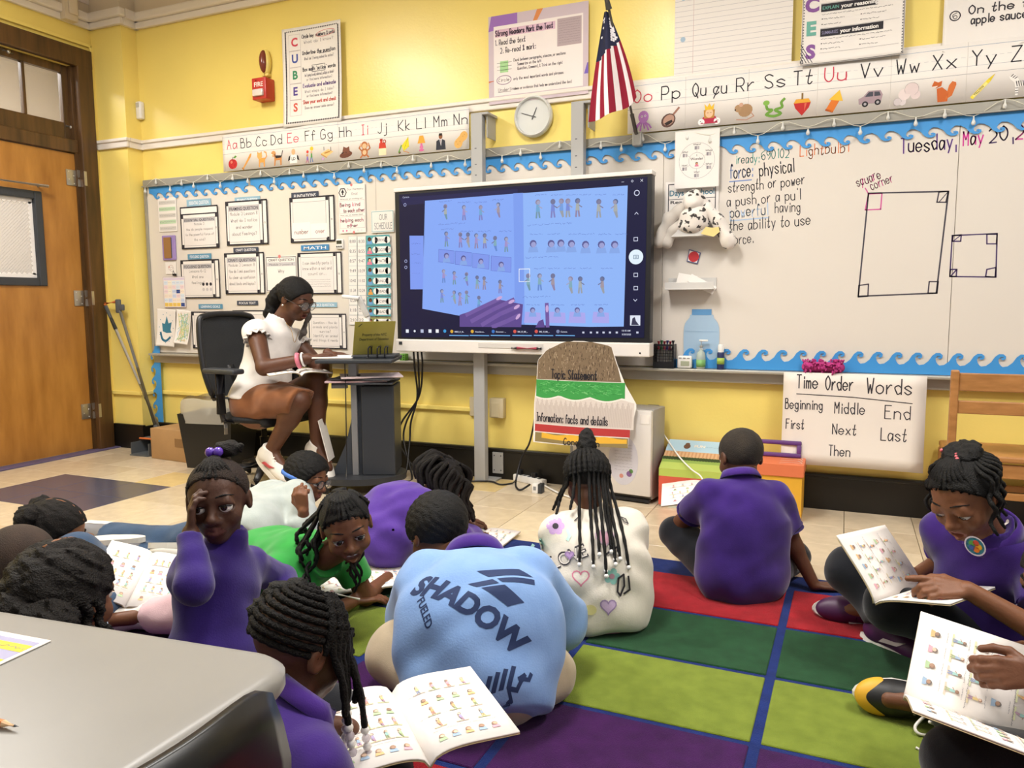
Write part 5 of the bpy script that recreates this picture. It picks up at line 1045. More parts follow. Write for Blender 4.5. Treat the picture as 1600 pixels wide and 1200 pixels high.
# ---------------------------------------------------------------- magnetic shelves, plush, small board things
m_shelf = mat('grey_shelf', '#cfccc8', 0.4)
def shelf(u0, u1, v, label):
    a, c = W(u0, v, 0.10), W(u1, v, 0.10); xx = (a.x+c.x)/2; w_ = c.x-a.x; z = a.z; s_ = thing('magnetic_shelf', label, 'shelf', (xx, D-0.025, z), group='small magnetic shelves on the board')
    MB().box((xx, D-0.075, z), (w_, 0.10, 0.008), bev=0.002).build('shelf_plate', m_shelf, s_); MB().box((xx, D-0.122, z+0.017), (w_, 0.005, 0.034), bev=0.001).build('lip', m_shelf, s_); MB().box((xx, D-0.028, z+0.03), (w_, 0.006, 0.06)).build('back_plate', m_shelf, s_)
    return xx, w_, z
sx_, sw_, sz_ = shelf(1047, 1120, 370, 'small grey magnetic shelf holding the spotted plush')
shelf2 = shelf(1040, 1116, 452, 'small grey magnetic shelf holding loose papers under the red magnet')
for i, (dx, h_, rx, lab) in enumerate(((-0.03, 0.075, 0.2, 'folded white note standing on the lower magnetic shelf'), (0.05, 0.045, 0.5, 'curled white paper slip at the right end of the lower magnetic shelf'))):
    M_ = Matrix.Translation((shelf2[0]+dx, D-0.085, shelf2[2]+0.006)) @ Matrix.Rotation(rx, 4, 'Y') @ Matrix.Rotation(-0.25, 4, 'X'); b = MB().box((0, 0, h_/2), (0.10+0.05*i, 0.002, h_)).box((0, 0.012, h_/2), (0.10, 0.002, h_)); b.xf(M_); tag(b.build('paper_note', m_paper, None, loc=M_.translation), lab, 'paper')
MB_ = MB().box((shelf2[0], D-0.08, shelf2[2]+0.012), (shelf2[1]*0.86, 0.05, 0.014), bev=0.002); tag(MB_.build('board_eraser', m_black, None, loc=(shelf2[0], D-0.08, shelf2[2]+0.005)), 'dark flat eraser lying on the lower magnetic shelf', 'eraser')
# spotted plush with long arms
m_plush = bpy.data.materials.new('spotted_plush'); m_plush.use_nodes = True; nt = m_plush.node_tree; bs = nt.nodes['Principled BSDF']; bs.inputs['Roughness'].default_value = 0.95; bs.inputs['Sheen Weight'].default_value = 0.4
tc = nt.nodes.new('ShaderNodeTexCoord'); vo = nt.nodes.new('ShaderNodeTexVoronoi'); vo.inputs['Scale'].default_value = 26; vo.inputs['Randomness'].default_value = 0.8; nz = nt.nodes.new('ShaderNodeTexNoise'); nz.inputs['Scale'].default_value = 30; mx = nt.nodes.new('ShaderNodeMixRGB'); mx.inputs[0].default_value = 0.06
nt.links.new(tc.outputs['Object'], mx.inputs[1]); nt.links.new(nz.outputs['Color'], mx.inputs[2]); nt.links.new(tc.outputs['Object'], nz.inputs['Vector']); nt.links.new(mx.outputs[0], vo.inputs['Vector'])
rp = nt.nodes.new('ShaderNodeValToRGB'); rp.color_ramp.elements[0].position = 0.30; rp.color_ramp.elements[0].color = (*lin('#3a3634'), 1); rp.color_ramp.elements[1].position = 0.36; rp.color_ramp.elements[1].color = (*lin('#e4dcd4'), 1)
nt.links.new(vo.outputs['Distance'], rp.inputs[0]); nt.links.new(rp.outputs[0], bs.inputs['Base Color'])
yp = D-0.10; pw = lambda u, v, y=yp: ony(u, v, y)
t = thing('plush_toy', 'white plush animal with black spots and long limbs on the small shelf', 'plush toy', (sx_, yp, sz_+0.004))
wv = folds(0.003, 60)
F = Field().ell(pw(1085, 340), (0.075, 0.06, 0.065), k=0.02).ell(pw(1082, 352), (0.085, 0.055, 0.045), k=0.02); field_obj('body', F, 0.006, m_plush, t, wob=wv)
F = Field().ell(pw(1084, 314), (0.055, 0.05, 0.058)).ell(pw(1079, 320, yp-0.03), (0.03, 0.03, 0.025)).cap(pw(1100, 312), pw(1106, 328), 0.014, 0.018, 0.01); field_obj('head', F, 0.005, m_plush, t, wob=wv)
F = Field().chain([pw(1106, 325), pw(1122, 345), pw(1136, 372)], [0.03, 0.032, 0.036], 0.02).ell(pw(1139, 378), (0.035, 0.03, 0.04)); field_obj('arm', F, 0.006, m_plush, t, wob=wv)
F = Field().chain([pw(1066, 325), pw(1046, 342), pw(1030, 378)], [0.03, 0.032, 0.034], 0.02); field_obj('arm', F, 0.006, mat('plush_cream', '#c9c1b8', 0.95, sheen=0.4), t, wob=wv)
F = Field().chain([pw(1062, 352), pw(1050, 362), pw(1042, 380)], [0.028, 0.028, 0.03], 0.02); field_obj('leg', F, 0.006, mat('plush_cream', '#c9c1b8'), t, wob=wv)
q = pw(1109, 361, D-0.135); b = MB().prism([(-.045, -.012), (-.02, .022), (.01, .016), (.045, .018), (.05, -.006), (.02, -.03), (-.01, -.022)], q, (1, 0, 0), (0, 0, 1), (0, -1, 0), 0.003); tag(b.build('paper_scrap', mat('yellow_scrap', '#e6cf8a', 0.8), None, loc=q), 'pale yellow torn paper scrap on the shelf under the plush', 'paper')
def magnet(P, w, h): P.poly([(w*.1, h*.2), (w*.8, 0), (w, h*.75), (w*.25, h)], '#5a5f86'); P.up(); P.poly([(w*.16, h*.24), (w*.76, h*.07), (w*.93, h*.72), (w*.28, h*.92)], '#e8e0dc'); P.up(); P.circ(w*.55, h*.49, w*.34, '#c43a40', n=20)
p = W(1083, 401, 0.03); t = thing('shape_magnet', 'square magnet with a red circle tilted on the board under the plush', 'magnet', (p.x-.04, D-0.03, p.z-.04)); fn_ = wall_fn(p.x-.042, p.z-.04, 0.03); MB().prism([(.008, .016), (.066, 0), (.082, .06), (.02, .08)], (p.x-.042, D-0.024, p.z-.04), (1, 0, 0), (0, 0, 1), (0, -1, 0), 0.0058).build('backing', mat('magnet_blue', '#5a5f86'), t); P = Print(); magnet(P, .082, .08); P.build('printed_circle', t, fn_)
# blue paper jar cut-out
a, c = W(1068, 560, 0.028), W(1124, 484, 0.028); xx = (a.x+c.x)/2; w_ = (c.x-a.x)/2; z0 = BZ0+0.003; hz = c.z-z0
t = thing('jar_cutout', 'pale blue paper jar with a darker lid on the board behind the sanitizer', 'paper cutout', (xx, D-0.028, z0))
MB().prism([(q.x, q.y) for q in catmull([(-w_*.9, 0, 0), (-w_, hz*.25, 0), (-w_, hz*.7, 0), (-w_*.7, hz*.86, 0), (-w_*.55, hz*.92, 0), (w_*.55, hz*.92, 0), (w_*.7, hz*.86, 0), (w_, hz*.7, 0), (w_, hz*.25, 0), (w_*.9, 0, 0)], 4)], (xx, D-0.027, z0), (1, 0, 0), (0, 0, 1), (0, -1, 0), 0.0012).build('jar_paper', mat('pale_blue_card', '#a3bfd8', 0.6), t)
MB().box((xx, D-0.0285, z0+hz*.96), (w_*1.12, 0.0015, hz*.10)).build('lid_paper', mat('mid_blue_card', '#5f97c9', 0.6), t); MB().box((xx, D-0.0286, z0+hz*.62), (w_*1.9, 0.0008, 0.002)).build('fold_line', mat('pale_line', '#8fb0cc'), t)
# things standing on the tray
ty = D-0.055; tz = BZ0-0.004
a, c = ony(1023, 574, ty), ony(1054, 574, ty); xx = (a.x+c.x)/2; w_ = c.x-a.x
t = thing('marker_cup', 'black mesh cup of markers on the board tray', 'pen holder', (xx, ty, tz))
b = MB()
for sx2, dx2, ss in ((-1, 0, (0.003, 0.07)), (1, 0, (0.003, 0.07))): b.box((xx+sx2*w_/2, ty, tz+0.065), (0.004, 0.07, 0.13))
for sy2 in (-1, 1): b.box((xx, ty+sy2*0.035, tz+0.018), (w_, 0.003, 0.034)).box((xx, ty+sy2*0.035, tz+0.125), (w_+0.004, 0.004, 0.010))
for k in range(9):
    for sy2 in (-1, 1): b.box((xx-w_/2+w_*(k+.5)/9, ty+sy2*0.035, tz+0.07), (0.0022, 0.002, 0.11))
for k in range(6): b.box((xx, ty-0.035, tz+0.035+k*0.015), (w_, 0.002, 0.0022))
b.box((xx, ty, tz+0.002), (w_, 0.07, 0.004)); b.build('cup', m_black, t)
for k, cc in enumerate(('#c0394a', '#2f8a4a', '#c0394a', '#2f3a8a', '#c0394a', '#1f1f24')):
    qx = xx-w_*.36+w_*.72*k/5; l_ = 'marker standing in the black cup, %s one' % ('leftmost red', 'green', 'middle red', 'blue', 'right-hand red', 'black')[k]
    mk_ = thing('marker', l_, 'marker', (qx, ty, tz+0.005), group='markers in the black cup'); MB().cyl((qx, ty, tz+0.005), (qx+.004, ty, tz+0.10), 0.0085).build('barrel', mat('marker_white', '#d9d5d0', 0.4), mk_, 40); MB().cyl((qx+.004, ty, tz+0.10), (qx+.006, ty, tz+0.145+.004*(k % 2)), 0.009).build('cap', mat('cap_'+cc, cc, 0.4), mk_, 40)
a = ony(1070, 563, ty); t = thing('desk_timer', 'white digital timer with a grey display on the board tray', 'timer', (a.x, ty, tz))
MB().box((a.x, ty, tz+0.035), (0.078, 0.03, 0.068), bev=0.010, seg=3).build('body', m_white, t, 40); MB().box((a.x+.004, ty-0.0155, tz+0.028), (0.046, 0.003, 0.026), bev=0.001).build('display', mat('lcd_green', '#a9ad94', 0.3), t)
for k in range(3): MB().box((a.x-.022+.022*k, ty-0.0155, tz+0.056), (0.014, 0.003, 0.007), bev=0.001).build('button', mat('button_grey', '#9a9a98'), t)
a = ony(1095, 570, ty); t = thing('sanitizer_bottle', 'clear hand sanitizer pump bottle with green label on the board tray', 'bottle', (a.x, ty, tz))
MB().lathe([(0, 0), (.031, 0), (.034, .006), (.034, .07), (.028, .088), (.014, .098), (.013, .104), (0, .104)], (a.x, ty, tz), n=20, sy=.7).build('bottle', mat('clear_gel', '#cfd8c8', 0.08, alpha=0.65), t, 50); MB().lathe([(.0346, .012), (.0346, .05)], (a.x, ty, tz), n=20, sy=.71).build('label', mat('label_green', '#7fb46a', 0.5), t, True)
MB().cyl((a.x, ty, tz+.104), (a.x, ty, tz+.122), .014).cyl((a.x, ty, tz+.122), (a.x, ty, tz+.150), .005).box((a.x+.012, ty, tz+.152), (.046, .012, .010), bev=.003).build('pump', mat('clear_pump', '#e6e6e2', 0.2), t, 40)
a = ony(1126, 566, ty); t = thing('spray_bottle', 'slim navy bottle with green label and white cap on the board tray', 'bottle', (a.x, ty, tz))
MB().lathe([(0, 0), (.018, 0), (.019, .004), (.019, .085), (.016, .092), (0, .092)], (a.x, ty, tz), n=18).build('bottle', mat('navy', '#27305a', 0.3), t, 50); MB().lathe([(.0195, .028), (.0195, .062)], (a.x, ty, tz), n=18).build('label', mat('label_lime', '#9cb84a', 0.5), t, True); MB().lathe([(.0155, .092), (.016, .125), (.013, .132), (0, .132)], (a.x, ty, tz), n=18).build('cap', m_white, t, 50)
# pink chenille duster
a = ony(1286, 574, ty-0.02); F = Field().cap((a.x-.075, ty-.02, tz+.028), (a.x+.075, ty-.02, tz+.028), .026, .026)
t = thing('chenille_duster', 'pink chenille duster lying on the board tray over the Time Order chart', 'duster', (a.x, ty-.02, tz)); field_obj('core', F, 0.006, mat('pink_chenille', '#b3347a', 0.9), t)
b = MB()
for k in range(90):
    th = rnd.uniform(-.6, 3.6); q = Vector((a.x+rnd.uniform(-.09, .09), ty-.02, tz+.03)); d_ = Vector((rnd.uniform(-.3, .3), -math.sin(th), math.cos(th)*.7+.1)).normalized(); e = q+d_*.028; b.tube([e-d_*.008, e+d_*.006, e+d_*.018-Vector((0, 0, .006))], [.004, .0055, .003], 5)
b.build('tufts', mat('pink_chenille', '#b3347a'), t, True)['kind'] = 'stuff'
# green die by the monitor
q = ony(626, 556, D-0.10); q.z = BZ0-0.004+0.021; q.y = D-0.06; t = thing('foam_die', 'green foam die with black dots on the tray under the monitor\'s left corner', 'die', (q.x, q.y, q.z-.021)); MB().box(q, (.042, .042, .042), bev=.004).build('cube', mat('die_green', '#6cae3c', 0.6), t, 40); P = Print(); [P.circ(x_, y_, .004, '#1f2a18', n=8) for x_ in (-.01, .01) for y_ in (-.012, 0, .012)]; P.build('dots', t, plane_fn((q.x, q.y-.0212, q.z), (1, 0, 0), (0, 0, 1), (0, -1, 0)))

# ---------------------------------------------------------------- charts hanging low
def tow(P, w, h):
    P.hand('Time', w*.10, h*.83, h*.145, '#3a363c', h*.012, w=w*.15); P.hand('Order', w*.31, h*.82, h*.15, '#3a363c', h*.012, w=w*.19); P.hand('Words', w*.60, h*.80, h*.16, '#3a363c', h*.012, w=w*.30); P.line([(w*.10, h*.765), (w*.50, h*.75), (w*.91, h*.71)], h*.009, '#3a363c')
    for t_, x_, y_, hh, ww in (('Beginning', .02, .60, .11, .27), ('Middle', .38, .57, .12, .21), ('End', .73, .54, .14, .17), ('First', .03, .38, .105, .13), ('Next', .37, .345, .11, .165), ('Last', .71, .31, .13, .17), ('Then', .35, .115, .11, .15)): P.hand(t_, w*x_, h*y_, h*hh, '#3a363c', h*.010, w=w*ww)
paper('chart_paper', 'chart paper with handwritten Time Order Words hanging below the board', 'chart paper', 1225, 581, 1441, 737, 0.105, tow, m=mat('chart_paper_white', '#e6ddd4', 0.8), curl=0.035, nx=10, ny=8)
# paper burger hanging from the monitor bar
yb = YM-0.06; a, c = ony(836, 690, yb), ony(1000, 533, yb); bx0, bz0, bw, bh = a.x, a.z, c.x-a.x, c.z-a.z
t = thing('burger_chart', 'paper burger chart with Topic Statement and Information layers under the monitor', 'poster', (bx0, yb, bz0))
out = [(0, 0), (.92, .01), (.925, .12), (.99, .41), (.88, .60), (.80, .80), (.755, .95), (.6, .985), (.45, 1.0), (.30, .985), (.12, .90), (.03, .80), (.02, .58), (0, .38)]
def bfn(x, y, z): X = np.stack([bx0+x*bw, np.full_like(x, yb)-z-0.03*np.sin(x*3.0)-0.05*np.clip(x-.78, 0, 1)**1.2*(1.2-y)-0.03*(1-y)**2, bz0+y*bh], 1); return X
PB = Print()
def band(P, y0, y1, x0_, x1_, col, n=24, top=None, bot=None):
    for k in range(n):
        xa, xb2 = x0_+(x1_-x0_)*k/n, x0_+(x1_-x0_)*(k+1)/n; f = lambda x_, fn, y: fn(x_) if fn else y
        P.poly([(xa, f(xa, bot, y0)), (xb2, f(xb2, bot, y0)), (xb2, f(xb2, top, y1)), (xa, f(xa, top, y1))], col)
# the paper itself as one thin sheet cut to the outline
tri = []; G = 26
gp = [(i/G, j/G) for j in range(G+1) for i in range(G+1)]
def xlim(y):
    L = [q for q in out]; xs = []
    for i in range(len(L)):
        (xa, ya), (xc, yc) = L[i], L[(i+1) % len(L)]
        if (ya-y)*(yc-y) <= 0 and ya != yc: xs.append(xa+(xc-xa)*(y-ya)/(yc-ya))
    return (min(xs), max(xs)) if len(xs) > 1 else (.45, .46)
Vv = []; 
for j in range(G+1):
    y = min(max(j/G, 0.006), 0.995); l_, r_ = xlim(y)
    for i in range(G+1): Vv.append((l_+(r_-l_)*i/G, y))
Vv = np.array(Vv); A_ = bfn(Vv[:, 0], Vv[:, 1], np.zeros(len(Vv))); B_ = bfn(Vv[:, 0], Vv[:, 1], np.full(len(Vv), -0.0012)); n = len(Vv); F_ = []
for j in range(G):
    for i in range(G): q = j*(G+1)+i; F_ += [(q, q+1, q+G+2, q+G+1), (n+q, n+q+G+1, n+q+G+2, n+q+1)]
from_data('paper_sheet', np.vstack([A_, B_]), F_, m_paper, t, True)
def rowx(y, pad=0.0): l_, r_ = xlim(y); return l_+pad, r_-pad
for k in range(24):
    y0, y1 = .62+.0153*k, .62+.0153*(k+1); (la, ra), (lb, rb) = rowx(y0, .006), rowx(min(y1, .99), .006); PB.poly([(la, y0), (min(ra, .845-.09*k/24), y0), (min(rb, .845-.09*(k+1)/24), y1), (lb, y1)], '#7d6a54')
PB.up()
for k in range(420):
    y = rnd.uniform(.64, .965); l_, r_ = rowx(y, .02); x_ = rnd.uniform(l_, min(r_, .80)); PB.line([(x_, y), (x_+rnd.uniform(-.006, .006), y+rnd.uniform(-.03, .03))], .006, rnd.choice(['#5f4f3e', '#6b5a47', '#94806a', '#a8957c', '#4f4236']))
band(PB, .44, .62, .02, .88, '#3f9a4c', 30, top=lambda x_: .615+.0*x_, bot=lambda x_: .475-.035*abs(math.sin(x_*10.5+.4))); PB.up()
for k in range(170):
    y = rnd.uniform(.50, .60); x_ = rnd.uniform(.04, .84); PB.line([(x_, y), (x_+.03, y+rnd.uniform(-.02, .02))], .006, rnd.choice(['#2f8740', '#57b060', '#4aa553', '#79c07a']))
PB.up(-2); band(PB, .185, .46, .01, .965, '#d9cfc8', 24, top=lambda x_: .46-.035*abs(math.sin(x_*10.5+.4))); PB.up()
for k in range(120): x_ = .02+.93*k/120; PB.line([(x_, .20), (x_+.004, .40+.03*math.sin(k))], .003, '#b3a49c')
PB.up(); band(PB, .115, .185, .015, .935, '#b23a3a', 12); band(PB, .015, .105, .02, .92, '#8b7a50', 12); PB.up(); band(PB, .03, .10, .09, .91, '#e3b03c', 20, bot=lambda x_: .035+.025*abs(x_-.5)*2, top=lambda x_: .10+.008*math.sin(x_*20)); PB.up()
PB.hand('Topic Statement', .18, .635, .085, '#26242b', .010, w=.44); PB.hand('Information: facts and details', .03, .215, .080, '#3a363c', .009, w=.70); PB.hand('Conclusion', .32, .012, .06, '#26242b', .009, w=.34)
PB.split(.06); PB.build('crayon_layers', t, bfn, eps=0.0003)
# ---------------------------------------------------------------- low wall items
def wbox(name, label, cat, u0, v0, u1, v1, dep, m, det=None, y=None):
    x0, z0, x1, z1 = rect_px(u0, v0, u1, v1, dep); t = thing(name, label, cat, ((x0+x1)/2, D, z0)); MB().box(((x0+x1)/2, D-dep/2, (z0+z1)/2), (x1-x0, dep, z1-z0), bev=min(.006, dep*.3)).build('plate', m, t, 40)
    if det: det(t, (x0+x1)/2, (z0+z1)/2, D-dep)
    return t
m_cream = mat('cream_plastic', '#cdbf9c', 0.45)
def sock(t, x, z, y):
    for dz in (-.03, .03): MB().box((x, y-.001, z+dz), (.012, .004, .016), bev=.002).build('socket', m_dgrey, t)
    MB().ball((x, y, z), (.003, .002, .003), 8, 4).build('screw', m_steel, t, True)
wbox('outlet_plate', 'cream outlet plate half hidden behind the grey monitor post', 'outlet', 733, 620, 752, 651, 0.02, m_cream, sock)
wbox('junction_box', 'cream raised box on the yellow wall right of the grey monitor post', 'junction box', 764, 622, 786, 654, 0.05, m_cream, lambda t, x, z, y: MB().box((x-.006, y-.002, z-.01), (.05, .006, .085), bev=.002).build('cover', m_cream, t))
wbox('power_outlet', 'dark grey outlet on the wall above the small fridge', 'outlet', 1010, 633, 1028, 668, 0.04, mat('outlet_grey', '#6d6a66', 0.5), sock)
b = MB().box(((XP-2.1)/2, D-.01, .415), (-2.1-XP, .02, .026), bev=.004).box(((XL+XP)/2, YP-.01, .415), (XP-XL+.02, .02, .026), bev=.004).box((XP+.01, (YP+D)/2-.01, .415), (.02, D-YP+.0, .026), bev=.004)
struct('trim_11', b, m_yel)
# dark lower wall heater strip under the tray, left of the fridge
# ---------------------------------------------------------------- fridge, boxes
fa = -.14; fr_ = thing('mini_fridge', 'white mini fridge with an oval notice on its door under the board', 'fridge', (-.917, 3.935, 0), fa)
FW, FD, FH = .46, .17, .505
m_fr = mat('fridge_white', '#dcd6d0', 0.35); m_frg = mat('fridge_grey', '#9a958f', 0.45)
MB().box((-FW/2, .035+FD/2, FH/2+.01), (FW, FD, FH-.02), bev=.006).build('cabinet', m_frg, fr_, 40); MB().box((-FW/2, .017, FH/2+.018), (FW, .034, FH-.045), bev=.008).build('door', m_fr, fr_, 40); MB().box((-FW/2, .02, .016), (FW-.02, .03, .016)).build('kick_plate', m_black, fr_); MB().box((-.035, -.001, FH-.05), (.05, .002, .05)).build('spec_label', m_paper, fr_)
for x_ in (-.04, -FW+.04): MB().cyl((x_, .06, 0), (x_, .06, .014), .014).build('foot', m_black, fr_)
P = Print(); rx, rz = .085, .135; P.circ(0, 0, rx, '#c9c6cf', rz, 36); P.up(); [squiggle(P, -.05, .05, .08-.017*k, .010, '#8d8a98', .0012) for k in range(9)]; P.circ(.035, -.07, .016, '#7d5a8a'); P.circ(.045, -.055, .012, '#5d8a4a'); P.circ(-.01, -.085, .012, '#c98a7a'); P.build('oval_notice', fr_, plane_fn((-.155, -.0005, .225), (1, 0, 0), (0, 0, 1), (0, -1, 0)))
# left box: picture lid with sloping top
x0, x1, y0, y1 = -.872, -.49, 3.93, 4.19; zf, zb_ = .205, .315
t = thing('storage_box', 'red storage box with a sky and fence picture lid, beside the fridge', 'box', ((x0+x1)/2, y0, 0))
MB().prism([(y0, .012), (y1, .012), (y1, zb_), (y0, zf)], (x0, 0, 0), (0, 1, 0), (0, 0, 1), (1, 0, 0), x1-x0).build('body', mat('box_red', '#d05a44', 0.6), t); MB().box(((x0+x1)/2+.02, y0+.1, .006), (x1-x0-.06, .2, .012)).build('bottom_strip', mat('box_print_pale', '#b9c0b0', 0.6), t)
sl_ = math.hypot(y1-y0, zb_-zf); uy_ = Vector((0, (y1-y0)/sl_, (zb_-zf)/sl_)); nn = Vector((0, -uy_.z, uy_.y)); P = Print(); w_ = x1-x0
P.rect(0, 0, w_, sl_*.22, '#a9b95c'); P.rect(0, sl_*.22, w_, sl_*.42, '#8aa34f'); P.rect(0, sl_*.42, w_, sl_*.60, '#c9a27a'); P.rect(0, sl_*.60, w_, sl_, '#a9c6d6'); P.up()
for k in range(40): P.rect(w_*k/40+.001, sl_*.40, w_*(k+1)/40-.001, sl_*(.57+.02*(k % 2)), '#c08f66' if k % 2 else '#cfa67c')
P.up()
for k in range(26): P.circ(w_*(k+.5)/26, sl_*.36, .012, '#3f4f2c', .016, 8)
P.up(); P.circ(w_*.28, sl_*.78, .018, '#6b4a38', .024); P.circ(w_*.28, sl_*.86, .012, '#7a5a44'); P.text('FUN', w_*.38, sl_*.76, .022, '#e6dccc', .03); squiggle(P, w_*.54, w_*.8, sl_*.77, .010, '#7d94a4')
P.build('lid_picture', t, plane_fn((x0, y0, zf), (1, 0, 0), uy_, nn), eps=.0004)
P = Print(); P.rect(0, zf-.04, w_, zf, '#b4c65e'); P.circ(.09, .085, .018, '#8a5f4a', .022); P.circ(.09, .112, .013, '#a37a5c'); P.up(); P.circ(.085, .114, .003, '#2f2420'); P.circ(.095, .114, .003, '#2f2420'); P.build('front_picture', t, plane_fn((x0, y0, 0), (1, 0, 0), (0, 0, 1), (0, -1, 0)))
# right box
x0, x1, y0, y1 = -.475, -.165, 3.90, 4.17
t = thing('file_box', 'yellow cardboard box with an orange lid, right of the red box', 'box', ((x0+x1)/2, y0, 0))
MB().box(((x0+x1)/2, (y0+y1)/2, .115), (x1-x0-.008, y1-y0-.008, .23), bev=.002).build('body', mat('box_yellow', '#e0a92e', 0.6, var=.05), t); MB().box(((x0+x1)/2, (y0+y1)/2, .25), (x1-x0+.006, y1-y0+.006, .062), bev=.003).build('lid', mat('box_orange', '#d9744a', 0.6), t)
P = Print(); w_ = x1-x0; P.text('Fundations', .05, .076, .026, '#2f2a22', .0, w=.225); P.text('SECOND EDITION', .10, .058, .012, '#2f2a22', .02, w=.17); P.circ(.262, .030, .026, '#1f1c1c', n=26); P.up(); P.text('1', .262, .016, .030, '#e9c96a', .02, 'c'); P.poly([(.225, .125), (.25, .148), (.272, .126), (.248, .103)], '#dba48c'); P.up(); P.ring(.2485, .1255, .007, .002, '#3a2a24')
for k in range(6): P.line([(.185+.006*k, .118+.02*math.sin(k*.6)), (.188+.006*k, .120+.02*math.sin(k*.6+.3))], .002, '#3a2a24')
P.build('lettering', t, plane_fn((x0+.004, y0+.004, 0), (1, 0, 0), (0, 0, 1), (0, -1, 0)))
P = Print(); [P.line([(q.x, q.y) for q in catmull([(.20, .02+.05*k, 0), (.25, .05+.05*k, 0), (.30, .04+.05*k, 0), (.28, .10+.05*k, 0)], 5)], .006, '#e6c4b4') for k in range(3)]; P.build('lid_print', t, plane_fn((x0, y0, .2815), (1, 0, 0), (0, 1, 0), (0, 0, 1)))
M_ = Matrix.Translation((-.335, 4.07, .282)) @ Matrix.Rotation(-.25, 4, 'X'); b = MB(); w_, h_, q = .30, .085, .022
for c, d_ in (((0, 0, q/2), (w_, .022, q)), ((0, 0, h_-q/2), (w_, .022, q)), ((-w_/2+q/2, 0, h_/2), (q, .0218, h_-2*q+.004)), ((w_/2-q/2, 0, h_/2), (q, .0218, h_-2*q+.004))): b.box(c, d_, bev=.006)
b.xf(M_); tag(b.build('tablet_bumper', mat('bumper_purple', '#5c2f74', 0.5), None, 40, loc=M_.translation), 'purple hollow tablet bumper frame standing on the orange box lid', 'tablet case')
# wooden chair at the right edge
t = thing('wooden_chair', 'light wooden ladder-back chair against the wall at the right edge', 'chair', (.66, 3.9, 0)); m_ch = mat('chair_wood', '#b9824a', 0.45, var=.18, vscale=5, stretch=(2, 2, 8), col2='#9c6a36')
cx0, cx1, cyb, cyf = .445, .86, 3.85, 4.16; zt_ = ony(1487, 578, cyb).z
for i, xx in enumerate((cx0, cx1)):
    MB().box((xx, cyb, zt_/2), (.032, .036, zt_), bev=.006).build('leg', m_ch, t); MB().box((xx, cyf, .185), (.034, .034, .37), bev=.006).build('leg', m_ch, t)
    MB().box((xx, (cyb+cyf)/2, .16), (.02, cyf-cyb-.03, .025), bev=.004).build('side_stretcher', m_ch, t)
for za, zbb in ((zt_-.09, zt_-.012), (.575, .632)): MB().box(((cx0+cx1)/2, cyb, (za+zbb)/2), (cx1-cx0-.03, .02, zbb-za), bev=.004).build('back_slat', m_ch, t)
MB().box(((cx0+cx1)/2, (cyb+cyf)/2, .385), (cx1-cx0+.03, cyf-cyb+.05, .028), bev=.008).build('seat', m_ch, t); MB().box(((cx0+cx1)/2, cyb, .33), (cx1-cx0-.03, .02, .06), bev=.003).build('apron', m_ch, t); MB().box(((cx0+cx1)/2, cyb, .22), (cx1-cx0-.03, .02, .03), bev=.003).build('stretcher', m_ch, t); MB().box(((cx0+cx1)/2, cyf, .19), (cx1-cx0-.03, .02, .03), bev=.003).build('stretcher', m_ch, t)
# power strip, adapter, cables
a = onz(806, 750, 0); c = onz(850, 760, 0); d_ = (c-a).normalized(); ang = math.atan2(d_.y, d_.x); t = thing('power_strip', 'white power strip lying on the floor by the wall', 'power strip', ((a+c)/2), ang); MB().box((0, 0, .02), (.24, .045, .04), bev=.006).build('body', m_white, t, 40)
for k in range(5): MB().box((-.08+.04*k, 0, .0405), (.018, .022, .002)).build('socket', m_dgrey, t)
for k in (0, 3): MB().box((-.08+.04*k, 0, .055), (.03, .03, .03), bev=.006).build('plug', m_black, t)
a = onz(840, 770, 0); t = thing('charger_cube', 'small white and grey charger cube on the floor beside the power strip', 'charger', a); MB().box(a+Vector((-.008, 0, .028)), (.036, .05, .056), bev=.005).build('front_half', m_white, t, 40); MB().box(a+Vector((.020, .004, .028)), (.024, .05, .054), bev=.005).build('back_half', m_dgrey, t, 40); MB().box(a+Vector((-.008, -.0255, .03)), (.016, .001, .022)).build('port', mat('port_grey', '#8d8d90', .4), t)
def cable(name, label, pts, r, m): 
    p0 = Vector(pts[0]); return tag(MB().tube(catmull(pts, 8), r, 6).build(name, m, None, True, loc=p0), label, 'cable')
cable('cable', 'white flex running from the power strip along the floor to the fridge', [onz(850, 758, .012), onz(868, 768, .008), onz(885, 775, .008), onz(905, 778, .008), (-1.15, 4.12, .01)], .005, m_white)
cable('cable', 'black lead from the burger chart down to the power strip', [ony(838, 640, 4.05), ony(828, 690, 4.1), ony(815, 715, 4.12), onz(806, 752, .03), onz(808, 763, .01), onz(815, 765, .01), onz(828, 757, .03)], .006, m_black)
cable('cable', 'black lead along the floor behind the grey post', [onz(690, 752, .01), onz(728, 752, .008), onz(765, 752, .008), onz(782, 757, .008), onz(800, 755, .008), onz(806, 750, .05)], .005, m_black)
cable('cable', 'white cord hanging from the wall outlet over the red box', [ony(1024, 660, D-.05), ony(1040, 683, 4.15), ony(1060, 712, 4.0), ony(1080, 733, 3.91), ony(1096, 746, 3.86), ony(1102, 770, 3.80), onz(1104, 800, .008)], .0042, m_white)
for k, (du, lab) in enumerate(((0, 'left one of the black monitor leads hanging to the floor'), (6, 'middle one of the black monitor leads hanging to the floor'), (12, 'right one of the black monitor leads hanging to the floor'))):
    cable('cable', lab, [ony(646+du, 545, 4.05), ony(648+du*1.0, 575, 4.08), ony(652+du*.2, 620, 4.14), ony(642-du*1.2, 660, 4.12), ony(640-du*1.5, 690, 4.10), onz(632+du*2, 745, .012), onz(610+du*4, 752, .008)], .006, m_black)
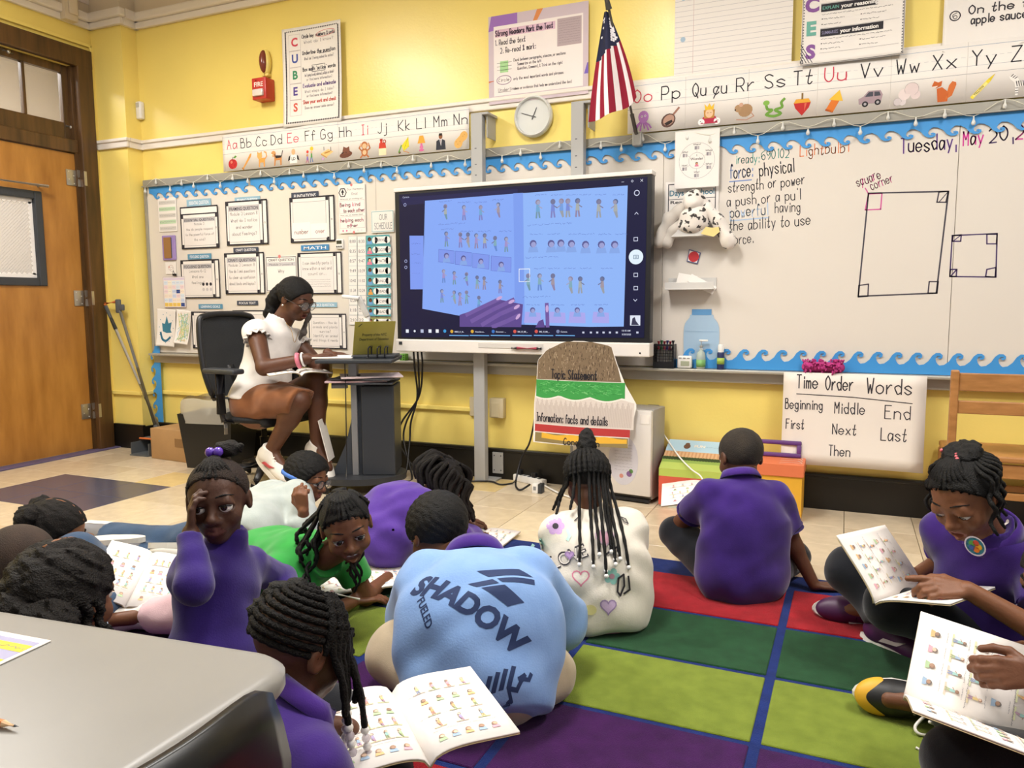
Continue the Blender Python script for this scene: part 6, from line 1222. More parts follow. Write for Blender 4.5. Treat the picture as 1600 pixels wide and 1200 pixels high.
# ---------------------------------------------------------------- corner: dustpan, broom, carton, bag, bin
m_or = mat('broom_orange', '#d9743a', 0.5); m_bg = mat('broom_grey', '#55595c', 0.5)
pa_ = onz(220, 712, 0); t = thing('dustpan', 'grey long-handled dustpan with an orange lip leaning in the corner', 'dustpan', pa_)
top = ony(184, 474, YP-.06)
b = MB(); px_, py_ = pa_.x, pa_.y; hw = .085
b.box((px_, py_+.07, .004), (hw*2, .18, .008)).box((px_-hw, py_+.08, .045), (.006, .17, .09)).box((px_+hw, py_+.08, .045), (.006, .17, .09)).box((px_, py_+.16, .055), (hw*2, .006, .11)).box((px_, py_+.12, .108), (hw*2, .09, .006)); b.build('pan', m_bg, t, 40)
MB().box((px_, py_+.072, .110), (hw*2+.004, .012, .012), bev=.003).build('lip', m_or, t, 40)
ft = Vector((px_+.03, py_+.14, .10)); d_ = (top-ft); MB().tube([ft, ft+d_*.10], .014, 10).build('socket', m_bg, t, True); MB().tube([ft+d_*.05, top], .0105, 10).build('handle', mat('handle_grey', '#8e8c88', .35, .5), t, True)
MB().box(top+Vector((.005, 0, -.02)), (.035, .03, .10), bev=.008).box(top+Vector((.035, 0, -.03)), (.05, .02, .045), bev=.006).build('hook', m_bg, t, 40); MB().cyl(top+Vector((-.02, 0, .01)), top+Vector((-.13, 0, 0)), .011, .010).build('grip', m_or, t, True)
t0_ = ony(165, 478, YP-.10); b0 = onz(258, 690, .07); t = thing('broom', 'broom with a silver handle leaning crossed over the dustpan handle', 'broom', (b0.x, b0.y, 0)); d_ = t0_-b0
MB().tube([b0, t0_-d_*.15], .0105, 10).build('handle', m_chrome, t, True); MB().tube([t0_-d_*.17, t0_], .014, 10).build('grip', m_bg, t, True); MB().tube([b0+d_*.27, b0+d_*.33], .0125, 10).build('collar', m_steel, t, True); MB().tube([t0_, t0_+d_*.015], .010, 8).build('end_cap', m_or, t, True)
MB().box(b0+Vector((0, 0, .01)), (.24, .05, .04), bev=.008).build('head', m_bg, t, 40); 
b = MB()
for k in range(40): q = b0+Vector((rnd.uniform(-.11, .11), rnd.uniform(-.02, .02), -.005)); b.tube([q, q+Vector((rnd.uniform(-.01, .01), rnd.uniform(-.01, .01), -.06))], .003, 4)
b.build('bristles', m_black, t)['kind'] = 'stuff'
cA, cB, cC = onz(237, 716, 0), onz(303, 725, 0), onz(323, 716, 0); t = thing('cardboard_box', 'brown taped cardboard box on the floor beside the bin', 'box', ((cA+cB)/2))
ux = (cB-cA); Lx = ux.length; ux.normalize(); uy = Vector((-ux.y, ux.x, 0)); Lz = .215; Ly = .26; m_cb = mat('cardboard', '#b08a5c', .8, var=.1, vscale=5); o_ = cA
def bx(o_, ux, uy, x0, x1, y0, y1, z0, z1): R = Matrix((ux, uy, Vector((0, 0, 1)))).transposed(); return (o_+ux*(x0+x1)/2+uy*(y0+y1)/2+Vector((0, 0, (z0+z1)/2)), (x1-x0, y1-y0, z1-z0), R)
MB().box(*bx(o_, ux, uy, 0, Lx, 0, Ly, .001, Lz), bev=.003).build('carton', m_cb, t, 40); MB().box(*bx(o_, ux, uy, Lx*.58, Lx*.84, -.0015, .0, .10, .16)).build('tape', mat('brown_tape', '#8f6c44', .5), t)
R = Matrix.Rotation(.5, 3, uy); MB().box(o_+ux*(Lx+.06)+uy*.13+Vector((0, 0, Lz-.01)), (.14, Ly*.95, .005), R).build('flap', m_cb, t); MB().box(o_+ux*(Lx+.02)+uy*.10+Vector((0, 0, .10)), (.005, .20, .12), Matrix.Rotation(-.4, 3, 'X')).build('flap', m_cb, t)
ce = o_+ux*(Lx*.78)+uy*(Ly*.5)+Vector((0, 0, Lz+.045)); F = Field().ell(ce, (.13, .085, .05)).ell(ce+ux*-.05+Vector((0, 0, -.005)), (.09, .08, .045)).ell(ce+ux*.10+Vector((0, 0, .01)), (.07, .07, .04)); tag(field_obj('plastic_bag', F, .008, mat('pale_blue_bag', '#bcd2d4', .45, sheen=.2), wob=folds(.006, 38), clip=[((0, 0, Lz+.002), (0, 0, -1))], loc=ce-Vector((0, 0, .045))), 'pale blue folded bag lying on the cardboard box', 'bag')
bc = Vector((-3.80, 3.86, 0)); t = thing('trash_bin', 'black rectangular trash bin with a clear liner behind the office chair', 'bin', bc); Rz = Matrix.Rotation(.15, 3, 'Z')
def frus(z0, z1, a0, b0_, a1, b1, ns=1): 
    V = [Rz @ Vector((sx*a, sy*b_, z))+bc for z, a, b_ in ((z0, a0, b0_), (z1, a1, b1)) for sx, sy in ((-1, -1), (1, -1), (1, 1), (-1, 1))]; return V, [(0, 1, 5, 4), (1, 2, 6, 5), (2, 3, 7, 6), (3, 0, 4, 7)]
V, Fq = frus(0, .36, .165, .125, .20, .155); V2, F2 = frus(.01, .36, .158, .118, .193, .148); b = MB(); b.add(V+V2, Fq+[tuple(i+8 for i in f[::-1]) for f in F2]+[(4, 5, 13, 12), (5, 6, 14, 13), (6, 7, 15, 14), (7, 4, 12, 15), (0, 3, 2, 1), (8, 9, 10, 11)]); b.build('bin_body', m_black, t)
n = 48; Vl = []; rings = [(.30, 1.03), (.36, 1.06), (.40, 1.05), (.445, 1.02), (.46, .99)]
for j, (z, s_) in enumerate(rings):
    for k in range(n):
        a = 2*math.pi*k/n; c_, q = math.cos(a), math.sin(a); e = (abs(c_)**5+abs(q)**5)**(-.2); w = 1+.03*math.sin(k*3.1+j)*(j > 0); Vl.append(bc+Rz @ Vector((.197*s_*e*c_*w, .152*s_*e*q*w, z+(.006*math.sin(k*.8) if j > 2 else 0))))
from_data('liner', Vl, [(j*n+k, j*n+(k+1) % n, (j+1)*n+(k+1) % n, (j+1)*n+k) for j in range(len(rings)-1) for k in range(n)], mat('clear_liner', '#d4d0c8', .25, alpha=.55), t, True)
# ---------------------------------------------------------------- office chair
occ = at(412, 655, 4.60); occ.z = 0; fd = (_r*.86-Vector((_f.x, _f.y, 0)).normalized()*.5); fd.z = 0; fd.normalize(); oa = math.atan2(fd.y, fd.x)
oc = thing('office_chair', 'black mesh office chair with armrests that the teacher sits on', 'office chair', occ, oa)     # local +x is where the chair faces
m_mesh = mat('mesh_black', '#2b2d31', .8, bump=.4, bscale=220)
F = Field().ell((.02, 0, .412), (.25, .24, .04), k=.03).cap((.2, -.16, .398), (.2, .16, .398), .03, .03, .03); field_obj('seat', F, .012, mat('seat_fabric', '#1b1b1e', .9, bump=.3, bscale=150), oc)
b = MB(); pts = lambda s_: [(-.20, s_*.19, .52), (-.245, s_*.215, .70), (-.285, s_*.20, .95), (-.29, s_*.15, 1.0)]
fr_p = catmull(pts(-1)+[(-.292, 0, 1.01)]+pts(1)[::-1], 5); b.tube(fr_p, .019, 8).tube([(-.20, -.19, .52), (-.19, 0, .50), (-.20, .19, .52)], .019, 8); b.build('back_frame', m_black, oc, True)
V = []; 
for j in range(7):
    z = .52+.48*j/6; w = .19+.02*math.sin(math.pi*j/6)-.03*(j == 6); x_ = -.20-.09*(j/6)**.8
    for i in range(7): V.append((x_-.03*(1-(2*i/6-1)**2), w*(2*i/6-1), z))
Fq = [(j*7+i, j*7+i+1, j*7+i+8, j*7+i+7) for j in range(6) for i in range(6)]; V2 = [(x_-.004, y, z) for x_, y, z in V]; from_data('back_mesh', V+V2, Fq+[tuple(q+49 for q in f[::-1]) for f in Fq], m_mesh, oc, True)
MB().tube(catmull([(-.02, 0, .40), (-.18, 0, .38), (-.26, 0, .48), (-.285, 0, .70)], 5), [.03]*16, 8).build('back_support', m_black, oc, True)
for s_ in (-1, 1):
    MB().tube([(.0, s_*.22, .40), (-.02, s_*.275, .41), (-.02, s_*.285, .47)], .016, 8).tube([(-.02, s_*.285, .45), (-.02, s_*.285, .68)], .026, 8).build('arm_post', m_black, oc, True); MB().box((.01, s_*.285, .695), (.26, .085, .03), bev=.012, seg=3).build('arm_pad', m_dgrey, oc, 40)
MB().cyl((0, 0, .12), (0, 0, .28), .028).cyl((0, 0, .28), (0, 0, .37), .018).build('gas_lift', m_black, oc, 40); MB().box((0, 0, .37), (.22, .20, .03), bev=.006).build('mechanism', m_black, oc)
MB().cyl((-.02, -.26, .33), (-.02, -.26, .40), .011).build('lever', m_steel, oc, True)
for k in range(5):
    a = math.radians(72*k+20); c_, q = math.cos(a), math.sin(a); l_ = MB().tube([(0, 0, .115), (.15*c_, .15*q, .105), (.29*c_, .29*q, .078)], [.032, .026, .018], 8).build('base_spoke', m_black, oc, True)
    MB().cyl((.29*c_-.012*q-.018*q, .29*q+.03*c_, .031), (.29*c_+.03*q, .29*q-.03*c_, .031), .03).cyl((.29*c_, .29*q, .03), (.29*c_, .29*q, .08), .010).build('caster', m_black, l_, 40)
# ---------------------------------------------------------------- computer cart
cc = Vector((-2.56, 3.66, 0)); ca = YAW; ct = thing('computer_cart', 'dark grey wheeled computer cart with a silver post beside the teacher', 'cart', cc, ca); m_ct = mat('cart_grey', '#3b3f46', .5); m_cts = mat('cart_silver', '#9a9a9c', .35, .5)
n = 36; el = [(.275*math.cos(2*math.pi*k/n), .215*math.sin(2*math.pi*k/n)) for k in range(n)]; MB().prism(el, (0, 0, .065), (1, 0, 0), (0, 1, 0), (0, 0, 1), .035).build('base', mat('cart_base', '#2a2c30', .5), ct)
for x_, y_ in ((-.17, -.11), (.17, -.11), (-.17, .11), (.17, .11)): MB().cyl((x_, y_-.015, .03), (x_, y_+.015, .03), .03).box((x_, y_, .056), (.03, .036, .02)).build('caster', m_black, ct, 40)
prof = [(-.14, .10), (.04, .10), (.04, .61), (-.005, .61), (-.01, .52), (-.025, .40), (-.055, .28), (-.10, .18)]; MB().prism(prof, (0, -.06, 0), (1, 0, 0), (0, 0, 1), (0, 1, 0), .20).build('curved_panel', m_ct, ct); MB().box((.135, .03, .355), (.185, .26, .51), bev=.006).build('cabinet', mat('cart_cabinet', '#31343a', .45), ct)
MB().box((.0, -.075, .43), (.034, .024, .66), bev=.003).build('post', m_cts, ct); MB().cyl((-.03, -.09, .66), (.04, -.09, .66), .016).build('clamp_knob', m_black, ct); MB().box((.0, -.08, .70), (.05, .06, .10), bev=.006).build('bracket', m_cts, ct)
MB().box((.03, -.02, .755), (.42, .40, .022), bev=.006).build('table_top', m_dgrey, ct); MB().box((.06, .0, .625), (.34, .30, .012), bev=.004).build('lower_tray', m_dgrey, ct); MB().box((-.09, -.03, .60), (.09, .03, .02), bev=.003).build('tray_bracket', m_cts, ct)
CM = Matrix.Translation(cc) @ Matrix.Rotation(ca, 4, 'Z')
def onc(name, label, cat, mk, z): 
    o = thing(name, label, cat, CM @ Vector((0, 0, z)), ca); mk(o); return o
for k, (c_, dx, rz, lab) in enumerate((('#c9a9ad', -.03, .15, 'pink folder lowest on the cart tray'), ('#4a4a50', .02, -.1, 'black folder on the cart tray between the pink ones'), ('#d8c4c4', .05, .25, 'pale pink papers topmost on the cart tray'))):
    M2 = Matrix.Translation((0.04+dx, -.03, .0055+.012*k)) @ Matrix.Rotation(rz, 4, 'Z'); b = MB().box((0, 0, 0), (.34, .24, .009), bev=.002).xf(M2); onc('folder', lab, 'folder', lambda o, b=b, c_=c_: b.build('folder_cover', mat('folder'+c_, c_, .7), o), .632)
onc('document', 'white stapled pages lying on the cart top in front of the teacher', 'paper', lambda o: (MB().box((-.10, -.06, .004), (.22, .20, .008), bev=.002).build('page_stack', m_paper, o)), .767)
def laptop(o):
    MB().box((.12, -.02, .008), (.24, .21, .016), bev=.004).build('base', m_dgrey, o, 40); Rt = Matrix.Rotation(math.radians(22), 4, 'Y'); M2 = Matrix.Translation((.105, -.06, .016)) @ Matrix.Rotation(.25, 4, 'Z') @ Rt
    l_ = MB().box((0, 0, .10), (.006, .235, .20), bev=.003).xf(Matrix.Translation((.10, -.02, .014)) @ Matrix.Rotation(math.radians(-62), 4, 'Z') @ Matrix.Rotation(math.radians(20), 4, 'Y')).build('lid', mat('laptop_lid_wall_sheen', '#8e8438', .22, spec=.7), o, 40)  # lid's olive tone is the yellow wall's reflection put into its colour
    P = Print(); P.text('Property of the NYC', 0, .115, .016, '#35331f', .01, 'c', w=.14); P.text('Department of Education', 0, .088, .016, '#35331f', .01, 'c', w=.17); P.line([(-.095, .172), (-.078, .188)], .004, '#35331f')
    M3 = Matrix.Translation((.10, -.02, .014)) @ Matrix.Rotation(math.radians(-62), 4, 'Z') @ Matrix.Rotation(math.radians(20), 4, 'Y'); R3 = M3.to_3x3(); P.build('lettering', o, plane_fn(M3 @ Vector((.0035, 0, 0)), R3 @ Vector((0, 1, 0)), R3 @ Vector((0, 0, 1)), R3 @ Vector((1, 0, 0))))
onc('laptop', 'open laptop with lettered lid, wall sheen in its colour, on the cart', 'laptop', laptop, .767)
def doccam(o):
    MB().box((.05, .10, .012), (.10, .10, .024), bev=.008).build('base', m_white, o, 40); MB().box((.05, .10, .13), (.036, .028, .23), bev=.008).build('column', m_white, o, 40)
    MB().box((.03, .09, .285), (.034, .026, .13), Matrix.Rotation(math.radians(-25), 3, 'Y'), bev=.007).build('arm', mat('cam_grey', '#c9c6c2', .4), o, 40); MB().box((-.035, .08, .338), (.10, .05, .020), Matrix.Rotation(math.radians(6), 3, 'Y'), bev=.007).build('camera_head', m_white, o, 40)
onc('document_camera', 'white folding document camera standing on the cart behind the laptop', 'document camera', doccam, .767)
def organizer(o):
    for dx in (.10, .15, .19): MB().tube(catmull([(dx, -.15, .004), (dx, -.15, .05), (dx+.004, -.14, .062), (dx+.004, -.06, .062), (dx, -.05, .05), (dx, -.05, .004)], 4), .004, 6).build('wire_loop', m_black, o, True)
    MB().tube([(.09, -.15, .004), (.2, -.15, .004)], .004, 6).tube([(.09, -.05, .004), (.2, -.05, .004)], .004, 6).build('base_wire', m_black, o, True)
onc('wire_organizer', 'black wire organizer at the right end of the cart top', 'organizer', organizer, .767)
b = MB().box((-.17, -.05, .20), (.004, .14, .24), Matrix.Rotation(-.22, 3, 'Y')); onc('loose_paper', 'white paper leaning against the cart panel behind the teacher\'s foot', 'paper', lambda o: b.build('sheet', m_paper, o), .10)
cable('cable', 'thin black cable from the cart top looping to the floor', [CM @ Vector(q) for q in ((-.02, -.2, .75), (-.035, -.13, .55), (-.04, -.12, .35), (-.04, -.13, .16), (-.02, -.24, .03), (.06, -.30, .006), (.16, -.27, .006), (.24, -.16, .02))], .003, m_black)
# ---------------------------------------------------------------- foreground table
TZ = .60; tb = thing('school_table', 'grey plastic topped school table in the near left corner', 'table', (-.95, .40, 0))
m_tt = mat('table_grey', '#8e8b86', .38, var=.06, vscale=4)
A = Vector((-.645, .795, 0)); ea = Vector((-1.183, .734, 0))-Vector((-.704, .786, 0)); ea.normalize(); 
def rrect(A, ex, ey, L, Wd, r, n=8):
    P_ = []
    for (cx, cy, a0) in ((L-r, Wd-r, 0), (r, Wd-r, 90), (r, r, 180), (L-r, r, 270)):
        for k in range(n+1): a = math.radians(a0+90*k/n); P_.append((cx+r*math.cos(a), cy+r*math.sin(a)))
    return P_
tex, tey = Vector((-.9955, -.095, 0)).normalized(), Vector((-.012, -1, 0)).normalized()   # from the visible corner: along the far edge, and back towards the camera
LT, WT = 1.15, .62; PR = rrect(None, None, None, LT, WT, .07)
V = []; F_ = []; m_ = len(PR); prof = [(-.016, -.034), (-.004, -.034), (0, -.026), (0, -.010), (-.006, -.003), (-.016, 0)]
cen = (LT/2, WT/2)
for off, z in prof:
    for x_, y_ in PR:
        dx, dy = x_-cen[0], y_-cen[1]; V.append(A+tex*(x_+off*(1 if dx > 0 else -1)*min(1, abs(dx)/(LT/2-.07)))+tey*(y_+off*(1 if dy > 0 else -1)*min(1, abs(dy)/(WT/2-.07)))+Vector((0, 0, TZ+z)))
for j in range(len(prof)-1):
    for k in range(m_): F_.append((j*m_+k, j*m_+(k+1) % m_, (j+1)*m_+(k+1) % m_, (j+1)*m_+k))
F_.append(tuple(range(m_))[::-1]); F_.append(tuple((len(prof)-1)*m_+k for k in range(m_)))
mbt = MB(); mbt.add(V, F_); mbt.build('table_top', m_tt, tb, 50)
for x_, y_ in ((.09, .09), (LT-.09, .09), (.09, WT-.09), (LT-.09, WT-.09)):
    q = A+tex*x_+tey*y_; MB().cyl((q.x, q.y, 0), (q.x, q.y, TZ-.034), .018).cyl((q.x, q.y, 0), (q.x, q.y, .02), .024).build('leg', m_black, tb, 40)
def dpaper(P, w, h):
    P.rect(w*.03, h*.04, w*.97, h*.96, '#a9a6c4'); P.up()
    for k in range(6): P.rect(w*.03, h*(.10+.15*k), w*.97, h*(.17+.15*k), '#e3cf4a'); P.up(); squiggle(P, w*.05, w*.95, h*(.12+.15*k), h*.03, '#8d8a9a', .0012); P.up(-1)
q = onz(80, 1002, TZ+.001); q2 = onz(0, 987, TZ+.001); q3 = onz(0, 1043, TZ+.001); ex = (q2-q).normalized(); ey = (q3-q).normalized(); ey = (ey-ex*ey.dot(ex)).normalized()
wS, hS = .215, .28; ox = q+ex*wS+ey*hS; t = thing('worksheet', 'white worksheet with yellow and lilac bands on the grey table', 'paper', (ox.x, ox.y, TZ+.0008)); fnS = plane_fn((ox.x, ox.y, TZ+.0022), -ex, -ey, (0, 0, 1)); sheet('paper_sheet', t, fnS, wS, hS, m_paper); P = Print(); dpaper(P, wS, hS); P.build('printed_bands', t, fnS)
a = onz(29, 1136, TZ+.005); c = onz(-40, 1122, TZ+.005); d_ = (c-a).normalized(); t = thing('pencil', 'orange pencil lying on the grey table at the left edge', 'pencil', (a.x, a.y, TZ)); a = a+Vector((0, 0, .0005)); MB().tube([a+d_*.022, a+d_*.16], .0042, 6).build('shaft', mat('pencil_orange', '#d9742c', .4), t); MB().tube([a+d_*.022, a+d_*.006], [.0042, .0015], 8).build('sharpened_cone', mat('pencil_wood', '#d8b48c', .7), t); MB().tube([a+d_*.006, a], [.0015, .0003], 6).build('lead', m_dgrey, t)
# black plastic chair pushed in on the right of the table
pc = A+tex*.10+tey*.27; bcx = thing('school_chair', 'black plastic school chair tucked against the right side of the grey table', 'chair', (pc.x+.05, pc.y, 0))
u_ = tey; o2 = A-tex*.03; V = []
for j in range(9):
    for i in range(13):
        s_ = i/12; z = .24+.41*j/8; hw2 = .19-.03*(j == 8)-.012*(j == 7); q = o2+u_*(.29+hw2*(2*s_-1))-tex*(.035*(1-(2*s_-1)**2)+.02*(z-.24)); V.append((q.x, q.y, z-.03*((2*s_-1)**4)*(j/8)))
Fq = [(j*13+i, j*13+i+1, j*13+i+14, j*13+i+13) for j in range(8) for i in range(12)]; n_ = len(V); V2 = [tuple(Vector(v)-tex*.012) for v in V]
edge = [(i, i+1) for i in range(12)]+[(12+13*j, 12+13*(j+1)) for j in range(8)]+[(8*13+12-i, 8*13+11-i) for i in range(12)]+[(13*(8-j), 13*(7-j)) for j in range(8)]
from_data('backrest', V+V2, Fq+[tuple(q+n_ for q in f[::-1]) for f in Fq]+[(a_, a_+n_, b_+n_, b_) for a_, b_ in edge], mat('chair_black', '#0e0e10', .35), bcx, True)
q = o2+u_*.29+tex*.20; MB().box((q.x, q.y, .36), (.36, .36, .014), bev=.006).build('seat', mat('chair_black', '#0e0e10'), bcx, 40)
for sx, sy in ((-1, -1), (-1, 1), (1, -1), (1, 1)):
    e = q+tex*(.15*sx)+u_*(.16*sy); MB().tube([e+Vector((0, 0, .355)), Vector((e.x, e.y, 0))+tex*(.02*sx)], .011, 8).build('leg', m_black, bcx, True)
for sy in (-1, 1): e = o2+u_*(.29+.165*sy); MB().tube([e+tex*.05+Vector((0, 0, .35)), e-tex*.012+Vector((0, 0, .40)), e-tex*.02+Vector((0, 0, .52))], .010, 8).build('back_post', m_black, bcx, True)
# ---------------------------------------------------------------- rug
rg = thing('rug', 'classroom rug of red, green and purple squares with blue lines and letter border', 'rug', (-.6, 1.8, 0), math.radians(-0.6)); RC = Vector((-.6, 1.8, 0))
def m_rugf(n, c, c2): return mat('rug_'+n, c, .95, var=.2, vscale=22, col2=c2, bump=.6, bscale=420, sheen=.08, spec=.1)
R_blue, R_red, R_dg, R_lg, R_pu = m_rugf('blue', '#182f74', '#132660'), m_rugf('red', '#a81c27', '#8f1620'), m_rugf('dark_green', '#235030', '#1b4226'), m_rugf('light_green', '#7f8f34', '#70802b'), m_rugf('purple', '#431454', '#360e45')
MB().box(((RX0+RX1)/2-RC.x, (RY0+RY1)/2-RC.y, .004), (RX1-RX0, RY1-RY0, .008), bev=.003).build('backing', R_blue, rg)
rowsY = [2.565, 2.200, 1.835, 1.470, 1.105, .74]; rcol = [R_red, R_dg, R_lg, R_pu, R_red, R_lg]; ph_ = .365; pc_ = .567; xl = -.165-pc_*4
for j, y_ in enumerate(rowsY):
    for i in range(6):
        x_ = xl+pc_*i; w = .017 if True else 0
        MB().box((x_+pc_/2-RC.x, y_+ph_/2-RC.y, .0085), (pc_-.026, ph_-.020, .007), bev=.0025, seg=1).build('rug_square', rcol[j], rg)
P = Print(); lets = 'gfedcbahijklmnopqrstuvwxyz'
for i, ch in enumerate('ybidFnek'): 
    x_ = xl+pc_*(i-.12)+.26; P.hand(ch, x_-RC.x, 2.955-RC.y, .075, ['#5f86d0', '#c9a24a', '#5f9a6a', '#5f86d0', '#a9a86a', '#b9653a', '#b9653a', '#7aa0d0'][i], .013, w=.09)
x_, y_ = onz(1290, 915, 0).x, onz(1290, 915, 0).y
P.build('letter_border', rg, plane_fn((0, 0, .0085), (1, 0, 0), (0, 1, 0), (0, 0, 1)))
# ---------------------------------------------------------------- people
F0 = Vector((_f.x, _f.y, 0)).normalized(); R0 = Vector((_r.x, _r.y, 0)).normalized(); UP = Vector((0, 0, 1))
def joint(a, m, b, l1, l2, pole):
    if m is None: return ik(a, b, l1, l2, pole)
    a, m, b = Vector(a), Vector(m), Vector(b); m = a+(m-a).normalized()*min((m-a).length, l1*1.04); return m, m+(b-m).normalized()*min((b-m).length, l2*1.04)
def dirw(r, f, z=0.0): return (R0*r+F0*f+UP*z).normalized()          # r: towards the right of the room, f: towards the board
def ik(a, b, l1, l2, pole):
    a, b = Vector(a), Vector(b); d = b-a; L = d.length
    if L > (l1+l2)*0.995: b = a+d*((l1+l2)*0.995/L); d = b-a; L = d.length
    d.normalize(); x = (l1*l1-l2*l2+L*L)/(2*L); h = math.sqrt(max(0, l1*l1-x*x)); p = Vector(pole); p = p-d*p.dot(d)
    p = p.normalized() if p.length > 1e-6 else d.orthogonal().normalized()
    return a+d*x+p*h, b
def skin_mat(c):
    n = 'skin_'+c
    if n in MATS: return MATS[n]
    m = mat(n, c, .5, var=.10, vscale=30, bump=.08, bscale=160, spec=.4); b = m.node_tree.nodes['Principled BSDF']; b.inputs['Subsurface Weight'].default_value = .06; b.inputs['Subsurface Radius'].default_value = (.012, .005, .003); return m
m_hair = mat('hair_black', '#0b0908', .6, bump=.5, bscale=330, var=.3, vscale=60, spec=.28); m_hairb = mat('hair_dark_brown', '#15100d', .65, bump=.6, bscale=300, var=.3, vscale=50, spec=.25)
m_sclera = mat_attr('eye', .12, spec=.6); m_lip = {}
def cloth_mat(n, c, c2=None, bs=330, var=.10, bump=.09): return mat('cloth_'+n, c, .88, var=var, vscale=14, bump=bump, bscale=bs, col2=c2, sheen=.25, spec=.15)
def basis(fwd, up):
    f = Vector(fwd).normalized(); u = Vector(up); u = (u-f*u.dot(f)).normalized(); return f.cross(u), f, u          # right, forward, up
class Head:
    def __init__(s, c, fwd, up, h): s.c = Vector(c); s.r, s.f, s.u = basis(fwd, up); s.h = h; s.R = np.column_stack([s.r, s.f, s.u])
    def p(s, x, y, z): return s.c+(s.r*x+s.f*y+s.u*z)*s.h
    def v(s, x, y, z): return s.r*x+s.f*y+s.u*z
    def cuts(s, *pl): return [(s.p(*a), s.v(*b)) for a, b in pl]
    def scalp(s, az, el, out=0.0):      # az 0 = front, +90 = person's right; el 90 = crown
        a, e = math.radians(az), math.radians(el); d = (math.sin(a)*math.cos(e), math.cos(a)*math.cos(e), math.sin(e)); return s.p(d[0]*(.365+out), -.05+d[1]*(.445+out), .12+d[2]*(.385+out))
def head_field(H, smile=0.0, mouth=0.0, chin=1.0, lids=1.0):
    h = H.h; F = Field(); E = lambda c, r, k=.05, op='+', cut=None: F.ell(H.p(*c), [q*h for q in r], H.R, k*h, op, cut); C = lambda a, b, ra, rb=None, k=.03, op='+', cut=None: F.cap(H.p(*a), H.p(*b), ra*h, None if rb is None else rb*h, k*h, op, cut)
    E((0, -.05, .12), (.355, .435, .375)); E((0, .10, -.13), (.285, .295, .335), .10); E((0, .25, -.39), (.12*chin, .12, .09), .09)
    for s in (-1, 1):
        E((.175*s, .235, -.15-.02*smile), (.13, .12+.03*smile, .12), .08); E((.155*s, .43, -.005), (.095, .075, .062), .05, '-')
        E((.155*s, .318, 0), (.088, .088, .080), .02, '-')
        E((.155*s, .318, .0), (.104, .104, .098), .02, '+', H.cuts(((0, .318, .012-.05*(1-lids)), (0, .45, -1)))); E((.155*s, .318, -.004), (.102, .102, .096), .02, '+', H.cuts(((0, .318, -.045), (0, .3, 1))))
        E((.062*s, .40, -.165), (.050, .052, .040), .03); E((.362*s, -.035, -.035), (.045, .085, .125), .03); E((.405*s, -.015, -.03), (.028, .050, .075), .03, '-')
    C((-.17, .335, .085), (.17, .335, .085), .055, .055, .06); C((0, .365, .03), (0, .435, -.12), .036, .050, .05); E((0, .455, -.14), (.060, .058, .052), .04)
    mw = .105+.03*smile; mz = -.265+.035*smile
    E((0, .345, -.275), (.15, .07, .10), .06)
    C((-mw, .335-.02*smile, mz-.004), (0, .402, -.258), .022, .030, .03); C((0, .402, -.258), (mw, .335-.02*smile, mz-.004), .030, .022, .03); C((-mw, .33-.02*smile, mz-.006), (0, .395, -.312-.5*mouth), .020, .034, .03); C((0, .395, -.312-.5*mouth), (mw, .33-.02*smile, mz-.006), .034, .020, .03)
    if mouth: E((0, .395, -.283-.2*mouth), (mw*.8, .06, .018+.35*mouth), .015, '-')
    else: C((-mw, .36, mz-.004), (0, .432, -.284), .008, .010, .012, '-'); C((0, .432, -.284), (mw, .36, mz-.004), .010, .008, .012, '-')
    return F
def eyes(root, H, look=(0, 0), brow=True, rad=.083):
    for s in (-1, 1):
        c = H.p(.155*s, .318, -.002); d = (H.f+H.r*look[0]+H.u*look[1]).normalized(); a, b, _ = frame_from(d, H.u); r = rad*H.h; V = []; Fc = []; col = []; n = 16; rings = [0, .10, .2, .30, .42, .55, .7, .9, 1.2, 1.6, 2.2, 3.1416]
        for t in rings:
            for k in range(n): q = 2*math.pi*k/n; V.append(c+(d*math.cos(t)+(a*math.cos(q)+b*math.sin(q))*math.sin(t))*r)
        for i in range(len(rings)-1):
            for k in range(n): Fc.append((i*n+k, i*n+(k+1) % n, (i+1)*n+(k+1) % n, (i+1)*n+k)); col.append(lin('#0a0808' if i < 2 else '#2e1a10' if i < 5 else '#d9d2cc'))
        o = from_data('eye', V, Fc, m_sclera, root, True); at_ = o.data.attributes.new('ink', 'FLOAT_COLOR', 'FACE'); at_.data.foreach_set('color', np.array([(*q, 1) for q in col], np.float32).ravel())
        if brow: MB().tube(catmull([H.p(.06*s, .392, .128), H.p(.15*s, .372, .146), H.p(.25*s, .285, .118)], 5), [.010*H.h, .016*H.h]*2+[.018*H.h]*3+[.014*H.h]*2+[.010*H.h]*2+[.006*H.h]*2, 6, flat=.6).build('eyebrow', m_hair, root, True)
        MB().tube(catmull([H.p(.155*s+.085*q, .318+.088*math.sqrt(max(0, 1-q*q*.8))*.98, .020-.012*q*q) for q in (-.9, -.5, 0, .5, .9)], 3), .007*H.h, 5).build('eyelash', m_hair, root, True)
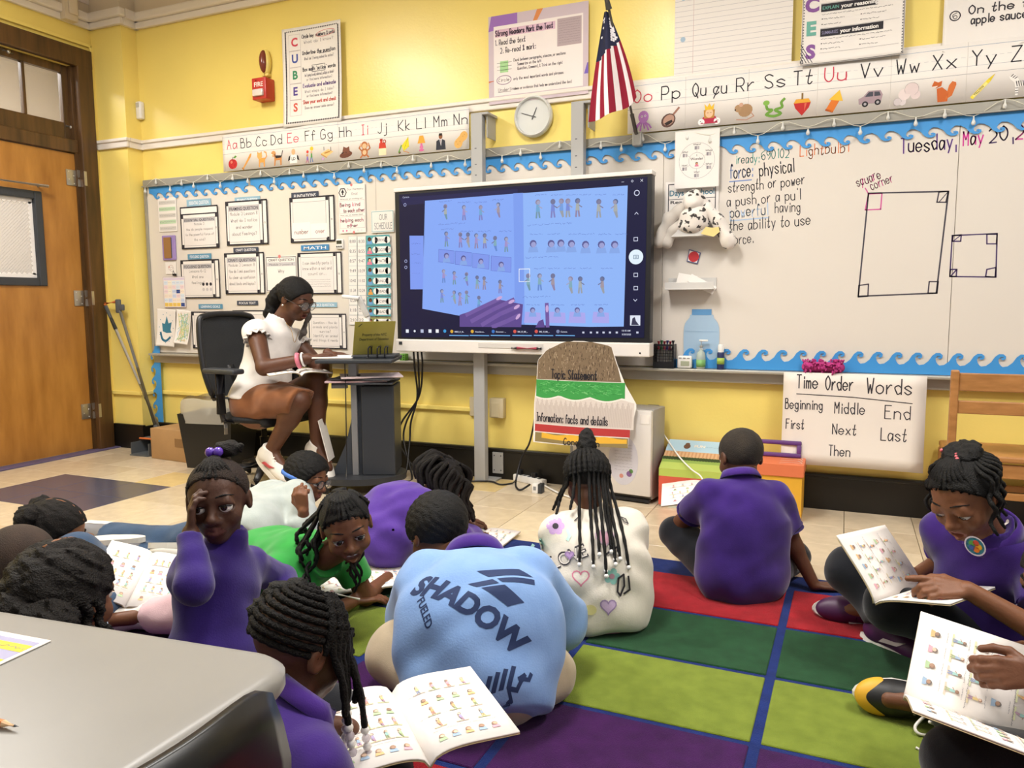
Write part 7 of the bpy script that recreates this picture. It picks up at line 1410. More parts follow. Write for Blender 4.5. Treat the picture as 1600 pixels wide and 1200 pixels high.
def hand(F, w, d, n, L, side=1, curl=.5, thumb=.5, point=False, spread=.10):
    """w wrist, d along the hand, n palm normal, side = +1 when the thumb lies along n x d"""
    w, d, n = Vector(w), Vector(d).normalized(), Vector(n); n = (n-d*n.dot(d)).normalized(); t = n.cross(d)*side; K_ = .028*L
    for i, (o, kl, fl) in enumerate(((.155, .47, .42), (.052, .50, .47), (-.052, .48, .43), (-.150, .44, .34))):
        kn = w+d*kl*L+t*o*L; F.cap(w+t*o*.55*L+d*.04*L, kn, .078*L, .070*L, .05*L); c = curl*(.15 if point and i == 0 else 1.0)*(1+.12*(i-1)); dd = (d+t*o*spread*3).normalized(); q = kn; r = .064*L*(1 if i < 3 else .88)
        for sgl, bend, rr in ((.45, .55, .95), (.31, 1.0, .88), (.24, .8, .78)):
            a = c*bend; pass
            ax = dd.cross(n); ax = ax.normalized() if ax.length > 1e-5 else t; dd = (Matrix.Rotation(a, 3, ax) @ dd).normalized(); e = q+dd*sgl*fl*L; F.cap(q, e, r, r*.93, K_); r *= .92; q = e
    b0 = w+d*.12*L+t*.10*L; b1 = b0+(d*.55+t*.62+n*.25).normalized()*.24*L; b2 = b1+(d*.85+t*(.35-.5*thumb)+n*.35*thumb).normalized()*.19*L; b3 = b2+(d*.9+t*(.15-.7*thumb)+n*.4*thumb).normalized()*.15*L
    F.cap(b0, b1, .085*L, .072*L, .04*L).cap(b1, b2, .068*L, .062*L, .02*L).cap(b2, b3, .060*L, .050*L, .02*L); F.ell(w+d*.26*L+n*.01*L, (.19*L, .05*L, .24*L), np.column_stack([t, n, d]), .05*L)
    return F
LIPS = {'#5b3826': '#6e3d34', '#6b432c': '#7d4a3e', '#4a2c1e': '#5c3530', '#7a4e34': '#8c574a', '#8a5a3c': '#985f52'}
def person(name, label, S, group=None):
    """S: pel, neck, front, head=(centre, fwd, up), s scale, arms/legs as dicts of wrist/pole ..., cloth colours"""
    s = S.get('s', 1.0); pel, neck = Vector(S['pel']), Vector(S['neck']); front = Vector(S['front']).normalized(); up = (neck-pel).normalized(); front = (front-up*front.dot(up)).normalized(); lat = up.cross(front)           # lat: person's left
    wd_ = S.get('wide', 1.0); root = thing(name, label, 'person', (pel.x, pel.y, 0), group=group); J = dict(lat=lat, up=up, front=front)
    J['bend'] = pel+(neck-pel)*.5-front*S.get('hunch', .03)*s
    mid = J['bend']; ch = mid+(neck-mid)*.45
    R = np.column_stack([lat, front, up]); upc = (neck-mid).normalized(); fc = (front-upc*front.dot(upc)).normalized(); Rc = np.column_stack([lat, fc, upc])
    sk = skin_mat(S['skin']); sm = mat('lips_'+S['skin'], LIPS.get(S['skin'], '#6e3d34'), .45, spec=.4)
    hh = S.get('hh', .205); H = Head(S['head'][0], S['head'][1], S['head'][2], hh); J['H'] = H
    shw = .115*s*wd_; sh = {}; el = {}; wr_ = {}; hp = {}; kn = {}; an = {}
    for sd, k in ((1, 'L'), (-1, 'R')):
        sh[k] = neck-upc*.055*s+lat*sd*shw+Vector(S.get('sh'+k, (0, 0, 0))); a = S['arm'+k]; el[k], wr_[k] = joint(sh[k], a.get('e'), a['w'], S.get('ua', .205)*s, S.get('fa', .185)*s, a.get('pole', -UP))
        hp[k] = pel+lat*sd*.072*s; l = S['leg'+k]; kn[k], an[k] = joint(hp[k], l.get('k'), l['a'], S.get('th', .30)*s, S.get('sh_', .28)*s, l.get('pole', UP))
    J.update(sh=sh, el=el, wr=wr_, hp=hp, kn=kn, an=an)
    # skin: torso, limbs, then a finer pass over head and hands, joined into one mesh
    nb = H.p(0, -.10, -.36); F = Field(); q = s*.86
    F.ell(pel, (.115*q, .085*q, .10*q), R, .05).ell(mid, (.105*q*wd_, .078*q, .12*q), R, .06).ell(ch, (.115*q*wd_, .080*q, .115*q), Rc, .06).cap(sh['L']-lat*.02, sh['R']+lat*.02, .038*s, .038*s, .05).cap(neck-upc*.03*s, nb, .046*s, .042*s, .03)
    def limb(Ff, k, which, off=0.0, kk=.02, t0=0.0, t1=1.0, cut=None):
        if which == 'arm': Ff.cap(sh[k], el[k], .040*s+off, .031*s+off, kk); Ff.cap(el[k], wr_[k], .031*s+off, .0215*s+off, kk)
        else: Ff.cap(hp[k], kn[k], .066*s*S.get('fat', 1)+off, .047*s+off, kk); Ff.cap(kn[k], an[k], .047*s+off, .028*s+off, kk); Ff.ell(kn[k]+(an[k]-kn[k])*.3-((kn[k]-hp[k]).normalized()-(an[k]-kn[k]).normalized()).normalized()*.012*s, (.043*s+off,)*3, None, .03)
    for k in 'LR': limb(F, k, 'arm'); limb(F, k, 'leg')
    foot = {}
    for k in 'LR':
        l = S['leg'+k]; td = Vector(l.get('toe', front)); shin = (an[k]-kn[k]).normalized(); td = td.normalized(); foot[k] = (an[k]+shin*.02*s, td); F.cap(an[k], an[k]+td*.10*s+shin*.025*s, .026*s, .022*s, .02)
    extra = []
    HF = head_field(H, S.get('smile', 0), S.get('mouth', 0), lids=S.get('lids', 1.0)); HF.cap(neck-upc*.02*s, nb, .046*s, .042*s, .03); extra.append((HF, S.get('hres', .0042), None))
    for k in 'LR':
        a = S['arm'+k]
        if a.get('hide'): continue
        hf = Field(); d = Vector(a.get('d', wr_[k]-el[k])); hf.cap(el[k]+(wr_[k]-el[k])*.5, wr_[k], .026*s, .0215*s, .02)
        hand(hf, wr_[k], d, a.get('n', -UP), a.get('L', .145*s), a.get('side', -1 if k == 'R' else 1), a.get('curl', .45), a.get('thumb', .4), a.get('point', False), a.get('spread', .10)); extra.append((hf, S.get('fres', .0032), None))
    mp, mr = H.p(0, .40, -.285), H.h
    def mi(X):
        d = X-np.array(mp); x, y, z = (d @ np.array(H.r))/mr, (d @ np.array(H.f))/mr, (d @ np.array(H.u))/mr; zz = z-.33*S.get('smile', 0)*x*x*3-.0; return ((np.abs(x) < .125) & (np.abs(zz) < .052*(1-(x/.14)**2)+.006) & (y > -.06)).astype(int)
    body = field_obj('body', F, .007, sk, root, mats=[sk, sm], midx=mi, extra=extra)
    eyes(root, H, S.get('look', (0, 0)), S.get('brow', True))
    # clothes
    wob = folds(S.get('fold', .0035), S.get('ff', 34), S.get('seed', 1))
    sl = S.get('sleeve', 'short'); off = S.get('puff', .016); T = Field(); hem = S.get('hem', .05); hc = [(pel-up*hem*s, -up)]
    T.ell(pel+up*(.05-hem*.5)*s, (.118*s*S.get('hipw', 1.0)+off*.5, .098*s+off*.5, .10*s+hem*.5*s), R, .05, cut=hc).ell(pel+(mid-pel)*.45, ((.108*s*wd_+off*.7)*S.get('waist', 1.0)*.98, .088*s+off*.7, .12*s), R, .06, cut=hc).ell(mid, ((.102*s*wd_+off*.7)*S.get('waist', 1.0), .084*s+off*.8, .13*s), R, .06).ell(ch, (.112*s*wd_+off*.6, .082*s+off*.5, .115*s), Rc, .05).cap(sh['L']-lat*.012, sh['R']+lat*.012, .042*s+off*.2, .042*s+off*.2, .05)
    for k in 'LR':
        if sl == 'long':
            d = wr_[k]-el[k]; T.cap(sh[k], el[k], .046*s+off*.8, .038*s+off*.8, .03); sn = S.get('slen', .93); T.cap(el[k], el[k]+d*sn, .038*s+off*.8, .028*s+off*.45, .02, cut=[(el[k]+d*sn, d)])
        else:
            f_ = .62 if sl == 'short' else .18; d = el[k]-sh[k]; e = sh[k]+d*f_; T.cap(sh[k], e+d*.08, .048*s+off*.4, .046*s+off*.5, .03, cut=[(e, d)])
    hr = .070*s*S.get('fat', 1)+S.get('ppuff', .012)+.015; T.cap(hp['L'], hp['R'], hr, hr, .05, cut=hc).ell(pel-front*.03*s, (.12*s*S.get('hipw', 1.0)+off*.4, .09*s+off*.4, .10*s), R, .05, cut=hc)
    T.cap(neck-upc*.02*s, neck+upc*.03*s, .050*s+.008, .050*s+.006, .02); co = neck+upc*S.get('collar_h', .012); T.cap(co+upc*.062*s, co+upc*.16*s, .062*s, .08*s, .006, '-')
    so = field_obj('shirt', T, S.get('sres', .0065), S['shirt'], root, wob=wob)
    if S.get('under'): field_obj('under_hem', Field().ell(pel+up*(.05-hem*.5)*s, (.118*s*S.get('hipw', 1.0)+off*.3, .098*s+off*.3, .115*s+hem*.55*s), R, .05, cut=[(pel-up*(hem+.022)*s, -up)]), .008, S['under'], root)
    J['shirt'] = so
    if S.get('collar'):
        a, b, dn = lat, fc, upc; V = []; n = 28
        for j, (rr, zz) in enumerate(((.054, .012), (.053, .034), (.056, .040), (.064, .030), (.074, .008))):
            for k in range(n):
                t = 2*math.pi*k/n+math.pi/2; fr = max(0, math.cos(t-math.pi/2)) ; V.append(neck+a*(math.cos(t)*(rr*s+.006))+b*(math.sin(t)*(rr*s+.006)-.004)+dn*((zz-.034*fr)*s))
        o = from_data('collar', V, [(j*n+k, j*n+(k+1) % n, (j+1)*n+(k+1) % n, (j+1)*n+k) for j in range(4) for k in range(n)], S['collar'], root, True); md = o.modifiers.new('s', 'SOLIDIFY'); md.thickness = .004
    if sl == 'short' and S.get('cuff'):
        for k in 'LR': d = (el[k]-sh[k]); e = sh[k]+d*.60; MB().tube([e, e+d.normalized()*.014], [.048*s+off*.5]*2, 20, cap=False).build('sleeve_cuff', S['cuff'], root, True)
    if S.get('pants'):
        Pn = Field(); po = S.get('ppuff', .012); Pn.ell(pel+up*.02*s, (.112*s*S.get('hipw', 1.0)+po*.6, .09*s+po*.6, .10*s), R, .05, cut=[(pel+up*.10*s, up)])
        for k in 'LR':
            l = S['leg'+k]; c = l.get('cuff', .95); d = an[k]-kn[k]; Pn.cap(hp[k], kn[k], .068*s*S.get('fat', 1)+po, .050*s+po, .04); Pn.cap(kn[k], kn[k]+d*c, .050*s+po, .034*s+po*1.2, .03, cut=[(kn[k]+d*c, d)])
        J['pants'] = field_obj('trousers', Pn, .008, S['pants'], root, wob=folds(S.get('pfold', .004), 30, S.get('seed', 1)+3))
    if S.get('shoe'):
        for k in 'LR':
            l = S['leg'+k]
            if not l.get('noshoe'): shoe(root, an[k], foot[k][1], (kn[k]-an[k]).normalized(), s*l.get('fs', 1.0), *S['shoe'], **S.get('shoekw', {}))
    return root, J
def shoe(root, ank, toe, shin, s, m_up, m_sole, m_toe=None, m_lace=None, m_acc=None):
    toe = Vector(toe).normalized(); u = shin-toe*shin.dot(toe); u = u.normalized() if u.length > .05 else Vector((0, 0, 1)); t = toe.cross(u); R = np.column_stack([t, toe, u]); b = ank-u*.045*s
    F = Field().ell(b+toe*.095*s+u*.000, (.040*s, .075*s, .032*s), R, .02).ell(b-toe*.005*s+u*.012*s, (.037*s, .052*s, .040*s), R, .03).cap(b+u*.02*s, b+u*.055*s-toe*.006*s, .038*s, .036*s, .02, cut=[(b+u*.058*s, u)]).cap(b+u*.03*s, b+toe*.09*s+u*.012*s, .030*s, .028*s, .03)
    up_ = field_obj('shoe_upper', F, .005, m_up, root, clip=[(b-u*.016*s, -u)])
    n = 26; ol = []
    for k in range(n): a = 2*math.pi*k/n; y = math.sin(a); ol.append((math.cos(a)*(.040 if y > 0 else .036)*s*(1+.06*y), .058*s+y*.118*s))
    MB().prism(ol, b-u*.034*s, t, toe, u, .022*s).build('shoe_sole', m_sole, root)
    if m_toe:
        F = Field().ell(b+toe*.118*s-u*.004*s, (.043*s, .058*s, .030*s), R, .01); field_obj('toe_cap', F, .005, m_toe, root, clip=[(b-u*.014*s, -u), (b+toe*.112*s, -toe)])
    if m_lace:
        mb = MB()
        for k in range(5): c = b+toe*(.045+.014*k)*s+u*(.050-.0055*k)*s; mb.tube(catmull([c-t*.026*s-u*.010*s, c+u*.004*s, c+t*.026*s-u*.010*s], 4), .0035*s, 5)
        mb.build('laces', m_lace, root, True)
    if m_acc:
        for q in (-1, 1): MB().prism([(-.02*s, -.004*s), (.03*s, .004*s), (.05*s, .022*s), (.02*s, .012*s), (-.01*s, .010*s)], b+toe*.03*s+t*q*.036*s, toe, u, t*q, .005*s).build('side_patch', m_acc, root)
def haircap(root, H, t=.03, m=None, front=(.34, .20), slope=(.85, -.55), nape=-.22, res=.0045, wob=None, name='hair', rag=0.0):
    F = Field(); F.ell(H.p(0, -.055, .125), [(.362+t)*H.h, (.445+t)*H.h, (.382+t)*H.h], H.R, .01, '+', H.cuts(((0, front[0]-.02, front[1]), (0, slope[0], slope[1])), ((0, -.2, nape), (0, .55, -1)), ((0, .12, -.12), (0, .8, -.6))))
    return field_obj(name, F, res, m or m_hair, root, wob=wob)
def braid(mb, P, r, n=7, tw=.16, steps=5, end=.6):
    Q = catmull(P, steps); m = len(Q); R = [r*(1+tw*math.sin(i*1.9))*(1-(1-end)*max(0, (i/m-.6)/.4)) for i in range(m)]; return mb.tube(Q, R, n)
def shaggy(a, f): 
    w = folds(a, f, 2); w2 = folds(a*.6, f*2.3, 5); return lambda X: w(X)+w2(X)
# ---------------------------------------------------------------- comic books
m_page = mat('book_page', '#efe9e4', .75, spec=.2)
def comic_book(label, spine, sdir, wdir, nrm, L=.26, Wp=.20, aL=8, aR=8, bulge=.018, seed=0, group='open comic books the children read', rows=4, dL=None, dR=None):
    """spine: middle of the spine; sdir runs along it (to the top of the page), wdir to the right page; aL, aR lift of each side in degrees"""
    sd = Vector(sdir).normalized(); n = Vector(nrm); n = (n-sd*n.dot(sd)).normalized(); wv = sd.cross(n); wv = wv if wv.dot(Vector(wdir)) > 0 else -wv; sp = Vector(spine)
    t = thing('comic_book', label, 'book', sp, group=group); rr = random.Random(seed)
    for sg, ang in ((-1, aL), (1, aR)):
        a = math.radians(ang); dv = (wv*sg*math.cos(a)+n*math.sin(a)); nv = (n*math.cos(a)-wv*sg*math.sin(a)); ov = (dL, dR)[sg > 0]
        if ov is not None: dv = (ov-sd*ov.dot(sd)).normalized(); nv = sd.cross(dv); nv = nv if nv.dot(n) > 0 else -nv
        def fn(x, y, z, dv=dv, nv=nv, sg=sg):
            x = np.asarray(x, float); X = x if sg > 0 else Wp-x
            hgt = bulge*np.sin(np.pi*np.clip(X/Wp, 0, 1)**.55)*(1-.25*X/Wp)+np.asarray(z, float)
            return np.array(sp)+np.outer(X, dv)+np.outer(np.asarray(y, float)-L/2, sd)+np.outer(hgt, nv)
        sheet('page', t, fn, Wp, L, m_page, 14, 2, t=.004); P = Print(); P.z = 4; y = L*.90; k = 0
        cover = sheet('cover', t, lambda x, y, z, fn=fn: fn(x, y, np.asarray(z, float)-.0055), Wp, L, mat('cover_card', '#c9b58c', .5), 14, 2, t=.0015)
        for r_ in range(rows+1):
            hgt = L*.80/(rows+1); y0 = L*.88-hgt*(r_+1)+hgt*.12; nn = rr.choice((3, 4, 4, 5))
            if r_ in (1, 3): squiggle(P, Wp*.1, Wp*.5, y0+hgt*.92, L*.012, '#8d8a90', .0009)
            for i in range(nn):
                x = Wp*(.14+.74*(i+.5)/nn)
                if r_ % 3 == 1: bust_icon(P, x, y0, hgt*.5, soft=True)
                else: P.rect(x-Wp*.07, y0-.001, x+Wp*.07, y0+hgt*.06, rr.choice(['#d0d4ac', '#e8d9b4', '#e0ccbc'])); P.up(); person_icon(P, x, y0+hgt*.03, hgt*.62, n=seed, soft=True); P.up(-1)
                squiggle(P, x-Wp*.06, x+Wp*.07, y0+hgt*.74, L*.010, '#a29ea4', .0008)
        P.build('printed_pictures', t, fn, eps=.0004)
    return t
# ---------------------------------------------------------------- the class
c_pol = cloth_mat('purple_polo', '#3b2074', '#321a64'); c_pur = cloth_mat('purple_jersey', '#342070', '#2c1a60', bs=240); c_sw = cloth_mat('purple_sweat', '#5a3a98', '#4d3088', bs=200); c_col = cloth_mat('purple_collar', '#4a2a86', '#3f2276')
c_wh = cloth_mat('cream_sweat', '#e3dccf', bs=200); c_bl = cloth_mat('sky_sweat', '#86a9dc', '#7a9dd2', bs=200); c_gr = cloth_mat('green_tee', '#35a045', '#2c8e3c'); c_hd = cloth_mat('grey_hoodie', '#b9c0bc', '#aab2ae', bs=200); c_lb = cloth_mat('light_blue_shirt', '#a9bfdc')
c_nv = cloth_mat('navy_trousers', '#15171f', '#101218'); c_kh = cloth_mat('khaki', '#bfae94', '#b0a086'); c_den = cloth_mat('denim', '#3d536f', '#31455f', bs=380, bump=.3); c_pk = cloth_mat('pink_trousers', '#e0bfc4', '#d4b0b6'); c_gy = cloth_mat('grey_trousers', '#6f6e70'); c_tan = cloth_mat('brown_satin', '#8a5836', '#7a4a2c', bump=.08); c_bw = cloth_mat('white_blouse', '#e9e2dc', bump=.08)
s_wh = mat('shoe_white', '#ddd8d0', .5); s_bk = mat('shoe_black', '#17171a', .5); s_pu = mat('shoe_purple', '#4a1f4a', .45); s_ye = mat('shoe_yellow', '#d9a52a', .5); s_gr = mat('shoe_grey', '#77767a', .6); s_pale = mat('shoe_pale', '#cfc0c0', .5); bead_w = mat('bead_white', '#ece8e4', .25); bead_p = mat('bead_purple', '#5a35a8', .15, coat=.6); bead_pk = mat('bead_pink', '#d9646e', .3); bead_c = mat('bead_clear', '#d8ccd4', .1, alpha=.6)
def beads(root, pts, r, m, name='bead'):
    for p in pts: MB().ball(p, r, 10, 7).build(name, m, root, True)
def under(neck, front, lean, z=.09): p = Vector(neck)-Vector(front)*lean; p.z = z; return p
def project(S_, o, n, P, name, root, eps=.0007, m=None):
    me = S_.data; off = np.array(root.location); V = [Vector(v.co)+root.location for v in me.vertices]; bv = BVHTree.FromPolygons(V, [tuple(p.vertices) for p in me.polygons]); o_, ux, uy = o; n = Vector(n)
    def fn(x, y, z):
        out = []
        for a, b, c in zip(x, y, z):
            q = o_+ux*a+uy*b; h = bv.ray_cast(q+n*.5, -n); p = h[0] if h[0] is not None else q; out.append(p+n*c)
        return np.array([p[:] for p in out])
    P.split(.012)
    return P.build(name, root, fn, m, eps)
def drape(S_, root, n, gap=.009):
    me = S_.data; bv = BVHTree.FromPolygons([Vector(v.co)+root.location for v in me.vertices], [tuple(p.vertices) for p in me.polygons]); n = Vector(n).normalized()
    def f(p):
        h = bv.ray_cast(p+n*.35, -n, .45); return h[0]+n*gap if h[0] is not None and (h[0]+n*gap-p).dot(n) > 0 else p
    return f
def inkplane(p, n, upv):
    n = Vector(n).normalized(); uy = Vector(upv); uy = (uy-n*uy.dot(n)).normalized(); ux = uy.cross(n); p = Vector(p)
    def px(u, v): d = ray(u, v); t = (p-CAMP).dot(n)/d.dot(n); q = CAMP+d*t-p; return (q.dot(ux), q.dot(uy))
    return (p, ux, uy), px
def gquad(P, q, col, n=8, m=5):
    a, b, c, d = [Vector((*t, 0)) for t in q]
    g = lambda s, t: tuple((a*(1-s)*(1-t)+b*s*(1-t)+c*s*t+d*(1-s)*t)[:2])
    for i in range(n):
        for j in range(m): P._a([g(i/n, j/m), g((i+1)/n, j/m), g((i+1)/n, (j+1)/m), g(i/n, (j+1)/m)], [(0, 1, 2, 3)], col)

# -- boy in the purple polo, back to us
neck = at(1156, 752, 2.84)
pb, J = person('boy', 'boy in purple polo seated with his back to us before the yellow box', dict(s=.97, wide=1.16, pel=at(1158, 897, 2.80), neck=neck, front=dirw(-.12, 1), hunch=.045, head=(at(1157, 714, 2.88), dirw(-.25, 1, -.45), UP+R0*.05), hh=.205, skin='#5b3826',
    armR=dict(e=at(1244, 862, 2.86), w=onz(1272, 914, .03), d=dirw(1, .05, -.12), n=-UP, curl=.12, spread=.16), armL=dict(w=at(1110, 815, 3.06), pole=dirw(-.9, .2, -.6), d=dirw(-.4, .6, .3), n=UP, curl=.5), shR=-R0*-.005,
    legL=dict(k=at(1058, 832, 2.98), a=onz(1120, 905, .055), toe=dirw(.7, .5)), legR=dict(k=at(1238, 868, 3.0), a=onz(1180, 895, .05), toe=dirw(-.6, .5)), shirt=c_pol, collar=c_col, cuff=c_pol, pants=c_nv, shoe=(s_bk, s_wh), hem=.085, hipw=1.1, waist=1.26, puff=.022, seed=2, fold=.004))
haircap(pb, J['H'], .014, mat('hair_fade', '#221c17', .75, bump=.8, bscale=380, var=.45, vscale=26, col2='#3a3026'), front=(.36, .26), nape=-.22, wob=shaggy(.0007, 300))
# -- girl in the white printed sweatshirt
neck = at(926, 806, 2.60)
wg, J = person('girl', 'girl in white flower-print sweatshirt with long beaded braids, seated back to us', dict(s=.94, wide=1.06, pel=at(938, 950, 2.54), neck=neck, front=dirw(0, 1), hunch=.05, head=(at(917, 750, 2.64), dirw(-.05, 1, -.55), UP), hh=.20, skin='#5b3826', armL=dict(w=at(885, 900, 2.88), pole=dirw(-1, -.3, -.3), hide=1), armR=dict(w=at(965, 905, 2.88), pole=dirw(1, -.3, -.35), hide=1),
    legL=dict(k=at(902, 930, 2.80), a=onz(940, 915, .05), toe=dirw(.6, .4)), legR=dict(k=at(965, 930, 2.80), a=onz(930, 910, .05), toe=dirw(-.6, .4)), under=mat('pink_hem', '#cf8fa4', .9), shirt=c_wh, sleeve='long', pants=cloth_mat('black_leggings', '#0f0f12'), shoe=(s_bk, s_bk), hem=.058, puff=.034, hipw=1.1, waist=1.36, seed=5, fold=.005, collar_h=.016))
H = J['H']; haircap(wg, H, .008, m_hair, front=(.36, .22), nape=-.10)
F = Field().ell(H.p(0, -.16, .52), [.17*H.h, .17*H.h, .15*H.h], H.R).ell(H.p(.02, -.18, .66), [.14*H.h, .14*H.h, .16*H.h], H.R).ell(H.p(.04, -.15, .80), [.09*H.h, .09*H.h, .08*H.h], H.R); field_obj('bun', F, .005, m_hair, wg, wob=shaggy(.0028, 150))
for k in range(13):
    az = 180-84+14*k; b = MB(); braid(b, [H.scalp(az, e, .012) for e in (-18, 0, 20, 42, 62, 78)], .0085, end=.9); b.build('cornrow', m_hair, wg, True)
nbk = -F0; dr = drape(J['shirt'], wg, nbk+UP*.35)
for k, (dx, ln) in enumerate(((-.37, .15), (-.33, .17), (-.30, .14), (-.15, .33), (-.02, .34), (.04, .30), (.10, .37), (.16, .29), (.20, .33), (.26, .31), (.31, .36), (-.22, .14))):
    p0 = H.scalp(180+dx*-190, 8, .03); r_ = Vector((p0.x, p0.y, 0))-Vector((H.c.x, H.c.y, 0)); p0 = p0; out_ = nbk*.03 if abs(dx) < .3 else R0*(.01 if dx > 0 else -.01)
    p1 = p0+out_*.6+Vector((0, 0, -.06)); p2 = p1+out_*1.0+R0*dx*.03+Vector((0, 0, -(ln-.06)*.5)); p3 = p2+nbk*(.02 if abs(dx) < .3 else 0)+R0*dx*.05+Vector((0, 0, -(ln-.06)*.5)); p1, p2, p3 = dr(p1), dr(p2), dr(p3); pm, pn = dr((p1+p2)/2), dr((p2+p3)/2); b = MB(); braid(b, [H.scalp(180+dx*-190, 30, .012), p0, p1, pm, p2, pn, p3], .0058, end=.8); b.build('braid', m_hair, wg, True)
    if ln > .19: beads(wg, [p3+Vector((0, 0, .002)), p3+(p2-p3).normalized()*.018+Vector((0, 0, 0))], .0075, bead_w)
op, px = inkplane(at(930, 880, 2.45), -F0*.94+UP*.3, UP); Q = lambda x, y: px(800+x/3.3333, 660+y/3.3333); P = Print()
def flower(x, y, r, c, cc, n=6):
    a = Q(x, y); rr = r/3.333/490
    for k in range(n): t = 2*math.pi*k/n; P.circ(a[0]+rr*.6*math.cos(t), a[1]+rr*.6*math.sin(t), rr*.42, c, n=10)
    P.up(); P.circ(a[0], a[1], rr*.34, cc, n=10); P.up(-1)
flower(230, 538, 48, '#c9a5d8', '#3f3a44'); flower(165, 740, 36, '#c9a5d8', '#3f3a44'); flower(515, 800, 42, '#8fc4bb', '#b58a9a', 5); flower(275, 1000, 34, '#c9a5d8', '#c9a5d8', 4)
def heart(x, y, r, c, fill=None):
    a = Q(x, y); s_ = r/3.333/490; pts = [(a[0]+s_*.06*16*math.sin(t)**3, a[1]+s_*.06*(13*math.cos(t)-5*math.cos(2*t)-2*math.cos(3*t)-math.cos(4*t))) for t in [2*math.pi*k/22 for k in range(22)]]
    if fill: P.poly(pts, fill); P.up()
    P.line(pts, .004, c, True)
heart(355, 805, 44, '#d9829a'); heart(498, 955, 42, '#a08ab4', '#cbb2d6'); heart(480, 600, 50, '#c9b0c0', '#d9a5b8')
for pts, c in (([(150, 610), (165, 640), (160, 655)], '#a9d4c6'), ([(290, 560), (300, 590), (290, 610)], '#b9dcd0'), ([(110, 640), (95, 665), (85, 680)], '#a9d4c6'), ([(265, 850), (285, 870), (262, 900)], '#c6e2d8')): P.line([Q(*q) for q in pts], .010, c)
a = Q(222, 765); c_ = Q(400, 690); P.up(); ang = math.atan2(c_[1]-a[1], c_[0]-a[0]); P.text('LOVE', a[0], a[1], .042, '#3a363c', .03, w=.115, ang=ang); P.up(); P.text('LOVE', a[0]+.002, a[1]+.003, .036, '#e9e2d8', .0, w=.108, ang=ang); P.up(); heart(298, 690, 22, '#a58ab8', '#c9a5d8')
P.line([Q(*q) for q in ((545, 880), (548, 810), (575, 790), (580, 850), (560, 900), (545, 880))], .006, '#2f2b30'); P.line([Q(*q) for q in ((580, 890), (610, 870), (600, 800))], .006, '#2f2b30'); P.line([Q(*q) for q in ((375, 960), (385, 1000), (378, 1020), (390, 1025))], .005, '#3a363c'); P.line([Q(*q) for q in ((480, 690), (520, 660), (550, 645), (545, 670))], .006, '#2f2b30'); P.line([Q(*q) for q in ((575, 490), (600, 500), (612, 525), (590, 515), (575, 490))], .003, '#3a363c'); a = Q(405, 975); P.circ(a[0], a[1], .020, '#e9dfa0', .016); P.line([Q(*q) for q in ((330, 510), (352, 490))], .003, '#3a363c')
project(J['shirt'], op, -F0*.94+UP*.3, P, 'printed_flowers', wg)
# -- boy in the light blue sweatshirt
neck = at(742, 884, 2.16)
bb, J = person('boy', 'boy in light blue sweatshirt lettered SHADOW, bending forward with his back to us', dict(s=1.06, wide=1.12, pel=at(752, 1070, 1.97), neck=neck, front=dirw(-.1, 1), hunch=.075, head=(at(684, 832, 2.27), dirw(-.55, .75, -.65), UP-R0*.30+F0*.5), hh=.215, skin='#6b432c', armL=dict(w=at(690, 965, 2.42), pole=dirw(-1, -.35, -.7), hide=1), armR=dict(w=at(825, 965, 2.40), pole=dirw(1, -.3, -.55), hide=1),
    legL=dict(k=at(622, 1020, 2.12), a=onz(720, 1000, .06), toe=dirw(.6, .4)), legR=dict(k=at(848, 1050, 2.06), a=onz(760, 1000, .06), toe=dirw(-.6, .4)), shirt=c_bl, sleeve='long', pants=c_kh, shoe=(s_wh, s_wh), hem=.065, puff=.044, hipw=1.05, waist=1.42, ppuff=.028, seed=8, fold=.0055, ff=26, collar_h=.016))
H = J['H']; haircap(bb, H, .055, m_hair, front=(.36, .22), nape=-.20, wob=shaggy(.0018, 190))
ring = [neck+J['lat']*(math.cos(t)*.066)+J['front']*(math.sin(t)*.062)+J['up']*(.018-.012*math.sin(t)) for t in [2*math.pi*k/26 for k in range(26)]]; b = MB(); n = 26; V = []
for j, (rr, zz) in enumerate(((1.06, -.012), (1.08, .026), (1.14, .036), (1.30, .018), (1.46, -.016))): V += [neck+(q-neck-J['up']*.012)*rr+J['up']*(zz+.012) for q in ring]
o = from_data('polo_collar', V, [(j*n+k, j*n+(k+1) % n, (j+1)*n+(k+1) % n, (j+1)*n+k) for j in range(4) for k in range(n)], c_col, bb, True); o.modifiers.new('s', 'SOLIDIFY').thickness = .004
nn = (-J['front']*.9+UP*.42).normalized(); op, px = inkplane(at(745, 985, 2.0), nn, J['up']); Q = lambda x, y: px(580+x/3, 788+y/3); P = Print(); NVY = '#27375f'
for q in (((490, 485), (680, 458), (745, 492), (545, 512)), ((580, 522), (750, 503), (752, 528), (605, 540)), ((450, 545), (560, 525), (590, 545), (490, 560)), ((510, 565), (615, 552), (705, 608), (630, 632))): gquad(P, [Q(*t) for t in q], NVY)
for k in range(4): gquad(P, [Q(522+36*k, 935-10*k), Q(545+36*k, 930-10*k), Q(566+36*k, 872-15*k), Q(545+36*k, 872-15*k)], NVY, 2, 4)
for k in range(2): gquad(P, [Q(288+60*k, 905+60*k), Q(320+60*k, 880+60*k), Q(338+60*k, 898+60*k), Q(300+60*k, 930+60*k)], NVY, 3, 3)
PS = P; P = Print(); P.line([Q(*t) for t in ((745, 840), (735, 862), (690, 868), (715, 850), (680, 905), (640, 905), (655, 935), (590, 975))], .008, NVY)
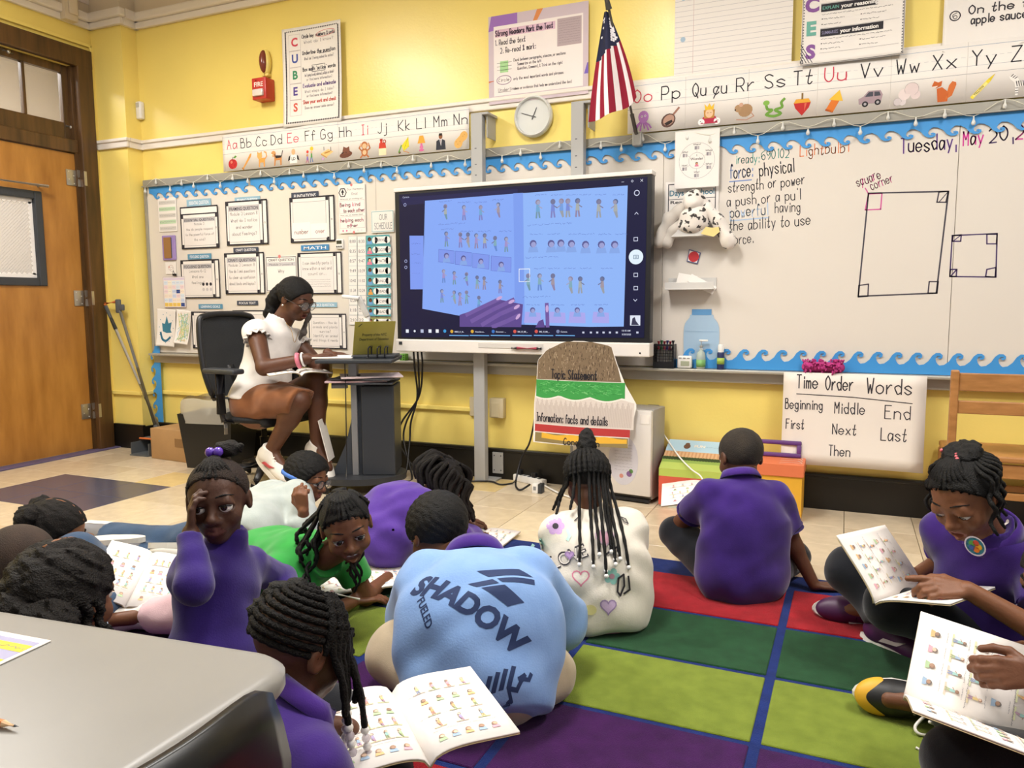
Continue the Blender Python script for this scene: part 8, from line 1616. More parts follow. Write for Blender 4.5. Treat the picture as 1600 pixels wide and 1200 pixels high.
a, c_ = Q(185, 530), Q(680, 790); ang = math.atan2(c_[1]-a[1], c_[0]-a[0]); P.text('SHADOW', a[0], a[1], .050, NVY, .045, w=math.hypot(c_[0]-a[0], c_[1]-a[1]), ang=ang, slant=.25)
a, c_ = Q(222, 580), Q(262, 700); P.text('FUELED', a[0], a[1], .018, NVY, .02, w=math.hypot(c_[0]-a[0], c_[1]-a[1]), ang=math.atan2(c_[1]-a[1], c_[0]-a[0]))
project(J['shirt'], op, nn, P, 'printed_lettering', bb, eps=.0012); project(J['shirt'], op, nn, PS, 'printed_stripes', bb, eps=.0012)
# -- girl with cornrows in the foreground
neck = at(470, 1112, 1.37); fr = dirw(.75, .65)
cg, J = person('girl', 'girl with cornrows and white beads in the foreground beside the grey table', dict(s=1.0, wide=1.1, pel=under(neck, fr, .12), neck=neck, front=fr, hunch=.05, head=(at(472, 1008, 1.42), dirw(.72, .62, -.42), UP-R0*.06), hh=.205, skin='#5b3826', armR=dict(w=onz(580, 1250, .12), pole=dirw(.2, -1, -.4), hide=1), armL=dict(w=at(545, 1140, 1.50), pole=dirw(-.2, .9, -.6), hide=1),
    legL=dict(k=at(556, 1062, 1.70), a=onz(600, 1120, .06), toe=dirw(.8, -.2)), legR=dict(a=onz(600, 1160, .06), pole=dirw(.6, -.8, .3), toe=dirw(.8, .3)), shirt=c_pol, collar=c_col, pants=c_nv, shoe=(s_bk, s_bk), puff=.02, seed=11))
H = J['H']; m_row = mat('hair_cornrow', '#0c0908', .65, bump=.7, bscale=260, spec=.2)
for k in range(10):
    el = -14+10.6*k; b = MB(); w = max(.25, math.cos(math.radians(el*.86))); P_ = [H.scalp(180+a, el+10*math.sin(math.radians(a+30))*(.6 if el < 50 else .3), .010) for a in np.linspace(88*1.0, -92, 9)]; braid(b, P_, .0066, 8, .14, 5, .95); b.build('cornrow', m_row, cg, True)
b = MB(); [braid(b, [H.scalp(a, e, .014) for e in (70, 52, 34, 16, 2)], .008) for a in (62, 74, 86)]; 
for k, a in enumerate((58, 70, 82)):
    bq = MB(); braid(bq, [H.scalp(a, e, .018) for e in (66, 46, 26, 6)]+[H.scalp(a, -14, .03)], .0095); bq.build('cornrow', m_row, cg, True)
F = Field(); [F.chain([H.scalp(-110-14*i, e, .02) for e in (70, 40, 10, -14)], [.012, .016, .016, .010], .01) for i in range(3)]; field_obj('loose_hair', F, .005, m_hair, cg, wob=shaggy(.003, 170))
for k, (a, dz, ln) in enumerate(((50, 0, .13), (60, 0, .115), (68, 0, .14), (40, 0, .10), (75, 0, .12), (46, 0, .15))):
    p0 = H.scalp(a, 20, .02); p1 = H.scalp(a, -8, .05); p2 = p1+R0*.004*k+Vector((0, 0, -ln*.5)); p3 = p2+R0*(.006*(k % 3)-.004)+Vector((0, 0, -ln*.5)); bq = MB(); braid(bq, [p0, p1, p2, p3], .0072, end=.75); bq.build('braid', m_row, cg, True)
    if k in (0, 1, 2, 5): 
        d_ = (p3-p2).normalized(); beads(cg, [p3+d_*.002, p3+d_*.034], .0085, bead_w); beads(cg, [p3+d_*.018, p3+d_*.050], .0085, bead_c, 'clear_bead')
bq = MB(); braid(bq, [H.scalp(30, 10, .03), at(530, 1010, 1.56), at(541, 1008, 1.57), at(549, 1013, 1.57), at(552, 1021, 1.57)], .0055); bq.build('braid', m_row, cg, True)
# -- girl in purple facing the camera
neck = at(350, 856, 1.88); fr = dirw(.92, -.38)
pg, J = person('girl', 'girl in long-sleeved purple top facing us with a hand at her temple', dict(s=.90, pel=at(338, 1062, 1.84), neck=neck, front=fr, hunch=.02, head=(at(341, 781, 1.86), dirw(.16, -1, -.02), UP-R0*.06), hh=.194, skin='#4a2c1e', look=(.16, .02), lids=.8, smile=0, armR=dict(e=at(304, 914, 1.68), w=at(298, 832, 1.76), d=(UP*.95-R0*.02+F0*.25), n=dirw(.85, .45, .05), curl=.5, thumb=.4, L=.115), armL=dict(w=at(452, 938, 1.98), pole=dirw(.3, .7, -.6), hide=1),
    legL=dict(a=under(neck, fr, .10, .06), pole=fr, toe=-fr), legR=dict(a=under(neck, fr, .14, .06)-R0*.1, pole=fr, toe=-fr), shirt=c_pur, sleeve='long', pants=c_nv, shoe=(s_bk, s_wh), puff=.004, collar_h=.030, seed=4, fold=.0045, hem=.10))
H = J['H']; haircap(pg, H, .010, mat('scalp_hair', '#2a1f19', .7, bump=.5, bscale=300, spec=.25), front=(.34, .38), slope=(.75, -.62), nape=-.18)
for k in range(9):
    x_ = -.30+.075*k; b = MB(); braid(b, [H.p(x_*1.02, .33-abs(x_)*.5, .36-abs(x_)*.45), H.scalp(x_*150, 62, .02), H.scalp(x_*260, 84, .03), H.p(-.06, -.18, .53)], .0052, end=.9); b.build('cornrow', m_hairb, pg, True)
F = Field(); [F.ell(H.p(-.12+.08*math.cos(t), -.22+.05*math.sin(t), .60+.03*math.sin(t*2)), [.055*H.h]*3, None, .012) for t in np.linspace(0, 6.28, 9)]; F.ell(H.p(-.14, -.22, .58), [.10*H.h, .10*H.h, .07*H.h], None, .02).chain([H.p(-.2, -.22, .6), H.p(-.30, -.2, .62), H.p(-.30, -.2, .54)], [.03*H.h, .025*H.h, .012*H.h], .01); field_obj('bun', F, .004, m_hairb, pg, wob=shaggy(.0016, 200))
beads(pg, [H.p(-.045, -.08, .59), H.p(.055, -.10, .59)], .0125, bead_p, 'hair_ball')
# -- girl in the green t-shirt
neck = at(502, 876, 2.50); pel = at(412, 885, 2.75)
gg, J = person('girl', 'smiling girl in bright green t-shirt and pink trousers lying on her elbows', dict(s=1.0, wide=1.08, pel=pel, neck=neck, front=(-UP*.9+R0*.2-F0*.1), hunch=.01, head=(at(541, 822, 2.42), dirw(.30, -.90, -.28), UP-R0*.18), hh=.208, skin='#6b432c', smile=.9, mouth=.11, lids=.85, look=(-.1, -.15), armR=dict(w=onz(553, 938, .05), pole=dirw(-.1, -1, -.35), d=dirw(.75, .55, -.1), n=-UP, curl=.22, spread=.13), armL=dict(w=onz(606, 902, .05), pole=dirw(.3, .3, -.8), hide=1),
    legR=dict(a=onz(232, 962, .07), pole=dirw(-.3, -1, -.1), toe=dirw(-.9, -.3)), legL=dict(a=onz(300, 880, .07), pole=dirw(0, .3, -1), toe=dirw(-.9, 0)), shirt=c_gr, pants=c_pk, shoe=(s_wh, s_wh), puff=.022, hipw=1.1, hem=.06, seed=7, ppuff=.02))
H = J['H']; haircap(gg, H, .014, m_hair, front=(.34, .35), slope=(.75, -.62), nape=-.12)
MB().tube([H.p(x_, .385-1.5*x_*x_, -.272+.5*x_*x_) for x_ in (-.085, -.05, 0, .05, .085)], .012*H.h, 6, flat=1.3).build('teeth', mat('teeth', '#e9e2d8', .3), gg, True)
for k in range(9):
    x_ = -.32+.08*k; b = MB(); braid(b, [H.p(x_*1.02, .35-abs(x_)*.5, .34-abs(x_)*.5), H.scalp(x_*170, 60, .03), H.scalp(x_*280, 75, .035), H.scalp(180+x_*60, 50, .03)], .0085, 8, .14, 5, .9); b.build('cornrow', m_hair, gg, True)
def curl(p0, p1, r, n, turns=2.2, amp=.010):
    p0, p1 = Vector(p0), Vector(p1); d = p1-p0; a, b_, _ = frame_from(d); L = []
    for i in range(n): t = i/(n-1); L.append(p0+d*t+(a*math.cos(t*turns*6.28)+b_*math.sin(t*turns*6.28))*amp*min(1, t*3))
    return L
for k in range(15):
    a = 100+10*k if k < 9 else -100-9*(k-9); p0 = H.scalp(a, 18, .03); tgt = [at(455, 905, 2.44), at(470, 885, 2.44), at(445, 872, 2.50), at(462, 850, 2.52), at(440, 918, 2.46), at(478, 915, 2.42), at(486, 868, 2.45), at(452, 935, 2.44), at(470, 930, 2.41), at(550, 905, 2.38), at(556, 918, 2.37), at(544, 893, 2.40), at(560, 900, 2.40), at(551, 925, 2.38), at(540, 880, 2.42)][k]
    p1 = p0+H.v(0, -.12, -.12)*H.h*1.0; m_ = (p1+tgt)/2+UP*.02; b = MB(); braid(b, [H.scalp(a, 45, .02), p0, p1, m_]+curl(m_, tgt, .005, 10, 1.6+.1*(k % 4), .011), .0068, 6, .14, 3, .55); b.build('braid', m_hair, gg, True)
q = onz(556, 935, .085); t = thing('pencil', 'white pencil held in the green-shirted girl\'s hand', 'pencil', q); e = at(520, 927, 2.50); MB().tube([e, q+(q-e)*.15], .0042, 6).build('shaft', m_white, t); MB().tube([e, e+(e-q).normalized()*.014], [.0042, .0008], 6).build('tip', mat('pencil_wood', '#d8b48c'), t)
# -- boy in the grey hoodie
neck = at(436, 775, 3.46); pel = at(372, 838, 3.14)
hb, J = person('boy', 'boy in pale grey hoodie with blue-strapped glasses, cheek on his fist, lying by the cart', dict(s=.98, wide=1.1, pel=pel, neck=neck, front=(-UP*.85+R0*.35+F0*.25), hunch=.0, head=(at(480, 746, 3.46), dirw(.90, -.30, -.25), UP+F0*.1), hh=.205, skin='#7a4e34', lids=.5, armR=dict(e=at(480, 840, 3.14), w=at(474, 798, 3.17), d=(UP+R0*-.15), n=dirw(.1, .9, .2), curl=1.15, thumb=.7), armL=dict(w=onz(410, 790, .05), pole=dirw(-.5, .5, -.5), hide=1),
    legR=dict(a=onz(205, 868, .07), pole=-UP, toe=dirw(-1, -.1)), legL=dict(a=onz(140, 840, .08), pole=-UP, toe=dirw(-1, 0)), shirt=c_hd, slen=.35, sleeve='long', pants=c_den, shoe=(s_gr, s_wh), puff=.032, hem=.08, seed=9, ppuff=.03, fold=.006, shL=UP*.02))
H = J['H']; haircap(hb, H, .075, m_hair, front=(.35, .24), nape=-.20, wob=shaggy(.0022, 180))
F = Field(); rg_ = [neck+J['lat']*(math.cos(t)*.085)+J['front']*(math.sin(t)*.06)-J['up']*.015+UP*.02*math.cos(t*1) for t in np.linspace(.6, 5.7, 12)]; F.chain(rg_, [.022]*12, .02).ell(neck-J['up']*.045-J['front']*.03, (.085, .075, .045), None, .04); field_obj('hood', F, .006, c_hd, hb, wob=folds(.004, 40))
def glasses(root, H, m, w=.145, r=.105, strap=None):
    b = MB()
    for s in (-1, 1):
        c = H.p(w*s, .455, -.01); a, u_ = H.r, H.u; b.tube([c+a*(math.cos(t)*r*1.1*H.h)+u_*(math.sin(t)*r*.85*H.h)-H.f*(.03*H.h*abs(math.cos(t))*(1 if math.cos(t)*s > 0 else 0)) for t in [2*math.pi*k/20 for k in range(20)]], .0022, 6, closed=True); b.tube([H.p((w+r*1.08)*s, .43, .01), H.p(.375*s, .25, .01), H.p(.395*s, -.02, .015)], .0022, 6)
        lens = MB(); lens.prism([(math.cos(t)*r*1.08*H.h, math.sin(t)*r*.83*H.h) for t in [2*math.pi*k/18 for k in range(18)]], c, a, u_, H.f, .0008); lens.build('lens', mat('lens_clear', '#ffffff', .05, alpha=.10), root)
    b.tube([H.p(-w+r*.95, .46, .015), H.p(0, .485, .03), H.p(w-r*.95, .46, .015)], .0022, 6); b.build('glasses', m, root, True)
    if strap: MB().tube(catmull([H.p(-.40, .02, .012), H.p(-.43, -.2, .02), H.p(-.28, -.47, .02), H.p(0, -.56, .02), H.p(.28, -.47, .02), H.p(.43, -.2, .02), H.p(.40, .02, .012)], 4), .0045, 6, flat=2.2).build('glasses_strap', strap, root, True)
glasses(hb, H, m_black, strap=mat('strap_blue', '#3d6fc0', .5))
# -- child with dreadlocks in the purple sweatshirt
neck = at(656, 790, 3.24); pel = at(588, 846, 3.10)
dk, J = person('child', 'child with dreadlocks in purple sweatshirt bent low over a book by the floor tiles', dict(s=1.0, wide=1.12, pel=pel, neck=neck, front=(-UP*.8+R0*.5+F0*.2), hunch=.06, head=(at(692, 756, 3.28), dirw(.72, .35, -.60), UP+R0*.2), hh=.205, skin='#5b3826', armR=dict(w=onz(742, 838, .055), pole=dirw(.2, -.9, -.5), d=dirw(.3, .8, -.1), n=-UP, curl=.3), armL=dict(w=onz(745, 815, .05), pole=dirw(-.2, .8, -.6)),
    legR=dict(a=onz(478, 836, .06), pole=dirw(0, .3, -.8), toe=dirw(-1, 0)), legL=dict(a=onz(480, 818, .07), pole=dirw(0, .8, -.2), toe=dirw(-1, 0)), shirt=c_sw, sleeve='long', pants=c_gy, shoe=(s_gr, s_wh), puff=.038, hipw=1.35, waist=1.2, hem=.10, seed=13, fold=.006))
H = J['H']; haircap(dk, H, .012, m_hairb, front=(.34, .22), nape=-.2, wob=shaggy(.003, 140))
for k in range(52):
    a = (k*137.5) % 360; e0 = 80-62*((k*.618) % 1); ln = .10+.07*((k*.37) % 1); a2 = a+rnd.uniform(-14, 14); q0 = H.scalp(a, e0, .03); q1 = H.scalp(a2, e0*.45+8, .12+.08*rnd.random()); q2 = H.scalp(a2+rnd.uniform(-8, 8), e0*.1-14, .14+.12*rnd.random()); o_ = (q2-H.c); q3 = q2+Vector((o_.x, o_.y, 0))*.12+UP*-(ln*.55)+R0*.02; q3.z = max(q3.z, .14); b = MB(); braid(b, [q0, q1, q2, q3], .0098, 6, .10, 4, .7); b.build('dreadlock', m_hairb, dk, True)
# -- girl at the far left with the book
neck = at(60, 880, 2.55); fr = dirw(1, .2)
lg, J = person('girl', 'girl in jeans with parted puffed hair reading at the far left, black and white sneakers', dict(s=.98, pel=under(neck, fr, .15), neck=neck, front=fr, hunch=.06, head=(at(87, 830, 2.6), dirw(.85, .15, -.45), UP), hh=.205, skin='#8a5a3c', armR=dict(w=onz(120, 935, .12), pole=dirw(-.2, -.9, -.4), hide=1), armL=dict(w=onz(125, 890, .08), pole=dirw(-.2, .9, -.4), hide=1),
    legR=dict(a=onz(214, 946, .055), pole=dirw(1, -.2, .12), toe=dirw(-.9, -.45), cuff=.86), legL=dict(a=onz(196, 905, .075), pole=dirw(1, .4, .12), toe=dirw(-.7, .6), cuff=.80), shirt=cloth_mat('grey_blue_tee', '#6c7786'), pants=c_den, shoe=(s_bk, s_wh, None, s_wh), shoekw=dict(m_acc=s_wh), th=.34, sh_=.30, seed=3, ppuff=.02))
H = J['H']; haircap(lg, H, .022, m_hairb, front=(.34, .28), slope=(.8, -.6), nape=-.15, wob=shaggy(.002, 150))
for (x_, y_, z_, r_) in ((-.22, -.42, .18, .20), (.22, -.42, .14, .20), (-.05, -.50, .05, .15)):
    F = Field(); [F.ell(H.p(x_+.07*math.cos(t), y_+.05*math.sin(t*2), z_+.07*math.sin(t)), [r_*.6*H.h]*3, None, .02) for t in np.linspace(0, 6.28, 7)]; field_obj('hair_puff', F, .005, m_hairb, lg, wob=shaggy(.004, 120))
b = MB(); b.tube([H.scalp(a, e, .022) for a, e in ((8, 35), (8, 55), (10, 75), (150, 80), (175, 60), (178, 40))], .0022, 6); b.build('parting', skin_mat('#8a5a3c'), lg, True)
# -- boy with the shaved head, left edge
c = at(28, 890, 1.85); neck = c-UP*.125-dirw(-.6, .5)*.03; fr = dirw(-.6, .6)
sb, J = person('boy', 'boy with a close-shaved head and light blue shirt at the left edge behind the table', dict(s=1.0, pel=under(neck, fr, .08), neck=neck, front=fr, head=(c, dirw(-.78, .48, -.18), UP), hh=.21, skin='#6b432c', armR=dict(w=onz(60, 960, .2), pole=-UP, hide=1), armL=dict(w=onz(-80, 960, .2), pole=-UP, hide=1), legL=dict(a=onz(-90, 930, .06), pole=dirw(-1, -.2, .2)), legR=dict(a=onz(10, 910, .06), pole=dirw(.6, .6, .2)), shirt=c_lb, pants=c_nv, collar=c_lb, shoe=(s_bk, s_bk), seed=6))
haircap(sb, J['H'], .010, mat('hair_buzz', '#3a2a20', .85, bump=.5, bscale=420, var=.3, vscale=30), front=(.36, .26), nape=-.2); glasses(sb, J['H'], m_black)
# -- girl with parted puffs behind the table
c = at(98, 938, 1.46); fr = dirw(.6, .75); neck = c-UP*.125-fr*.03
dg, J = person('girl', 'girl with thick parted black hair seated just behind the grey table', dict(s=1.0, pel=under(neck, fr, .08), neck=neck, front=fr, head=(c, dirw(.18, .98, -.12), UP), hh=.21, skin='#6b432c', armR=dict(w=under(neck, -fr, .28, .3), pole=-UP, hide=1), armL=dict(w=under(neck, -fr, .25, .3)-R0*.2, pole=-UP, hide=1), legL=dict(a=under(neck, -fr, .2, .06), pole=dirw(-.6, .6, .2)), legR=dict(a=under(neck, -fr, .25, .06), pole=dirw(1, .1, .2)), shirt=c_pol, pants=c_nv, collar=c_col, shoe=(s_bk, s_bk), seed=16))
H = J['H']; haircap(dg, H, .055, m_hairb, front=(.33, .30), slope=(.8, -.6), nape=-.30, wob=shaggy(.004, 120))
for (x_, y_, z_, r_) in ((-.36, -.30, -.06, .26), (.22, -.46, -.10, .28), (-.05, -.52, -.02, .22), (.0, -.48, -.30, .22), (-.34, -.26, -.30, .20), (.30, -.34, -.32, .22)):
    F = Field(); [F.ell(H.p(x_+.09*math.cos(t), y_+.06*math.sin(t*2), z_+.09*math.sin(t)), [r_*.55*H.h]*3, None, .02) for t in np.linspace(0, 6.28, 7)]; field_obj('hair_puff', F, .005, m_hairb, dg, wob=shaggy(.005, 110))
MB().tube([H.scalp(a, e, .056) for a, e in ((6, 42), (6, 58), (8, 76), (165, 82), (176, 66))], .0035, 6).build('parting', skin_mat('#8a5a3c'), dg, True)
for k in range(5): b = MB(); braid(b, curl(H.scalp(100+12*k, -6, .10), H.scalp(100+12*k, -6, .10)-UP*.09+R0*.02, .006, 10, 2, .006), .008, 6); b.build('twist', m_hairb, dg, True)
# -- girl on the right reading aloud
neck = at(1545, 832, 2.17); fr = dirw(-.78, -.5)
rgirl, J = person('girl', 'girl in purple polo with a round badge, pointing into her open book, purple sneakers', dict(s=1.08, wide=1.05, pel=at(1520, 988, 2.30), neck=neck, front=fr, hunch=.03, head=(at(1509, 776, 2.10), dirw(-.74, -.42, -.48), UP-R0*.25), hh=.215, skin='#7a4e34', lids=.15, look=(0, -.5), mouth=.07, armL=dict(w=at(1512, 922, 2.0), pole=dirw(.6, -.5, -.5), d=dirw(-1, .15, .05), n=(-UP*.8+F0*.5), curl=.75, point=True, thumb=.5), armR=dict(w=at(1432, 900, 2.34), pole=dirw(.3, .6, -.8), d=dirw(-.6, -.3, .1), n=dirw(.1, -.7, .5), curl=.5),
    legR=dict(k=at(1325, 890, 2.50), a=onz(1384, 972, .075), toe=dirw(.60, -.78, -.12), cuff=.84), legL=dict(a=onz(1372, 955, .065), pole=dirw(.2, -.95, .25), toe=dirw(-.95, .2)), shirt=c_pol, collar=c_col, cuff=c_pol, pants=c_nv, shoe=(s_pu, s_wh, None, s_pu), shoekw=dict(m_acc=s_pale), th=.32, puff=.022, hipw=1.1, hem=.07, seed=21))
H = J['H']; haircap(rgirl, H, .022, m_hair, front=(.33, .35), slope=(.75, -.62), nape=-.15, wob=shaggy(.001, 200))
for k in range(10):
    x_ = -.34+.075*k; b = MB(); braid(b, [H.p(x_, .34-abs(x_)*.5, .35-abs(x_)*.45), H.scalp(x_*160, 58, .03), H.scalp(x_*260, 80, .04), H.p(.02, -.26, .50)], .0075, 7, .12, 5, .9); b.build('cornrow', m_hair, rgirl, True)
F = Field().ell(H.p(.02, -.26, .46), [.24*H.h, .24*H.h, .13*H.h], H.R); [F.ell(H.p(.02+.16*math.cos(t), -.26+.16*math.sin(t), .50), [.07*H.h]*3, None, .012) for t in np.linspace(0, 6.28, 10)]; field_obj('bun', F, .005, m_hair, rgirl, wob=shaggy(.003, 150))
for k in range(16):
    a = 95+12*k; p0 = H.scalp(a, 42, .05); ln = .10+.05*((k*.37) % 1); b = MB(); braid(b, [H.p(.02, -.3, .48), p0]+curl(H.scalp(a, 22, .09), H.scalp(a, 10, .12)-UP*ln, .006, 10, 2.2, .007), .0065, 6, .12, 3, .6); b.build('braid', m_hair, rgirl, True)
beads(rgirl, [H.p(-.10+.03*k, .0-.045*k, .56+.0*k-.006*(k-2)**2) for k in range(6)]+[H.p(.22, -.2, .56)], .0055, bead_pk, 'pink_bead')
op, px = inkplane(at(1525, 853, 2.0), J['front'], UP); P = Print(); a = px(1524, 853); r_ = .023
for k in range(12): t = 2*math.pi*k/12; P.circ(a[0]+r_*math.cos(t)*.92, a[1]+r_*math.sin(t)*.92, r_*.2, '#3f7d96', n=6)
P.circ(a[0], a[1], r_, '#3f8a9c', n=20); P.up()
for k, c_ in enumerate(('#d9a02a', '#c24a3a', '#5a9a4a', '#3f5fa8', '#d9782a')): t = 2*math.pi*k/5; P.circ(a[0]+r_*.42*math.cos(t), a[1]+r_*.42*math.sin(t), r_*.38, c_, n=8)
P.ring(a[0], a[1], r_*1.12, r_*.16, '#d8d2e0', n=22); P.up(); q = px(1503, 862); P.circ(q[0], q[1], .0055, '#e3dcd8', n=10)
project(J['shirt'], op, J['front'], P, 'badge', rgirl, eps=.0009)
# -- child at the lower right corner
neck = at(1700, 1000, 1.66); fr = dirw(-.95, .15)
cc_, J = person('child', 'child at the lower right corner with black trousers and a yellow-toed sneaker', dict(s=1.05, pel=at(1715, 1205, 1.62), neck=neck, front=fr, head=(neck+UP*.13+fr*.04, dirw(-.9, .1, -.4), UP), hh=.21, skin='#6b432c', armR=dict(e=at(1700, 1075, 1.80), w=at(1624, 1022, 1.70), d=dirw(-1, .0, .25), n=dirw(-.2, -.8, -.4), curl=.7, thumb=.7), armL=dict(e=at(1700, 1110, 1.56), w=at(1622, 1052, 1.56), d=dirw(-1, .15, -.05), n=dirw(-.1, .8, -.4), curl=.85, thumb=.3),
    legR=dict(k=at(1570, 1128, 1.74), a=onz(1474, 1102, .075), toe=dirw(-1, .22, -.02), fs=1.05), legL=dict(k=at(1508, 1192, 1.55), a=onz(1540, 1222, .06), toe=dirw(-1, -.1)), shirt=cloth_mat('white_tee', '#d9d6d4'), sleeve='long', pants=cloth_mat('black_joggers', '#101014'), shoe=(s_bk, s_wh, s_ye, s_wh), seed=23, ppuff=.02))
haircap(cc_, J['H'], .03, m_hair)
q = onz(1440, 1140, .012); MB().tube(catmull([onz(1446, 1118, .05), onz(1430, 1135, .03), onz(1437, 1147, .018), onz(1462, 1148, .016), onz(1470, 1136, .03), onz(1452, 1128, .05)], 6), .004, 6).build('loose_lace', s_wh, cc_, True)
MB().tube(catmull([onz(1450, 1180, .012), onz(1440, 1173, .014), onz(1431, 1168, .016)], 5), .003, 6).build('lace_end', s_wh, cc_, True)
# -- the teacher
fr = dirw(.86, -.5); neck = at(436, 506, 4.54)
te, J = person('teacher', 'woman in white sleeveless blouse, brown skirt and glasses, seated at the cart laptop', dict(s=1.36, wide=.95, pel=at(408, 634, 4.54), neck=neck, front=fr, hunch=.02, head=(at(462, 467, 4.50), dirw(.80, -.36, -.38), UP-R0*.04), hh=.235, hres=.0055, fres=.004, skin='#5b3826', lids=.35, look=(0, -.4), mouth=.03, armR=dict(w=at(482, 560, 4.26), pole=dirw(-.5, -.6, -.8), d=dirw(.9, .3, .15), n=-UP, curl=.30, L=.175), armL=dict(w=at(512, 552, 4.44), pole=dirw(.2, .6, -.9), d=dirw(.85, .2, -.1), n=-UP, curl=.3, L=.175),
    legR=dict(a=at(424, 704, 4.40), pole=(fr*.9+UP*.6), toe=dirw(.72, -.45, -.50)), legL=dict(a=at(496, 697, 4.42), pole=(fr*.9+UP*.6), toe=dirw(.55, -.6, -.55)), shirt=c_bw, sleeve='cap', shoe=(s_wh, s_wh, None, s_wh), shoekw=dict(m_acc=mat('shoe_red', '#b8454a', .5)), puff=.020, hem=-.02, seed=17, sres=.008, collar_h=.012, fold=.006, ff=22))
F = Field(); R_ = np.column_stack([J['lat'], J['front'], J['up']]); F.ell(J['hp']['L']*.5+J['hp']['R']*.5+UP*.045, (.168, .138, .18), R_, .06)
for k in 'LR': d_ = J['kn'][k]-J['hp'][k]; F.cap(J['hp'][k], J['hp'][k]+d_*1.06, .098, .088, .07, cut=[(J['hp'][k]+d_*1.04, d_-UP*.25)])
F.cap((J['hp']['L']+J['hp']['R'])/2, (J['hp']['L']*.2+J['hp']['R']*.2+J['kn']['L']*.3+J['kn']['R']*.3)-UP*.035, .10, .075, .07); field_obj('skirt', F, .010, c_tan, te, wob=folds(.007, 24, 3), clip=[(J['hp']['L']+J['up']*.17, J['up'])])
for k in 'LR':
    d_ = (J['el'][k]-J['sh'][k]).normalized(); a_, b_, _ = frame_from(d_); c0 = J['sh'][k]+d_*.045; V = []; n = 40
    for j, (rr, zz) in enumerate(((.056, -.01), (.063, .008), (.069, .022))): V += [c0+d_*zz+(a_*math.cos(2*math.pi*i/n)+b_*math.sin(2*math.pi*i/n))*(rr+.007*j*math.sin(i*2.0)) for i in range(n)]
    o = from_data('ruffle', V, [(j*n+i, j*n+(i+1) % n, (j+1)*n+(i+1) % n, (j+1)*n+i) for j in range(2) for i in range(n)], c_bw, te, True); o.modifiers.new('s', 'SOLIDIFY').thickness = .003
H = J['H']; haircap(te, H, .035, m_hair, front=(.34, .27), slope=(.82, -.55), nape=-.2, wob=shaggy(.0012, 120))
F = Field().ell(H.p(0, -.50, -.05), [.17*H.h, .16*H.h, .2*H.h], H.R, .04).chain([H.p(0, -.5, .0), H.p(-.02, -.62, -.3), H.p(.02, -.60, -.65), H.p(.05, -.56, -.85)], [.15*H.h, .17*H.h, .14*H.h, .05*H.h], .04); field_obj('ponytail', F, .007, m_hair, te, wob=shaggy(.004, 60))
F = Field().chain([H.p(-.32, .14, .05), H.p(-.34, .25, -.35), H.p(-.28, .30, -.8), H.p(-.22, .26, -1.1)], [.04*H.h, .06*H.h, .055*H.h, .02*H.h], .03); field_obj('loose_lock', F, .005, mat('hair_greyed', '#5a524e', .5, bump=.4, bscale=200), te, wob=shaggy(.003, 70))
glasses(te, H, mat('glasses_dark', '#2f2522', .3), r=.125); MB().ball(H.p(.39, -.02, -.17), .006, 8, 6).build('earring', m_chrome, te, True)
MB().tube(catmull([J['H'].p(.25, -.1, -.50), neck+J['front']*.10-UP*.02, neck+J['front']*.125-UP*.09, neck+J['front']*.10-UP*.02+J['lat']*.06], 6), .0015, 5).build('necklace', mat('gold', '#b9904a', .3, 1), te, True)
w_ = J['wr']['R']; d_ = (J['el']['R']-w_).normalized(); a_, b_, _ = frame_from(d_); MB().tube([w_+d_*.03+(a_*math.cos(t)+b_*math.sin(t))*.036 for t in np.linspace(0, 6.28, 20)[:-1]], .006, 6, closed=True).build('white_bracelet', m_white, te, True); MB().tube([w_+d_*.055+(a_*math.cos(t)+b_*math.sin(t))*.037 for t in np.linspace(0, 6.28, 20)[:-1]], .008, 6, closed=True, flat=1.6).build('pink_watch', mat('watch_pink', '#d9788c', .4), te, True)
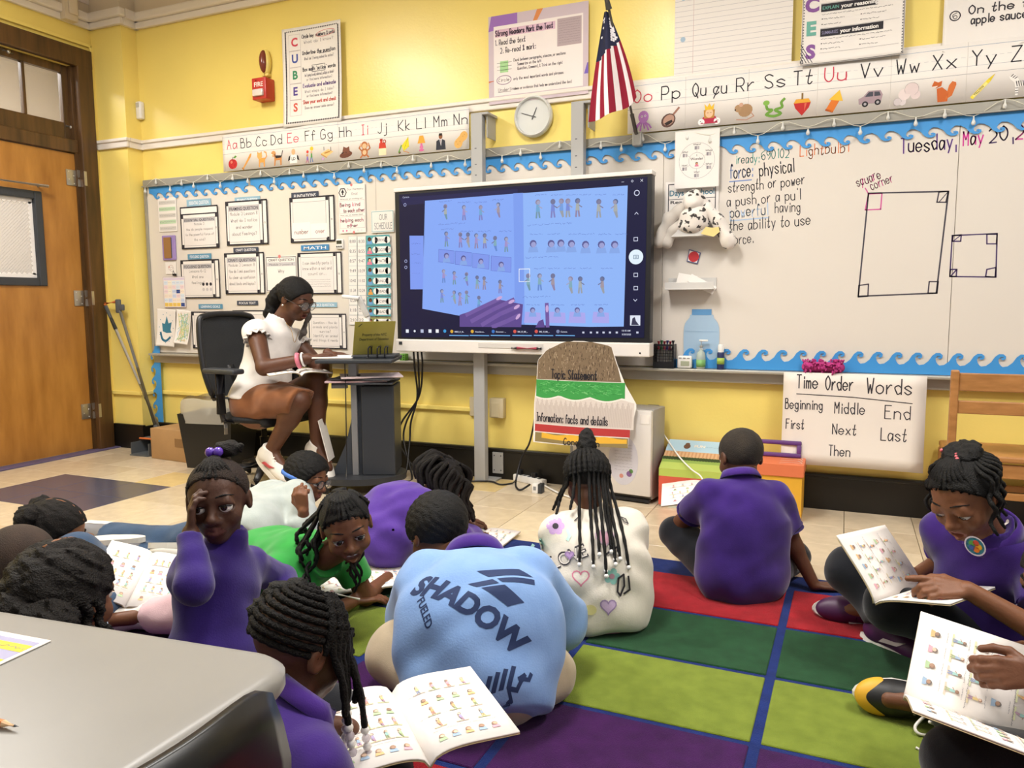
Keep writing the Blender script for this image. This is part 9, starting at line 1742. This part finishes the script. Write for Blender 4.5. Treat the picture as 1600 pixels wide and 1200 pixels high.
q = at(466, 584, 4.31); comic_book('thick open book lying on the teacher\'s lap', q, dirw(-.4, .9), dirw(1, .4), UP, .24, .17, 3, 3, .02, 41, 'book on the teacher\'s lap')
# ---------------------------------------------------------------- the books on the floor and in hands
GB = 'open comic books the children read'
comic_book('open comic book in front of the cornrowed girl, nearest the camera', at(640, 1135, 1.56), (at(607, 1105, 1.66)-at(655, 1200, 1.46)), R0-F0*.1, UP+F0*-.15, .27, .185, 10, 4, .022, 1)
comic_book('open comic book under the green-shirted girl\'s hand', onz(560, 912, .035), (onz(545, 892, 0)-onz(580, 935, 0)), R0, UP, .25, .19, 6, 3, .02, 2)
comic_book('open comic book the girl with the badge points into, resting on her knee', (at(1357, 945, 2.08)+at(1449, 915, 2.27))/2, at(1449, 915, 2.27)-at(1357, 945, 2.08), R0, dirw(.5, -.4, .8), .26, .20, bulge=.010, seed=3, dL=at(1300, 857, 2.14)-at(1357, 945, 2.08), dR=at(1530, 932, 1.98)-at(1357, 945, 2.08))
comic_book('open comic book held in the lower right corner child\'s hands', at(1522, 1130, 1.60), (at(1600, 1160, 1.58)-at(1440, 1100, 1.66)), R0, dirw(0, -.6, .8), .27, .20, bulge=.010, seed=4, dR=at(1462, 985, 1.78)-at(1437, 1105, 1.70), dL=CAMP-at(1437, 1105, 1.7)-UP*.18)
comic_book('open comic book held by the boy in the purple polo before the boxes', at(1112, 780, 3.12), dirw(.2, .95, .12), R0, UP-F0*.1, .25, .20, 2, 6, .034, 5)
comic_book('open comic book leaning on the far left girl\'s jeans', onz(218, 905, .15), (at(245, 838, 2.86)-at(200, 925, 2.62)), R0, dirw(.3, -.7, .6), .25, .14, 10, 6, .012, 6)
comic_book('comic book lying on the rug edge in front of the dreadlocked child', onz(745, 838, .012), dirw(.35, .9), R0, UP, .23, .17, 3, 3, .010, 7)
q = onz(425, 918, .08); t = thing('paper_sheet', 'white sheet standing between the purple girl and the green-shirted girl', 'paper', (q.x, q.y, .0)); MB().box(q+UP*.03, (.16, .004, .14), Matrix.Rotation(-.9, 3, 'X')).build('sheet', m_paper, t)
